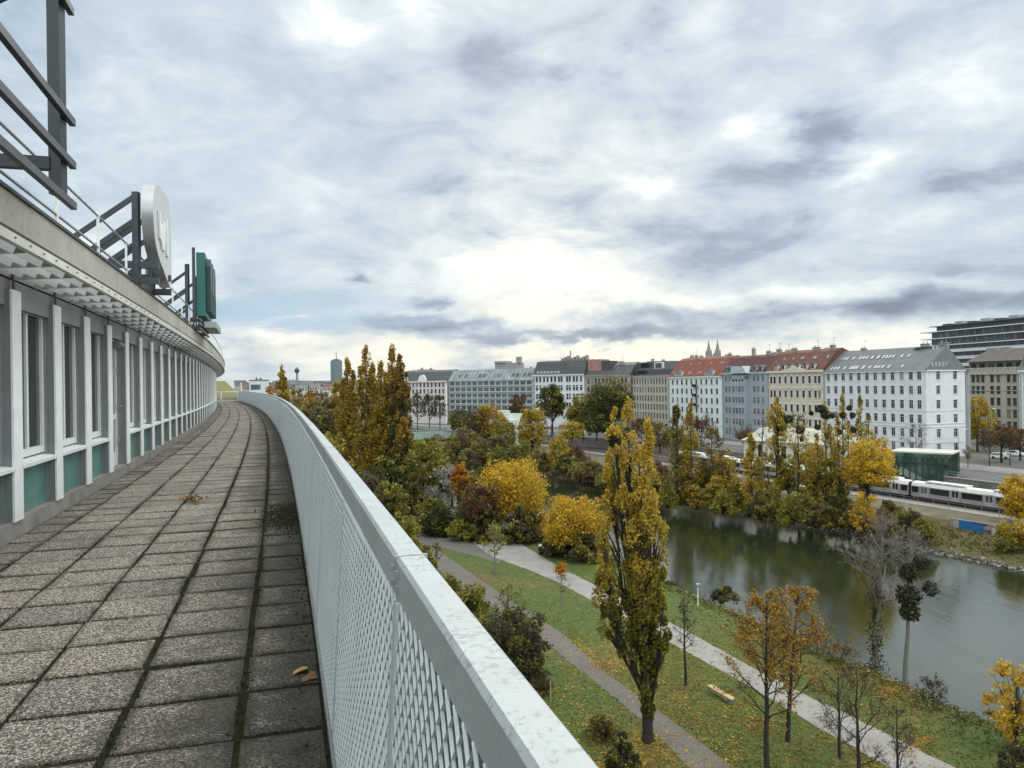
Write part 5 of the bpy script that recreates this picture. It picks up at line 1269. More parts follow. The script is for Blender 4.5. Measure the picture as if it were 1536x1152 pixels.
tree('round_tree', 'largest wide yellow tree with a rounded crown at the bend of the canal', 'tree', 773, 124, 674, 112, 'round', 'yellow', 21000, cb=.16, ls=.22)
tree('shrub', 'brown grey shrub in front of the largest round yellow tree', 'shrub', 778, 116, 752, 64, 'shrub', 'dull', 2600)
tree('small_tree', 'small tree with an orange top left of the largest yellow tree', 'tree', 691, 130, 689, 34, 'round', 'orange', 1700, cb=.45)
tree('small_tree', 'dark reddish brown tree with two stems under the small orange one', 'tree', 718, 119, 714, 66, 'round', 'rust', 3000, cb=.25, bk=bark_dark)
tree('bare_shrub', 'pale grey twiggy bare shrub in front of the olive tree', 'shrub', 672, 140, 706, 66, 'sparse', 'pale', 1900, cb=.08, bk=bark_grey)
tree('olive_tree', 'tall olive tree with a dark stem in the middle of the park behind the shrubs', 'tree', 640, 146, 648, 78, 'round', 'olive', 5200, cb=.3, bk=bark_dark)
tree('olive_tree', 'broad low olive crown just left of the small orange topped tree', 'tree', 678, 150, 688, 52, 'round', 'olive', 2400, cb=.2)
tree('shrub', 'large dark green shrub beside the asphalt plaza', 'shrub', 656, 124, 748, 78, 'shrub', 'green', 4200)
tree('shrub', 'yellow green shrub at the corner between plaza and concrete path', 'shrub', 697, 119, 771, 56, 'shrub', 'lime', 2800)
tree('shrub', 'small dark bush right of the yellow green shrub at the path corner', 'shrub', 722, 117, 782, 34, 'shrub', 'dull', 1000)
tree('shrub', 'low dark undergrowth below the reddish brown tree', 'shrub', 742, 118, 762, 60, 'shrub', 'green', 1800)
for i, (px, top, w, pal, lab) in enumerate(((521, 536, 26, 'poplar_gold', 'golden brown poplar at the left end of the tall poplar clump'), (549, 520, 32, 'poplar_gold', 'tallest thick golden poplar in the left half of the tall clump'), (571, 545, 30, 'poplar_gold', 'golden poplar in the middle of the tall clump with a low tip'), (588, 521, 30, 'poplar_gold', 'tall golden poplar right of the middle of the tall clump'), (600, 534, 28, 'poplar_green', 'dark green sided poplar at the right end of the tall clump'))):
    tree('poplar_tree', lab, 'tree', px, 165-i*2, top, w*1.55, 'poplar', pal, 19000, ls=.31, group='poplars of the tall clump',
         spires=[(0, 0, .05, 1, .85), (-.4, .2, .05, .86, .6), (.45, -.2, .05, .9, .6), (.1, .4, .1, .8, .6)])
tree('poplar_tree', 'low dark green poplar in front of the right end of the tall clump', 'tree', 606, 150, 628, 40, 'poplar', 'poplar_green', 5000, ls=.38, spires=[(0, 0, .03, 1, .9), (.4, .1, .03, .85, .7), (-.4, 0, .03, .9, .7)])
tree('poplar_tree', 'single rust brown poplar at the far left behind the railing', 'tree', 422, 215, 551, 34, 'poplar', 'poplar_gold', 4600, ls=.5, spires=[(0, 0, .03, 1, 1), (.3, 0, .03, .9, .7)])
for i, (px, y, top, w, pal, lab) in enumerate(((404, 260, 573, 22, 'orange', 'low orange tree just left of the rust brown poplar'), (441, 225, 567, 26, 'brown', 'brown tree just right of the rust brown poplar'), (458, 215, 570, 30, 'brown', 'brown tree in front of the chimney tower'),
     (478, 230, 580, 28, 'olive', 'olive brown tree left of the glass tower'), (499, 205, 568, 30, 'brown', 'brown tree below the glass tower'), (512, 200, 560, 24, 'autumn', 'orange brown tree touching the left of the tall poplar clump'), (470, 180, 592, 40, 'dull', 'dark brown tree mass behind the railing bend'), (500, 172, 590, 36, 'dull', 'dull dark tree between railing and poplar clump'),
     (440, 190, 590, 34, 'olive', 'olive tree behind the far part of the railing'), (416, 240, 580, 24, 'autumn', 'small orange brown tree beyond the far railing'))):
    tree('park_tree', lab, 'tree', px, y, top, w*1.7, 'round', pal, 4200, cb=.05, ls=.5)
for i, (px, y, top, w, pal, lab) in enumerate(((410, 300, 576, 30, 'brown', 'brown tree at the far left end of the tree belt'), (432, 280, 574, 34, 'autumn', 'orange brown tree in the belt between rust poplar and chimney tower'), (452, 270, 575, 34, 'dull', 'dull tree in the belt right below the chimney tower'), (468, 255, 578, 34, 'orange', 'muted orange tree in the belt right of the chimney tower'),
     (486, 250, 572, 36, 'brown', 'broad brown tree in the belt left below the glass tower'), (505, 245, 574, 34, 'rust', 'reddish tree in the belt right below the glass tower'), (428, 235, 588, 40, 'olive', 'olive tree low in the belt beside the railing bend'), (455, 228, 590, 44, 'brown', 'brown tree low in the belt behind the railing bend'), (484, 220, 592, 44, 'olive', 'olive tree low in the belt under the glass tower'), (508, 215, 588, 36, 'dull', 'dull tree low in the belt beside the tall poplar clump'), (398, 330, 578, 24, 'autumn', 'small orange brown tree beyond the end of the mesh railing'))):
    tree('park_tree', lab, 'tree', px, y, top, w*1.5, 'round', pal, 2800, cb=.05, ls=.55)
tree('shrub', 'pale grey green bush behind the middle of the railing', 'shrub', 462, 135, 611, 44, 'shrub', 'olive', 2400, ls=.35)
tree('bushy_tree', 'yellow olive bushy tree right behind the railing left of the tall poplars', 'tree', 492, 118, 622, 60, 'round', 'lime', 5200, cb=.05, ls=.3)
tree('bushy_tree', 'brown olive bushy tree below the tall poplar clump', 'tree', 560, 112, 680, 80, 'round', 'dull', 4600, cb=.05, ls=.3)
tree('bushy_tree', 'olive bushy tree right of the brown one below the poplar clump', 'tree', 592, 110, 702, 52, 'round', 'olive', 3000, cb=.05, ls=.28)
tree('shrub', 'yellow green shrub against the railing left of the plaza', 'shrub', 608, 100, 742, 62, 'shrub', 'lime', 3200, ls=.26)
tree('shrub', 'thin brown shrub over the railing near the asphalt path fork', 'shrub', 640, 92, 800, 40, 'shrub', 'olive', 1200, ls=.24)
tree('bushy_tree', 'dark brown bush on the lower lawn behind the near railing', 'tree', 779, 62, 905, 96, 'round', 'dull', 7000, cb=.06, ls=.17, bk=bark_dark)
tree('bushy_tree', 'dark bush with faded leaves left of the dark brown one behind the railing', 'tree', 741, 67, 915, 60, 'round', 'dull', 3600, cb=.06, ls=.18, bk=bark_dark)
tree('bushy_tree', 'greenish bush beside the asphalt path behind the railing', 'tree', 706, 76, 868, 60, 'round', 'olive', 3200, cb=.06, ls=.19)
tree('shrub', 'thin yellow green shrub on the lawn edge above the dark bushes', 'shrub', 762, 74, 872, 40, 'sparse', 'lime', 420, cb=.1, ls=.15)
tree('shrub', 'dark green shrub at the foot of the tall lone poplar', 'shrub', 930, 47.5, 1092, 62, 'shrub', 'green', 2000, ls=.12)
tree('shrub', 'brownish low shrub left of the tall lone poplar foot', 'shrub', 905, 52, 1062, 60, 'shrub', 'brown', 1300, ls=.12)
# young trees on the lawn
tree('young_tree', 'young tree with thin yellow green leaves at the concrete path edge', 'tree', 742, 97, 786, 44, 'sparse', 'lime', 420, cb=.38, ls=.22, bk=bark_grey)
yt, _, _ = tree('young_tree', 'young bare tree with a rust orange tuft on the bright green lawn', 'tree', 842, 82, 858, 30, 'sparse', 'brown', 40, cb=.42, ls=.14, bk=bark_grey)
c = W(841, 853, 82)-yt.location; V, Q = leaf_quads(np.array(c)+nr.normal(0, .34, (330, 3))*np.array([1, 1, .75]), np.full(330, .2)); link('leaf_tuft', np_mesh('leaf_tuft', V, Q, LM['orange']), yt)
tree('young_tree', 'slim bare young tree right of the tall lone poplar', 'tree', 1027, 61, 888, 34, 'sparse', 'dull', 90, cb=.4, ls=.12, bk=bark_dark)
tree('young_tree', 'thin young tree on the lawn just beyond the near railing plaza edge', 'tree', 655, 98, 812, 22, 'sparse', 'brown', 60, cb=.4, ls=.15)
# right: autumn pair, bare trees
tree('autumn_tree', 'orange brown thinning tree with a forked dark trunk by the bench', 'tree', 1150, 48.0, 872, 118, 'sparse', 'autumn', 5000, cb=.26, ls=.10, bk=bark_dark, base_px=(1150, 1150), dens=1.6)
tree('autumn_tree', 'second orange brown tree close behind the forked one by the bench', 'tree', 1196, 51.5, 868, 108, 'sparse', 'autumn', 4600, cb=.24, ls=.105, bk=bark_dark, base_px=(1181, 1112), dens=1.5)
for i, (px, top, y, w, lab) in enumerate(((1285, 985, 46, 92, 'bare dark shrub tree spreading over the concrete path'), (1258, 990, 49, 70, 'bare shrub tree left of the spreading one by the concrete path'), (1345, 1045, 45, 60, 'small bare shrub at the bottom right beside the concrete path'))):
    tree('bare_shrub', lab, 'tree', px, y, top, w, 'sparse', 'brown', 90, cb=.12, ls=.1, bk=bark_dark, dens=1.0)
t1, _, _ = tree('bare_tree', 'tall bare grey tree with ivy on its trunk at the canal edge', 'tree', 1328, 63, 752, 108, 'sparse', 'brown', 260, cb=.34, ls=.12, bk=bark_grey, base_px=(1312, 1012), z0=PARK-.4, dens=1.9)
iv = nr.normal(0, 1, (1500, 3))*np.array([.33, .33, 0]); iv[:, 2] = nr.uniform(.2, 8.2, 1500); iv[:, 0] += iv[:, 2]*.04; iv[:, :2] *= (1.15-.07*iv[:, 2:3]+.25*np.sin(iv[:, 2:3]*2.2))
V, Q = leaf_quads(iv, np.full(1500, .15)); link('ivy', np_mesh('ivy', V, Q, LM['green']), t1)
t2, _, _ = tree('bare_tree', 'bare tree with big dark mistletoe balls and a pale trunk at the canal edge', 'tree', 1366, 60, 776, 84, 'sparse', 'brown', 60, cb=.5, ls=.1, bk=bark_grey, base_px=(1357, 1031), z0=PARK-.4, dens=1.1)
balls(t2, 60, [(1365, 858, 17), (1362, 893, 20), (1364, 917, 17), (1396, 883, 13), (1383, 845, 12)])
tree('small_tree', 'yellow green tree at the right edge of the photo on the near bank', 'tree', 1524, 49, 966, 84, 'round', 'yellow', 5000, cb=.06, ls=.13)
tree('shrub', 'sparse grey shrub at the water edge behind the autumn trees', 'shrub', 1088, 87, 878, 50, 'shrub', 'dull', 1500, z0=PARK-.8, ls=.18)
tree('shrub', 'dark shrub on the near bank just right of the tall lone poplar', 'shrub', 1003, 93, 872, 30, 'shrub', 'green', 700, z0=PARK-.8, ls=.18)
for i, (px, y, top, w, lab) in enumerate(((1262, 66, 975, 50, 'leafless brown bush at the water edge left of the bare tree'), (1400, 56, 1020, 44, 'thin bush at the water edge right of the mistletoe tree'), (1225, 69, 960, 44, 'rusty bush at the water edge behind the second autumn tree'))):
    tree('shrub', lab, 'shrub', px, y, top, w, 'sparse', 'autumn' if i != 1 else 'dull', 260, z0=PARK-.5, cb=.05, ls=.12)
tree('shrub', 'low scrub at the bottom right corner of the near bank', 'shrub', 1525, 46, 1090, 60, 'shrub', 'dull', 1000, ls=.12)

# far bank --------------------------------------------------------
def fb(px, top, wpx, kind, pal, n, y, label, name='bank_tree', cat='tree', z0=-22.9, **k): k['ls'] = k.get('ls', .35)*.72; return tree(name, label, cat, px, y, top, wpx*1.06, kind, pal, int(n*2.3), z0=z0, **k)
ZB = -22.9
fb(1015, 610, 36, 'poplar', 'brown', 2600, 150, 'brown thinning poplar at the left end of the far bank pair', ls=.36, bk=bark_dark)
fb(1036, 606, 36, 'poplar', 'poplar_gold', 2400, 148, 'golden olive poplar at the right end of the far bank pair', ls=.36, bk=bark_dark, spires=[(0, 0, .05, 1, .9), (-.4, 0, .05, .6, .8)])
fb(1068, 632, 40, 'sparse', 'brown', 900, 147, 'thin brown leafed tree right of the far bank poplar pair', cb=.3, ls=.3)
fb(1072, 706, 44, 'shrub', 'gold', 1900, 143, 'golden bush below the thin brown tree on the far bank', 'shrub', 'shrub', ls=.32)
fb(1105, 712, 36, 'shrub', 'olive', 1300, 141, 'olive bush left of the columnar yellow tree on the far bank', 'shrub', 'shrub', ls=.32)
fb(1127, 654, 34, 'poplar', 'gold', 3000, 138, 'columnar orange yellow tree on the far bank in front of the cream pavilion', ls=.34)
fb(1143, 600, 22, 'sparse', 'dull', 60, 139, 'slim almost leafless tree right of the columnar yellow tree', cb=.3, ls=.25, bk=bark_grey)
a, _, _ = fb(1166, 597, 34, 'poplar', 'gold', 2000, 137, 'tall tree with orange top and dark mistletoe on the far bank', ls=.33, bk=bark_dark, spires=[(0, 0, .55, 1, 1), (.25, 0, .22, .52, .55)])
balls(a, 137, [(1182, 629, 8), (1172, 622, 6), (1168, 647, 8), (1175, 640, 7)])
a, _, _ = fb(1197, 618, 38, 'sparse', 'gold', 420, 135, 'almost bare tree with one mistletoe ball left of the big yellow trees', cb=.3, ls=.3, bk=bark_dark); balls(a, 135, [(1200, 645, 8), (1203, 659, 4)])
a, _, _ = fb(1238, 607, 52, 'poplar', 'gold', 2200, 132, 'yellow poplar with a large cluster of mistletoe before the cream house', ls=.32, spires=[(0, 0, .1, .98, .7), (.4, .2, .1, .8, .6), (-.5, 0, .3, .75, .5)]); balls(a, 132, [(1231, 613, 8), (1238, 622, 8), (1247, 623, 6), (1226, 641, 5), (1217, 620, 4)])
a, _, _ = fb(1264, 594, 40, 'poplar', 'gold', 1900, 130, 'yellow poplar with three small mistletoe balls before the white corner house', ls=.3, spires=[(0, 0, .12, 1, .7), (-.4, 0, .12, .85, .6), (.5, .2, .12, .8, .6)]); balls(a, 130, [(1264, 623, 6), (1259, 648, 5), (1279, 623, 5), (1280, 645, 6), (1274, 612, 5)])
fb(1291, 596, 38, 'poplar', 'gold', 1900, 131, 'pale yellow poplar right of the three ball mistletoe poplar', ls=.3, spires=[(0, 0, .15, 1, .7), (.6, 0, .3, .86, .6)])
fb(1301, 650, 76, 'round', 'yellow', 5200, 124, 'big leaning orange yellow tree beside the train', ls=.3, cb=.42, bk=bark_dark)
fb(1296, 724, 44, 'shrub', 'yellow', 1500, 119, 'low yellow bush beneath the leaning orange yellow tree', 'shrub', 'shrub', ls=.28)
for i, (px, top, w, y, pal, lab) in enumerate(((1160, 722, 50, 132, 'olive', 'olive undergrowth below the orange topped mistletoe tree'), (1210, 725, 60, 128, 'lime', 'light green undergrowth below the almost bare mistletoe tree'), (1240, 742, 40, 124, 'brown', 'brown scrub at the stones below the yellow poplars'), (1262, 715, 44, 126, 'green', 'dark green shrub at the trunk of the leaning yellow tree'),
     (1328, 762, 44, 118, 'brown', 'brown scrub left of the grassy far slope'), (1360, 748, 50, 120, 'dull', 'grey brown scrub beside the track path'), (1385, 770, 40, 115, 'lime', 'pale green bush left of the blue wall'), (1000, 716, 40, 148, 'lime', 'yellow green bush at the foot of the far bank pair'), (1045, 720, 30, 146, 'gold', 'golden bush between the far bank pair and the thin tree'))):
    fb(px, top, w, 'shrub', pal, 1200, y, lab, 'shrub', 'shrub', ls=.3)
fb(1527, 700, 56, 'round', 'yellow', 4200, 121, 'bright yellow tree at the right edge hiding the end of the train', cb=.1, ls=.28)
fb(1524, 776, 56, 'round', 'gold', 3200, 108, 'golden tree at the right edge above the stones of the far bank', cb=.05, ls=.26)
fb(1510, 800, 34, 'shrub', 'olive', 900, 107, 'olive bush left of the golden tree at the right edge', 'shrub', 'shrub', ls=.25)
# left part of the far bank
fb(838, 645, 34, 'round', 'gold', 2400, 203, 'golden columnar tree on the far bank right of the orange one', cb=.1, ls=.45)
fb(797, 597, 40, 'round', 'gold', 3400, 236, 'tall golden orange tree on the far bank below the white house', cb=.12, ls=.5)
fb(734, 598, 48, 'round', 'autumn', 3000, 262, 'orange brown tree before the glass office', cb=.25, ls=.55)
fb(713, 606, 44, 'round', 'dull', 1700, 258, 'grey brown thinning tree left of the orange brown one before the glass office', cb=.25, ls=.5)
fb(757, 622, 44, 'round', 'olive', 2200, 246, 'olive tree before the white pavilion roof', cb=.1, ls=.5)
fb(828, 572, 44, 'round', 'green', 4200, 290, 'dark green round tree before the white house', z0=STREET, cb=.25, ls=.55)
fb(912, 556, 78, 'round', 'green', 7600, 268, 'broad dark green tree before the brown house', z0=STREET, cb=.2, ls=.55)
fb(874, 588, 50, 'round', 'olive', 3600, 275, 'olive green tree between the two dark green street trees', z0=STREET, cb=.2, ls=.55)
fb(895, 612, 40, 'round', 'green', 2000, 262, 'low dark green tree under the broad dark green one', z0=STREET, cb=.1, ls=.5)
fb(776, 580, 34, 'round', 'rust', 1700, 310, 'dark reddish brown tree at the right end of the glass office', z0=STREET, cb=.2, ls=.55)
for i, (px, w, lab) in enumerate(((626, 30, 'dark bare street tree at the left before the ornate house'), (644, 34, 'wide dark bare street tree in the middle before the ornate house'), (660, 26, 'dark bare street tree at the right before the ornate house'))):
    fb(px, 590, w, 'sparse', 'dull', 700, 345, lab, 'street_tree', z0=STREET, cb=.25, ls=.5, bk=bark_dark)
for i, (px, top, w, y, pal, lab) in enumerate(((655, 645, 60, 226, 'brown', 'brown thicket left of the others on the far bank by the bridge'), (690, 640, 56, 232, 'dull', 'grey thicket below the grey brown thinning tree'), (722, 650, 52, 225, 'brown', 'brown thicket below the olive tree on the far bank'), (750, 660, 50, 218, 'green', 'dark green thicket behind the largest yellow tree'),
     (815, 672, 40, 208, 'brown', 'brown scrub left of the golden columnar tree'), (870, 690, 44, 196, 'olive', 'olive hedge clump behind the left side of the lone poplar'), (905, 696, 44, 188, 'dull', 'dark hedge clump behind the lone poplar crown'), (965, 706, 40, 170, 'brown', 'brown hedge clump just right of the lone poplar crown'), (940, 690, 40, 178, 'olive', 'olive hedge clump hidden behind the lone poplar'),
     (630, 650, 36, 236, 'olive', 'olive thicket under the teal bridge end'), (860, 658, 44, 214, 'rust', 'reddish brown scrub on the railway slope left of the lone poplar'))):
    fb(px, top, w, 'shrub', pal, 1300, y, lab, 'shrub', 'shrub', ls=.45, z0=-22.6)
# dense planting that closes the gaps between the trees
FILL = [(452, 150, 600, 50, 'dull', 'dark brown thicket just behind the far bend of the railing'), (478, 140, 612, 50, 'brown', 'brown thicket left of the pale grey green bush'), (515, 140, 640, 60, 'olive', 'olive thicket under the left end of the tall poplar clump'),
 (548, 135, 668, 60, 'dull', 'dark thicket under the middle of the tall poplar clump'), (583, 140, 668, 56, 'green', 'dark green thicket under the right end of the tall poplar clump'), (622, 138, 700, 50, 'dull', 'dull brown shrub left of the tall olive tree stem'), (560, 100, 722, 60, 'olive', 'olive shrub close behind the railing below the brown bushy tree'),
 (530, 105, 690, 50, 'lime', 'yellowish shrub close behind the railing left of the brown bushy tree'), (640, 132, 735, 44, 'olive', 'olive shrub at the foot of the tall olive tree'), (705, 132, 740, 46, 'brown', 'brown shrub under the small orange topped tree'), (737, 124, 738, 54, 'rust', 'dark red brown shrub left of the largest yellow tree'),
 (800, 118, 752, 56, 'brown', 'brown shrub under the right side of the largest yellow tree'), (835, 108, 790, 50, 'dull', 'dull shrub under the golden yellow low round tree'), (880, 104, 790, 56, 'dull', 'dark shrub right of the golden yellow round tree base'), (590, 96, 765, 44, 'olive', 'olive shrub against the railing below the yellow green one'),
 (620, 92, 790, 36, 'dull', 'dull shrub against the railing at the plaza corner'), (676, 84, 850, 44, 'lime', 'yellowish shrub behind the railing at the asphalt path start'), (690, 78, 872, 54, 'dull', 'dark low shrub behind the railing left of the greenish bush'), (740, 70, 905, 60, 'dull', 'dense dark shrub between the two dark bushes behind the railing'), (800, 60, 960, 60, 'dull', 'dense dark shrub right of the dark bushes behind the railing'),
 (712, 150, 690, 50, 'olive', 'olive tree mass behind the small orange topped tree'), (655, 165, 668, 60, 'brown', 'brown tree mass behind the tall olive tree'), (695, 172, 660, 60, 'dull', 'grey brown tree mass on the near bank before the water bend')]
for px, y, top, w, pal, lab in FILL: tree('thicket', lab, 'shrub', px, y, top, w*1.15, 'shrub', pal, 2600, ls=max(.17, y*.0026))
FILLB = [(700, 240, 628, 60, 'brown', 'brown far bank thicket below the left end of the glass office'), (740, 232, 640, 60, 'dull', 'dull far bank thicket below the orange brown tree'), (780, 222, 655, 56, 'olive', 'olive far bank thicket below the tall golden orange tree'), (812, 210, 668, 50, 'brown', 'brown far bank thicket left of the golden columnar tree base'),
 (850, 200, 676, 56, 'dull', 'dull far bank thicket right of the golden columnar tree'), (885, 192, 684, 56, 'brown', 'brown far bank thicket left behind the lone poplar'), (920, 182, 692, 56, 'olive', 'olive far bank thicket directly behind the lone poplar'), (955, 174, 698, 56, 'dull', 'dull far bank thicket right behind the lone poplar'), (985, 166, 702, 50, 'brown', 'brown far bank thicket left of the far bank poplar pair'),
 (1020, 152, 708, 50, 'olive', 'olive thicket at the foot of the far bank poplar pair'), (1088, 140, 716, 50, 'lime', 'yellowish thicket right of the golden bush on the far bank'), (1140, 134, 720, 50, 'dull', 'dull thicket at the foot of the slim leafless tree'), (1186, 129, 728, 56, 'olive', 'olive thicket at the foot of the almost bare mistletoe tree'), (1225, 126, 735, 50, 'dull', 'dull thicket at the foot of the mistletoe cluster poplar'), (1275, 122, 738, 44, 'brown', 'brown thicket at the foot of the leaning orange yellow tree')]
for px, y, top, w, pal, lab in FILLB: fb(px, top+(14 if px > 985 else 2), w*.95, 'shrub', pal, 1900, y, lab, 'thicket', 'shrub', ls=max(.28, y*.0024))
SCREEN = [(690, 300, 606, 40, 'round', 'dull', 'dull street tree before the left half of the glass office'), (715, 285, 618, 40, 'round', 'autumn', 'orange brown street tree before the white pavilion'), (808, 270, 618, 36, 'sparse', 'brown', 'thin brown street tree right of the tall golden orange tree'), (858, 250, 628, 40, 'round', 'gold', 'golden street tree under the olive green one'),
 (930, 240, 630, 46, 'round', 'olive', 'olive street tree right behind the lone poplar top'), (962, 232, 628, 40, 'sparse', 'rust', 'thin reddish street tree before the sandy house'), (990, 215, 630, 44, 'round', 'brown', 'brown street tree left of the far bank poplar pair top'), (1030, 205, 640, 44, 'round', 'olive', 'olive street tree behind the far bank poplar pair'), (1215, 150, 650, 46, 'round', 'gold', 'golden tree before the right half of the cream pavilion'), (1080, 150, 668, 46, 'round', 'gold', 'golden tree behind the thin brown leafed far bank tree')]
SCREEN += [(1088, 146, 664, 38, 'round', 'gold', 'golden tree hiding the train left of the columnar yellow tree'), (1152, 141, 672, 34, 'sparse', 'gold', 'airy golden tree right of the columnar yellow tree'), (1184, 138, 668, 36, 'round', 'lime', 'yellow green tree between the two mistletoe trees on the far bank'), (1222, 134, 660, 40, 'round', 'gold', 'golden tree below the large mistletoe cluster'), (1252, 131, 672, 36, 'round', 'lime', 'yellow green tree under the three ball mistletoe poplar'), (1060, 150, 676, 34, 'round', 'olive', 'olive tree hiding the left end of the train')]
for px, y, top, w, kind, pal, lab in SCREEN: fb(px, top, w, kind, pal, 1700 if kind == 'round' else 700, y, lab, z0=STREET if y > 170 else TRACK, cb=.12, ls=max(.3, y*.002))
BACK = [(860, 215, 668, 60, 'brown', 'brown railway scrub left behind the lone poplar'), (935, 195, 676, 50, 'dull', 'dull railway scrub behind the lone poplar'), (985, 182, 684, 50, 'rust', 'reddish railway scrub left of the far bank poplar pair'), (1052, 165, 690, 50, 'brown', 'brown railway scrub behind the thin brown tree'),
 (1095, 155, 698, 46, 'dull', 'dull railway scrub below the train left of the yellow column tree'), (1150, 148, 706, 46, 'brown', 'brown railway scrub below the train right of the yellow column tree'), (1215, 140, 716, 50, 'olive', 'olive railway scrub below the train behind the bare mistletoe tree'), (1335, 127, 742, 40, 'brown', 'brown railway scrub right of the leaning orange yellow tree')]
for px, y, top, w, pal, lab in BACK: fb(px, top+6, w*.9, 'shrub', pal, 1500, y, lab, 'thicket', 'shrub', ls=.34, z0=TRACK)
# street trees at the right
fb(1466, 592, 52, 'round', 'gold', 3000, 205, 'golden green tree at the corner right of the white corner house', z0=STREET, cb=.2, ls=.4)
fb(1452, 610, 30, 'round', 'green', 1500, 212, 'dark green tree against the side wall of the white corner house', z0=STREET, cb=.15, ls=.4)
fb(1502, 634, 62, 'round', 'rust', 3000, 178, 'reddish brown street tree above the parked cars', z0=STREET, cb=.35, ls=.32, bk=bark_dark)
fb(1530, 640, 40, 'round', 'rust', 1600, 182, 'reddish brown street tree at the right edge of the photo', z0=STREET, cb=.35, ls=.32, bk=bark_dark)
fb(1484, 652, 30, 'sparse', 'dull', 160, 170, 'thin bare street tree behind the red parapet', z0=STREET, cb=.3, ls=.3, bk=bark_dark)
fb(1515, 645, 24, 'sparse', 'dull', 120, 172, 'thin bare street tree near the right end of the red parapet', z0=STREET, cb=.3, ls=.3, bk=bark_dark)
fb(1374, 636, 40, 'sparse', 'dull', 120, 176, 'bare grey street tree before the white corner house', z0=STREET, cb=.2, ls=.3, bk=bark_grey)
fb(1452, 668, 16, 'sparse', 'olive', 120, 168, 'small pale street tree at the foot of the white corner house', z0=STREET, cb=.3, ls=.25)
fb(1118, 660, 60, 'sparse', 'rust', 900, 215, 'reddish thin tree before the blue grey house', z0=STREET, cb=.2, ls=.35)
fb(1052, 632, 40, 'sparse', 'rust', 900, 225, 'purplish brown street tree before the mint white house', z0=STREET, cb=.3, ls=.4)
fb(1192, 622, 40, 'sparse', 'dull', 300, 205, 'bare greyish street tree before the cream house', z0=STREET, cb=.3, ls=.35)
# fallen leaves on the lawns
def scatter(px_poly_fn, n, size, mat, name, label):
    P = []
    while len(P) < n:
        x, y = px_poly_fn(); q = G(x, y, PARK)
        if q.x > np.interp(q.y, NWp[::-1, 1], NWp[::-1, 0])-2.8: continue
        if nr.random() < .6 and on_path(q.x, q.y): continue
        P.append((q.x, q.y, PARK+.035))
    V, Q = leaf_quads(np.array(P), np.full(n, size), .0); V[:, 2] = PARK+.035+(V[:, 2]-PARK-.035)*.25; me = np_mesh(name, V, Q, mat); tag(link(name, me), label, 'leaves', kind='stuff')
def drifts(x0, x1, y0, y1, k, sx, sy):
    C = [(nr.uniform(x0, x1), nr.uniform(y0, y1), nr.uniform(.4, 1.6)) for _ in range(k)]
    def f():
        if nr.random() < .22: return nr.uniform(x0, x1), nr.uniform(y0, y1)
        c = C[int(nr.integers(0, k))]; return nr.normal(c[0], sx*c[2]), nr.normal(c[1], sy*c[2])
    return f
scatter(drifts(840, 1420, 950, 1170, 46, 26, 15), 24000, .11, LM['autumn'], 'fallen_leaves', 'orange brown leaves scattered over the lower lawn')
scatter(drifts(790, 1120, 900, 1150, 30, 26, 16), 6000, .12, LM['yellow'], 'fallen_leaves', 'yellow leaves scattered round the tall lone poplar')
# tufts of grass on lawn and bank
def tufts(pts, hh, mat, name, label):
    P = np.repeat(np.array(pts), 4, 0); n = len(P); P[:, :2] += nr.normal(0, hh*.5, (n, 2)); P[:, 2] += np.abs(nr.normal(0, hh*.35, n))
    V, Q = leaf_quads(P, np.full(n, hh*.55)); tag(link(name, np_mesh(name, V, Q, mat)), label, 'grass', kind='stuff')
gm = leafmat('grass_blade', [(.05, .06, .016), (.10, .115, .03), (.18, .16, .05)], trans=.3)
pts = []
for _ in range(9000):
    i = nr.uniform(45, NS-20); k = int(i); d = abs(nr.normal(2.6, 1.4))+.8; q = NWp[k]+(NWp[k+1]-NWp[k])*(i-k)+NN[k]*d; pts.append((q[0], q[1], PARK-.75 if d < 2.6 else PARK-.3 if d < 4 else PARK-.1))
tufts(pts, .28, gm, 'bank_grass_tufts', 'rough grass along the top of the near bank')
pts = []
for _ in range(14000):
    i = nr.uniform(30, NS-25); k = int(i); d = nr.uniform(2.2, 12); q = FWp[k]+(FWp[k+1]-FWp[k])*(i-k)+FN[k]*d; z = np.interp(d, [1, 3, 6.5, 12.2], [WATER+.3, WATER+1, WATER+1.4, WATER+1.8]); pts.append((q[0], q[1], z))
tufts(pts, .40, leafmat('bank_grass_blade', [(.05, .055, .02), (.11, .105, .035), (.20, .155, .065)], trans=.3), 'slope_grass_tufts', 'rough grass and weeds over the far bank slope')
pts = []
while len(pts) < 11000:
    q = G(nr.uniform(700, 1536), nr.uniform(800, 1200), PARK)
    if q.x < np.interp(q.y, NWp[::-1, 1], NWp[::-1, 0])-3 and not on_path(q.x, q.y): pts.append((q.x, q.y, PARK-.02))
tufts(pts, .13, leafmat('lawn_blade', [(.035, .05, .013), (.075, .11, .026), (.15, .15, .045)], trans=.3), 'lawn_tufts', 'uneven tufts of grass over the park lawn')
pts = []
for _ in range(11000):
    i = nr.uniform(34, max(k for k in range(NS) if FWp[k][1] > 115)); k = int(i); d = nr.uniform(2.5, 8); q = FWp[k]+(FWp[k+1]-FWp[k])*(i-k)+FN[k]*d; pts.append((q[0], q[1], WATER+.8+nr.uniform(0, 1.3)))
tufts(pts, .5, LM['brown'], 'undergrowth', 'brown undergrowth along the planted part of the far bank')
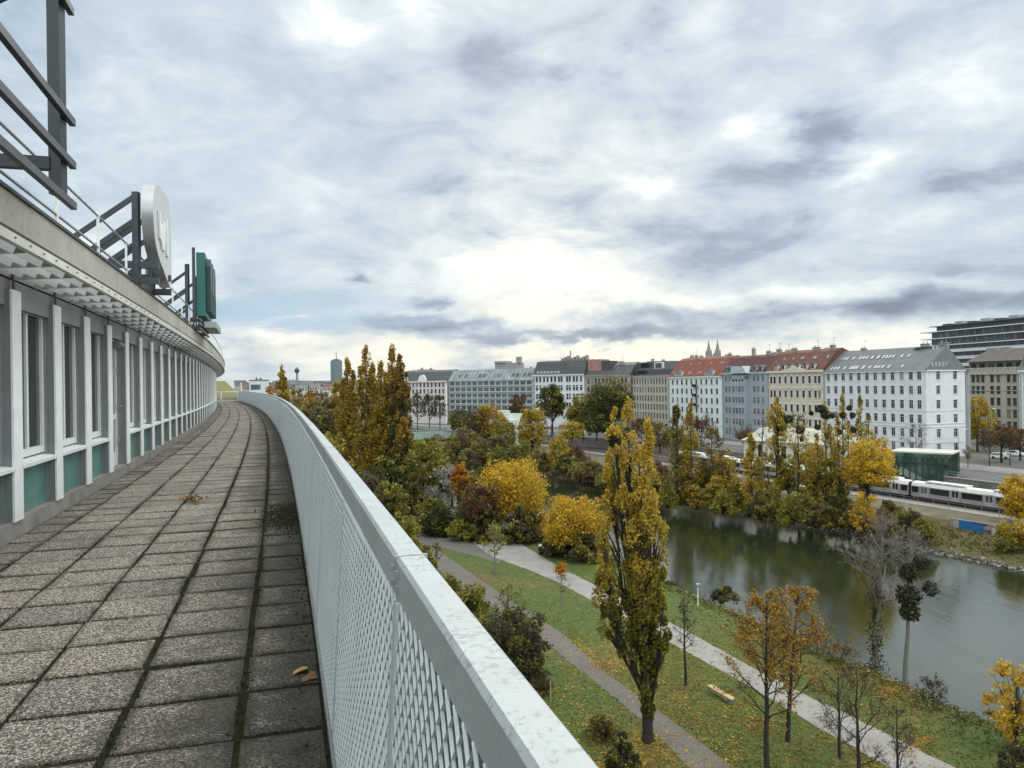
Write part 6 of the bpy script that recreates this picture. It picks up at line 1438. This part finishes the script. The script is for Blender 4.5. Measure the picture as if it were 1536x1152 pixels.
# stones of both water edges
def stones(P, N, i0, i1, n, name, label, dmax, mat):
    V, Q = [], []
    for _ in range(n):
        i = nr.uniform(i0, i1); k = int(i); d = abs(nr.normal(.55, dmax*.4)); q = P[k]+(P[k+1]-P[k])*(i-k)+N[k]*d; r = nr.uniform(.07, .26); z = WATER-.05+d*.42; b = len(V)
        for sx in (-1, 1):
            for sy in (-1, 1):
                for sz in (-1, 1): V.append((q[0]+sx*r*nr.uniform(.4, 1), q[1]+sy*r*nr.uniform(.4, 1), z+sz*r*nr.uniform(.3, .7)))
        for f in ((0, 1, 3, 2), (4, 6, 7, 5), (0, 4, 5, 1), (2, 3, 7, 6), (0, 2, 6, 4), (1, 5, 7, 3)): Q.append([b+a for a in f])
    me = np_mesh(name, np.array(V), np.array(Q), mat); tag(link(name, me), label, 'stones', kind='stuff')
def stonemat():
    m, t, b = new_mat('bank_stone'); r = t.new('ShaderNodeNewGeometry').outputs['Random Per Island']
    t.put(b.inputs['Base Color'], t.ramp(r, [(0, (.05, .045, .038)), (.6, (.11, .10, .085)), (.88, (.24, .225, .20)), (1, (.38, .36, .33))])); b.inputs['Roughness'].default_value = .9; return m
sm = stonemat()
stones(FWp, FN, 40, NS-22, 9000, 'bank_stones', 'pale rubble stones along the water line of the far bank', 1.0, sm)
stones(NWp, NN, 60, NS-22, 1600, 'bank_stones', 'dark rubble stones along the water line of the near bank', .8, sm)
# ---------------------------------------------------------------- train, walls, pavilions, bridge
steel_grey = pm('train_silver', (.34, .35, .36), .10, 1.2, .35, .35); train_roof = pm('train_roof', (.60, .60, .60), .14, .8, .5)
trn_yaw = math.atan2(-TRD.y, -TRD.x)
CAR, NC = 25.0, 5
t0 = TR0-TRD*16.5            # right hand (near) end
gap0 = on_line(1370, TR0, TRD); L0 = (gap0-TR0).dot(TRD); 
t = thing('train', 'silver underground train of several cars running along the far bank', 'train', TR0+TRD*(L0-CAR)+Vector((0, 0, TRACK)), trn_yaw)
# local x runs towards the near (right) end, local -y... visible side is towards the canal
def car_mesh():
    mb = MB(); w = 2.8; prof = [(-w/2, .75), (-w/2-.04, 1.6), (-w/2+.02, 2.75), (-w/2+.35, 3.35), (0, 3.55), (w/2-.35, 3.35), (w/2-.02, 2.75), (w/2+.04, 1.6), (w/2, .75)]
    a = mb.vert(*[(-CAR/2+.35, y, z) for y, z in prof]); b = mb.vert(*[(CAR/2-.35, y, z) for y, z in prof]); n = len(prof)
    mb.f += [tuple(range(a, a+n)), tuple(range(b, b+n))[::-1]]; mb.m += [0, 0]
    for k in range(n): l = (k+1) % n; mb.f.append((a+k, b+k, b+l, a+l)); mb.m.append(1 if 2 <= k <= 5 else 0)
    mb.box(-CAR/2+1, CAR/2-1, -1.15, 1.15, .25, .75, 2); mb.box(-CAR/2+3, CAR/2-14, -1, 1, 3.5, 3.75, 1); mb.box(CAR/2-9, CAR/2-3, -1, 1, 3.5, 3.72, 1)
    return mb
def on_car(fn, name, mat, car):
    mb = MB(); fn(mb); return recalc(mb.build(name, mat, car))
car0 = recalc(car_mesh().build('car_body', [steel_grey, train_roof, black_metal], t))
pitch = CAR/4
for side in (-1, 1):
    ys = lambda d: side*(1.44+d)
    def bx(mb, xa, xb, za, zb, d=.02): mb.box(xa, xb, min(ys(-.08), ys(d)), max(ys(-.08), ys(d)), za, zb)
    for k in range(4):
        xd = -CAR/2+pitch*(k+.5)
        f = on_car(lambda mb: bx(mb, xd-.75, xd+.75, .85, 2.85, .03), 'door', pm('train_door', (.40, .41, .42), .08, 2, .4, .2), car0)
        on_car(lambda mb: (bx(mb, xd-.60, xd-.08, 1.55, 2.65, .04), bx(mb, xd+.08, xd+.60, 1.55, 2.65, .04)), 'pane', dark_glass, f)
        if k < 3: xw = -CAR/2+pitch*(k+1); on_car(lambda mb: bx(mb, xw-1.9, xw+1.9, 1.55, 2.6, .025), 'window', dark_glass, car0)
    for xw in (-CAR/2+1.2, CAR/2-1.2): on_car(lambda mb: bx(mb, xw-.7, xw+.7, 1.55, 2.6, .025), 'window', dark_glass, car0)
bog = MB()
for xb in (-CAR/2+4, CAR/2-4):
    bog.box(xb-1.5, xb+1.5, -1.1, 1.1, .25, .6)
    for dx in (-1, 1):
        for yy in (-.8, .8): bog.tube([(xb+dx, yy-.06, .43), (xb+dx, yy+.06, .43)], .42, 12)
bog.build('wheels', black_metal, car0)
gang = MB(); gang.box(CAR/2-.36, CAR/2+.36, -1.1, 1.1, .9, 3.2); gang.build('gangway', pm('bellows', (.03, .03, .03), .2, 6, .9), car0)
def yaw_dup(i): 
    c = dup(car0, t, (-CAR*i+CAR*.5, 0, 0)); return c
for i in range(-1, NC-1): yaw_dup(i)
kill(car0)
t.location = TR0+TRD*L0+Vector((0, 0, TRACK)); 
# ballast, rails, track-side path
n = 60; bw = [(TR0+TRD*s) for s in np.linspace(-60, 240, n)]
def along(d, z): return np.array([[p.x+TRN.x*d, p.y+TRN.y*d, z] for p in bw])
strips('track_bed', [along(-2.6, TRACK-.05), along(-2.0, TRACK+.05), along(7.0, TRACK+.05), along(7.4, TRACK-.05)], pm('ballast', (.085, .075, .068), .4, 2, .95, bump=.8, world=True, fine=4), jitter=.01)
strips('service_path', [along(-5.8, TRACK+.02), along(-2.65, TRACK+.02)], pathmat('service_concrete', (.27, .25, .23), (.16, .14, .08)))
for k, d in enumerate((-.75, .75, 3.6, 5.1)):
    mb = MB(); mb.beam(bw[0]+TRN*d+Vector((0, 0, TRACK+.12)), bw[-1]+TRN*d+Vector((0, 0, TRACK+.12)), .07, .14); o = mb.build('rail', pm('rail_steel', (.12, .10, .09), .2, 1, .5, .6), None)
    tag(o, ['steel rail nearest the canal under the train', 'second steel rail from the canal under the train', 'third steel rail from the canal beside the train', 'steel rail farthest from the canal beside the train'][k], 'rail', 'rails of the two tracks')
# retaining wall between tracks and street, red-brown parapet on it
def edge_z(z, d): return [(p[0]-EN[i][0]*d, p[1]-EN[i][1]*d, z) for i, p in enumerate(edge)]
def ribbon(mb, i0, i1, d0, d1, z0, z1, m=0):
    a0, a1 = edge_z(z0, d0), edge_z(z0, d1); b0, b1 = edge_z(z1, d0), edge_z(z1, d1)
    for i in range(i0, i1-1):
        mb.face([a0[i], a0[i+1], b0[i+1], b0[i]], m); mb.face([a1[i], b1[i], b1[i+1], a1[i+1]], m); mb.face([b0[i], b0[i+1], b1[i+1], b1[i]], m)
    for i in (i0, i1-1): mb.face([a0[i], b0[i], b1[i], a1[i]], m)
mid = Vector((*edge[30], STREET))
t = thing('retaining_wall', 'long stained grey retaining wall between the railway and the street', 'wall', mid); mb = MB(); ribbon(mb, 0, 78, .02, .5, -24, STREET+.25); recalc(mb.build('wall', pm('stained_concrete', (.17, .155, .145), .35, .5, .9, world=True, fine=6, bump=.3), t, mid))
mb = MB(); ribbon(mb, 0, 78, -.08, .6, STREET+.25, STREET+.45); recalc(mb.build('coping', pm('coping_stone', (.28, .27, .25), .2, 1, .85, world=True), t, mid))
i1 = int(np.argmin([abs(G(1425, 700, STREET).x-p[0]) for p in edge]))
mid = Vector((*edge[max(1, i1-5)], STREET)); t = thing('parapet', 'red brown parapet along the street right of the glass pavilion', 'wall', mid)
mb = MB(); ribbon(mb, 0, i1+1, .62, .95, STREET-.6, STREET+1.2); recalc(mb.build('panel', pm('red_brown_paint', (.12, .042, .034), .25, .6, .8, world=True, fine=5), t, mid)); mb = MB(); ribbon(mb, 0, i1+1, .58, 1.0, STREET+1.2, STREET+1.32); recalc(mb.build('coping', MATS['coping_stone'], t, mid))
# guard rail of the street further left
mid = Vector((*edge[45], STREET)); t = thing('street_railing', 'low grey street railing above the railway wall', 'railing', mid)
for z in (.95, .5):
    mb = MB(); mb.tube([Vector((p[0], p[1], STREET+.45+z)) for p in edge[i1+2:70]], .05, 5); mb.build('bar', grey_metal, t, mid)
mb = MB()
for i in range(i1+2, 70):
    for f in (0, .5): p = edge[i]*(1-f)+edge[i+1]*f; mb.box(p[0]-.05, p[0]+.05, p[1]-.05, p[1]+.05, STREET+.4, STREET+1.42)
mb.build('posts', grey_metal, t, mid)

# blue painted low wall on the far slope
wi = [i for i in range(NS) if 40 < (FWp+FN*12.3)[i][1] < 140]
WL = FWp+FN*12.3; u0 = W(1417, 780, 1).x; i0 = min(range(NS), key=lambda i: abs(WL[i][0]/max(1, WL[i][1])-u0)+(WL[i][1] < 30)*9)
pA = Vector((*WL[i0], -22.55)); u1 = W(1548, 800, 1).x; i1_ = min(range(NS), key=lambda i: abs(WL[i][0]/max(1, WL[i][1])-u1)+(WL[i][1] < 30)*9); pB = Vector((*WL[i1_], -22.55))
d = (pB-pA).normalized(); t = thing('low_wall', 'low graffiti wall with a bright blue painted field on the far bank', 'wall', pA); O = t.location
nrm = Vector((-d.y, d.x, 0)); nrm = nrm if nrm.y > 0 else -nrm
mb = MB(); mb.beam(pA-d*1+nrm*.2+Vector((0, 0, .55)), pB+nrm*.2+Vector((0, 0, .55)), .35, 1.9); recalc(mb.build('wall', pm('graffiti_concrete', (.24, .23, .22), .3, 1.5, .9, world=True), t, O))
def wall_patch(x0, x1, z0, z1, mat, name, dd=.0):
    a = pA+d*x0-nrm*(.01+dd); b = pA+d*x1-nrm*(.01+dd); mb = MB(); mb.beam(a+Vector((0, 0, (z0+z1)/2)), b+Vector((0, 0, (z0+z1)/2)), .03, z1-z0); recalc(mb.build(name, mat, t, O))
blue = pm('blue_paint', (.012, .14, .36), .15, 1, .7, world=True)
wall_patch(.5, 5.0, -.3, 1.48, blue, 'blue_field'); wall_patch(2.6, 5.1, 1.15, 1.49, pm('violet_paint', (.08, .05, .16), .3, 2, .7), 'painted_stripe', .02)
for k, (x0, x1, z0, z1, c) in enumerate(((4.5, 5.2, .5, 1.1, (.5, .32, .34)), (5.0, 5.5, .0, .6, (.16, .03, .05)), (5.7, 6.6, .1, 1.0, (.45, .46, .47)), (6.9, 7.5, .2, 1.2, (.10, .13, .15)), (7.6, 8.6, .0, 1.0, (.42, .42, .44)), (8.8, 9.8, .2, 1.1, (.15, .14, .2)), (-.4, .4, .1, 1.2, (.35, .34, .33)))):
    wall_patch(x0, x1, z0, z1, pm('graffiti_tone_%s' % 'abcdefg'[k], c, .4, 3, .8), 'graffiti', .01*(k % 2))
# fence of the service path
t = thing('path_fence', 'thin wire fence along the trackside path above the low wall', 'fence', bw[20]-TRN*5.6+Vector((0, 0, TRACK))); O = t.location
mb = MB()
for s in np.arange(-20, 40, 3.0): p = TR0+TRD*s-TRN*5.7; mb.tube([p+Vector((0, 0, TRACK)), p+Vector((0, 0, TRACK+1.3))], .035, 5)
mb.build('posts', grey_metal, t, O)
for z in (.6, 1.25): mb = MB(); mb.tube([TR0+TRD*-20-TRN*5.7+Vector((0, 0, TRACK+z)), TR0+TRD*38-TRN*5.7+Vector((0, 0, TRACK+z))], .015, 4); mb.build('wire', grey_metal, t, O)

# glass pavilion of the station
gy = 158; pA, pB = W(1336, 700, gy), W(1424, 700, gy-7); pA.z = pB.z = TRACK; d = (pB-pA).normalized(); L = (pB-pA).length; a = math.atan2(d.y, d.x)
t = thing('glass_pavilion', 'green framed glass station pavilion behind the train', 'pavilion', pA, a); GH = W(1380, 678, gy-3).z-TRACK
green_st = pm('green_steel', (.018, .055, .045), .2, 2, .4); gl = glassmat('pavilion_glass', (.06, .10, .092), .12, .45, .35)
mb = MB(); mb.box(.15, L-.15, .15, 8.85, .1, GH-.3); recalc(mb.build('glazing', gl, t)); mb = MB()
for k in range(10):
    x = L*k/9; mb.box(x-.11, x+.11, -.08, .12, 0, GH-.9); mb.box(x-.11, x+.11, 8.88, 9.08, 0, GH-.4)
    mb.beam((x, .02, GH-.95), (x, .75, GH-.15), .22, .2)
for k in range(1, 6): y = 9*k/6; mb.box(-.08, .12, y-.1, y+.1, 0, GH-.4); mb.box(L-.12, L+.08, y-.1, y+.1, 0, GH-.4)
for z in (GH*.30, GH*.72): mb.box(0, L, -.04, .1, z, z+.12); mb.box(L-.1, L+.04, 0, 9, z, z+.12)
recalc(mb.build('frame', green_st, t)); mb = MB(); mb.box(-.4, L+.4, .5, 9.4, GH-.28, GH); recalc(mb.build('roof', pm('pavilion_roof', (.46, .45, .42), .15, .8, .7), t))
mb = MB(); mb.beam((L*.15, .06, GH*.55), (L*.75, .06, GH*.12), .05, 1.3); recalc(mb.build('stair', pm('pavilion_stair', (.20, .24, .22), .2, 1, .8), t))
# grey slab and dark opening right of it
pA, pB = W(1426, 716, 158), W(1480, 719, 150); pA.z = pB.z = TRACK; t = thing('portal_block', 'grey concrete portal with a dark opening right of the glass pavilion', 'portal', pA, math.atan2((pB-pA).y, (pB-pA).x)); L = (pB-pA).length
mb = MB(); mb.box(0, L, 0, 5, -.2, 2.2); recalc(mb.build('wall', MATS['stained_concrete'], t)); mb = MB(); mb.hexa([(-.2, -.3, 2.2), (L+.3, -.3, 1.2), (L+.3, 5, 1.2), (-.2, 5, 2.2), (-.2, -.3, 2.7), (L+.3, -.3, 2.1), (L+.3, 5, 2.1), (-.2, 5, 2.7)]); recalc(mb.build('roof', pm('portal_roof', (.30, .29, .27), .2, .7, .9), t)); mb = MB(); mb.box(L+.4, L+5.5, .5, 4, -.2, 2.0); recalc(mb.build('opening', pm('opening_shade', (.012, .012, .012), .2, 2, .9), t))  # opening is a solid box, its shade put into the near-black colour

# cream pavilion with swept roof
pA, pB = W(1116, 690, 193), W(1262, 690, 172); pA.z = pB.z = STREET-.2; t = thing('cream_pavilion', 'cream station pavilion with a swept pale roof behind the yellow trees', 'pavilion', pA, math.atan2((pB-pA).y, (pB-pA).x)); L = (pB-pA).length; H = W(1160, 662, 188).z-STREET; RT = W(1175, 643, 188).z-STREET-H
cw = pm('pavilion_cream', (.56, .53, .42), .12, .6, .8, fine=4); mb = MB(); mb.box(0, L, 0, 10, -3, H); recalc(mb.build('wall', cw, t)); mb = MB(); N_ = 7
rows_p = [(1.2*(k/(N_-1))**.6*3, .3+RT*math.sin(k/(N_-1)*1.45)) for k in range(N_)]
for (i0, z0), (i1_, z1) in zip(rows_p, rows_p[1:]):
    A_ = [(i0-.5, i0-.5, H+z0), (L-i0+.5, i0-.5, H+z0), (L-i0+.5, 10-i0+.5, H+z0), (i0-.5, 10-i0+.5, H+z0)]; B_ = [(i1_-.5, i1_-.5, H+z1), (L-i1_+.5, i1_-.5, H+z1), (L-i1_+.5, 10-i1_+.5, H+z1), (i1_-.5, 10-i1_+.5, H+z1)]
    for k in range(4): l = (k+1) % 4; mb.face([A_[k], A_[l], B_[l], B_[k]])
mb.face(B_); recalc(mb.build('roof', pm('cream_roof', (.42, .405, .34), .16, .5, .7), t)); mb = MB(); mb.box(-.6, L+.6, -.6, 10.6, H, H+.3); recalc(mb.build('cornice', pm('cornice_green', (.24, .27, .20), .15, .8, .8), t))
for k in range(8): mb = MB(); x = 1.6+k*(L-3.2)/7; mb.box(x-.6, x+.6, -.05, -.005, 1.2, H-.6); recalc(mb.build('window', dark_glass if k not in (0, 2) else pm('pale_poster', (.6, .6, .58), .1, 1, .6), t))
# grey flat roof in front of it (station hall)
pA, pB = W(1180, 688, 176), W(1262, 688, 163); pA.z = pB.z = TRACK; t = thing('station_hall', 'low grey flat roofed hall between the cream pavilion and the tracks', 'hall', pA, math.atan2((pB-pA).y, (pB-pA).x)); L = (pB-pA).length
mb = MB(); mb.box(0, L, 0, 6, 0, 2.8); recalc(mb.build('wall', MATS['stained_concrete'], t)); mb = MB(); mb.box(-.4, L+.4, -.5, 6.5, 2.8, 3.15); recalc(mb.build('roof', pm('hall_roof', (.19, .195, .19), .2, .6, .8), t)); mb = MB()
mb.box(1, L-1, -.05, -.01, .9, 2.2); recalc(mb.build('window', dark_glass, t))
# white pavilion at the left with sloping glass roof
pA, pB = W(697, 640, 290), W(772, 640, 283); pA.z = pB.z = STREET-1; t = thing('white_pavilion', 'white riverside pavilion with a sloping pale green roof below the glass office', 'pavilion', pA, math.atan2((pB-pA).y, (pB-pA).x)); L = (pB-pA).length; H = W(735, 622, 286).z-STREET+1
mb = MB(); mb.box(0, L, 0, 10, -3, H*.8); mb.box(L*.35, L*.75, 1, 9, H*.8, H+1.2); recalc(mb.build('wall', MATS['white_render'], t)); mb = MB(); mb.hexa([(L*.6, -6, -1.0), (L+1, -6, -1.0), (L+1, 6, H), (L*.6, 6, H), (L*.6, -6, -.7), (L+1, -6, -.7), (L+1, 6, H+.3), (L*.6, 6, H+.3)]); recalc(mb.build('roof', pm('pale_green_roof', (.34, .40, .36), .15, .5, .5), t))
for k in range(6): mb = MB(); x = 1.2+k*L*.1; mb.box(x-.5, x+.5, -.06, -.01, .6, H*.65); recalc(mb.build('window', dark_glass, t))
# bridge
pB = W(664, 640, 318); pA = Vector((-118, 268, 0)); pB.z = pA.z = STREET; d = (pA-pB); L = d.length; t = thing('bridge', 'pale teal girder bridge over a dark opening at the far bend of the canal', 'bridge', pB, math.atan2(d.y, d.x))
mb = MB(); mb.box(-3, L, -6, 6, -.9, -.1); recalc(mb.build('deck', pm('bridge_deck', (.12, .12, .12), .2, .5, .9), t))
bt = pm('teal_girder', (.30, .40, .37), .14, .4, .6)
for y in (-6.2, 6.0): mb = MB(); mb.box(-3, L, y, y+.2, -1.9, .35); mb.box(-3, L, y-.1, y+.3, 1.05, 1.2); [mb.box(x-.06, x+.06, y, y+.2, .35, 1.05) for x in np.arange(-2, L, 1.6)]; recalc(mb.build('girder', bt, t))
for x in (-4.5, L*.55): mb = MB(); mb.box(x-1.2, x+1.2, -6, 6, -7, -.9); recalc(mb.build('pier', MATS['stained_concrete'], t))
t.rotation_euler.z = math.atan2(d.y, d.x)

# ---------------------------------------------------------------- small things
def car(label, p, yaw, paint, s=1.0, van=False, group=None):
    t = thing('parked_car', label, 'car', p, yaw, group); mb = MB(); h = 1.9 if van else 1.42
    side = [(-2.1*s, .3), (-2.15*s, .75), (-1.9*s, .95), (-1.55*s, h), (.5*s if not van else 1.2*s, h), (1.15*s if not van else 1.7*s, .98), (2.0*s, .82), (2.12*s, .5), (2.1*s, .3)]
    mb.prism(side, 'y', -.85, .85); recalc(mb.build('body', paint, t))
    mb = MB(); mb.prism([(-1.62*s, 1.0), (-1.4*s, h-.1), (.42*s, h-.1), (.95*s, 1.0)], 'y', -.862, .862); recalc(mb.build('windows', dark_glass, t))
    for x in (-1.3*s, 1.3*s):
        for y in (-.8, .8): mb = MB(); mb.tube([(x, y-.1, .32), (x, y+.1, .32)], .32, 12); mb.build('wheel', black_metal, t)
    for y in (-.6, .6): mb = MB(); mb.box(2.08*s, 2.14*s, y-.15, y+.15, .6, .75); mb.build('headlight', white_metal, t)
wp_ = pm('white_car_paint', (.72, .73, .74), .05, 2, .25); dp = pm('dark_car_paint', (.03, .035, .045), .2, 2, .25); sp_ = pm('silver_car_paint', (.35, .36, .37), .08, 2, .3); rp = pm('orange_car_paint', (.45, .10, .03), .1, 2, .3)
ya = math.atan2(-.93, .35)
for lab, px, py, mat, yaw, van in (('white car parked under the reddish brown street tree', 1500, 688, wp_, ya+.5, False), ('white car at the right edge of the photo on the street', 1522, 684, wp_, ya+.5, False), ('dark car beside the white ones at the right edge of the photo', 1532, 682, dp, ya+.5, True), ('white van before the shop front of the sandy house', 985, 652, wp_, ya+.3, True), ('dark car behind the white van before the sandy house', 1000, 652, dp, ya+.3, False),
     ('white car on the street under the broad dark green tree', 905, 645, wp_, ya+.9, False), ('silver car on the street left of the one under the broad green tree', 884, 644, sp_, ya+.9, False), ('orange red car on the street below the white house', 845, 642, rp, ya+.9, False), ('silver car on the street before the mint white house', 1020, 655, sp_, ya+.3, False), ('dark car on the street before the white pavilion', 690, 637, dp, ya+.9, False)):
    q = G(px, py, STREET); car(lab, q, yaw, mat, 1.0, van)
def lamp(label, p, h, arm, name='street_lamp'):
    t = thing(name, label, 'lamp', p); mb = MB(); mb.tube([(0, 0, 0), (0, 0, h*.5), (0, 0, h)], [.11, .08, .05], 8); mb.tube([(0, 0, h), (arm*.6, -.1, h+.25), (arm, -.2, h+.2)], .04, 6); mb.build('pole', grey_metal, t); mb = MB(); mb.box(arm-.35, arm+.35, -.35, -.05, h+.1, h+.24); mb.build('lamp_head', white_metal, t)
for lab, px, py, top in (('tall street lamp at the right end of the white corner house', 1438, 692, 645), ('tall street lamp before the stone house', 1488, 680, 614), ('street lamp left of the broad dark green tree', 846, 640, 600)):
    q = G(px, py, STREET); lamp(lab, q, W(px, top, q.y).z-STREET, 1.6 if px != 1488 else .5)
for lab, px, py, top in (('thin pale park lamp beside the dark undergrowth', 754, 800, 770), ('thin pale park lamp before the golden yellow round tree', 823, 834, 804), ('thin pale park lamp on the bank right of the lone poplar', 1047, 908, 880)):
    q = G(px, py, PARK); t = thing('park_lamp', lab, 'lamp', q); h = W(px, top, q.y).z-PARK; mb = MB(); mb.tube([(0, 0, 0), (0, 0, h)], [.06, .045], 8); mb.build('pole', white_metal, t); mb = MB(); mb.tube([(0, 0, h), (0, 0, h+.08), (0, 0, h+.3), (0, 0, h+.34)], [.12, .2, .22, .08], 10); mb.build('lamp_head', grey_metal, t)
for lab, px, py, top in (('pale wooden stake beside the reddish brown tree', 704, 776, 750), ('pale stake in the grass below the dark brown bush', 826, 1053, 1022)):
    q = G(px, py, PARK); t = thing('stake', lab, 'stake', q); h = W(px, top, q.y).z-PARK; mb = MB(); mb.tube([(0, 0, -.2), (0, 0, h), (0, 0, h+.06)], [.05, .05, .015], 7); mb.build('post', pm('stake_wood', (.40, .33, .22), .2, 4, .85), t)
q = G(638.5, 797, PARK); t = thing('park_sign', 'small pale sign on a post at the plaza edge', 'sign', q); mb = MB(); mb.tube([(0, 0, 0), (0, 0, 1.9)], .035, 6); mb.build('post', grey_metal, t); mb = MB(); mb.box(-.28, .28, -.045, -.036, 1.3, 1.9); mb.build('panel', white_metal, t)
q = G(811.5, 831, PARK); t = thing('litter_bin', 'small dark litter bin with pale lid on the grass beside the concrete path', 'bin', q); mb = MB(); mb.tube([(0, 0, 0), (0, 0, .1), (0, 0, .95), (0, 0, 1.0)], [.30, .34, .38, .34], 12); mb.build('bin_body', black_metal, t); mb = MB(); mb.tube([(0, 0, 1.12), (0, 0, 1.3), (0, 0, 1.42)], [.32, .30, .05], 12); mb.build('lid', white_metal, t); mb = MB(); mb.tube([(.2, 0, 1.0), (.2, 0, 1.15)], .03, 6); mb.tube([(-.2, 0, 1.0), (-.2, 0, 1.15)], .03, 6); mb.build('bracket', grey_metal, t)
# bench
pA, pB = G(1064, 1036, PARK), G(1101, 1058, PARK); d = (pB-pA); L = d.length; t = thing('bench', 'pale wooden backless bench on the lawn beside the autumn trees', 'bench', pA, math.atan2(d.y, d.x)); wd = pm('bench_wood', (.42, .33, .19), .2, 3, .8, fine=5)
mb = MB()
for k in range(3): mb.box(0, L, -.24+k*.165, -.09+k*.165, .40, .46)
mb.build('seat', wd, t)
for x in (.25, L-.45): mb = MB(); mb.box(x, x+.2, -.2, .2, -.05, .40); mb.build('leg', conc, t)
mb = MB(); mb.box(.45, L-.45, -.21, -.17, .18, .40); mb.build('side_board', wd, t)
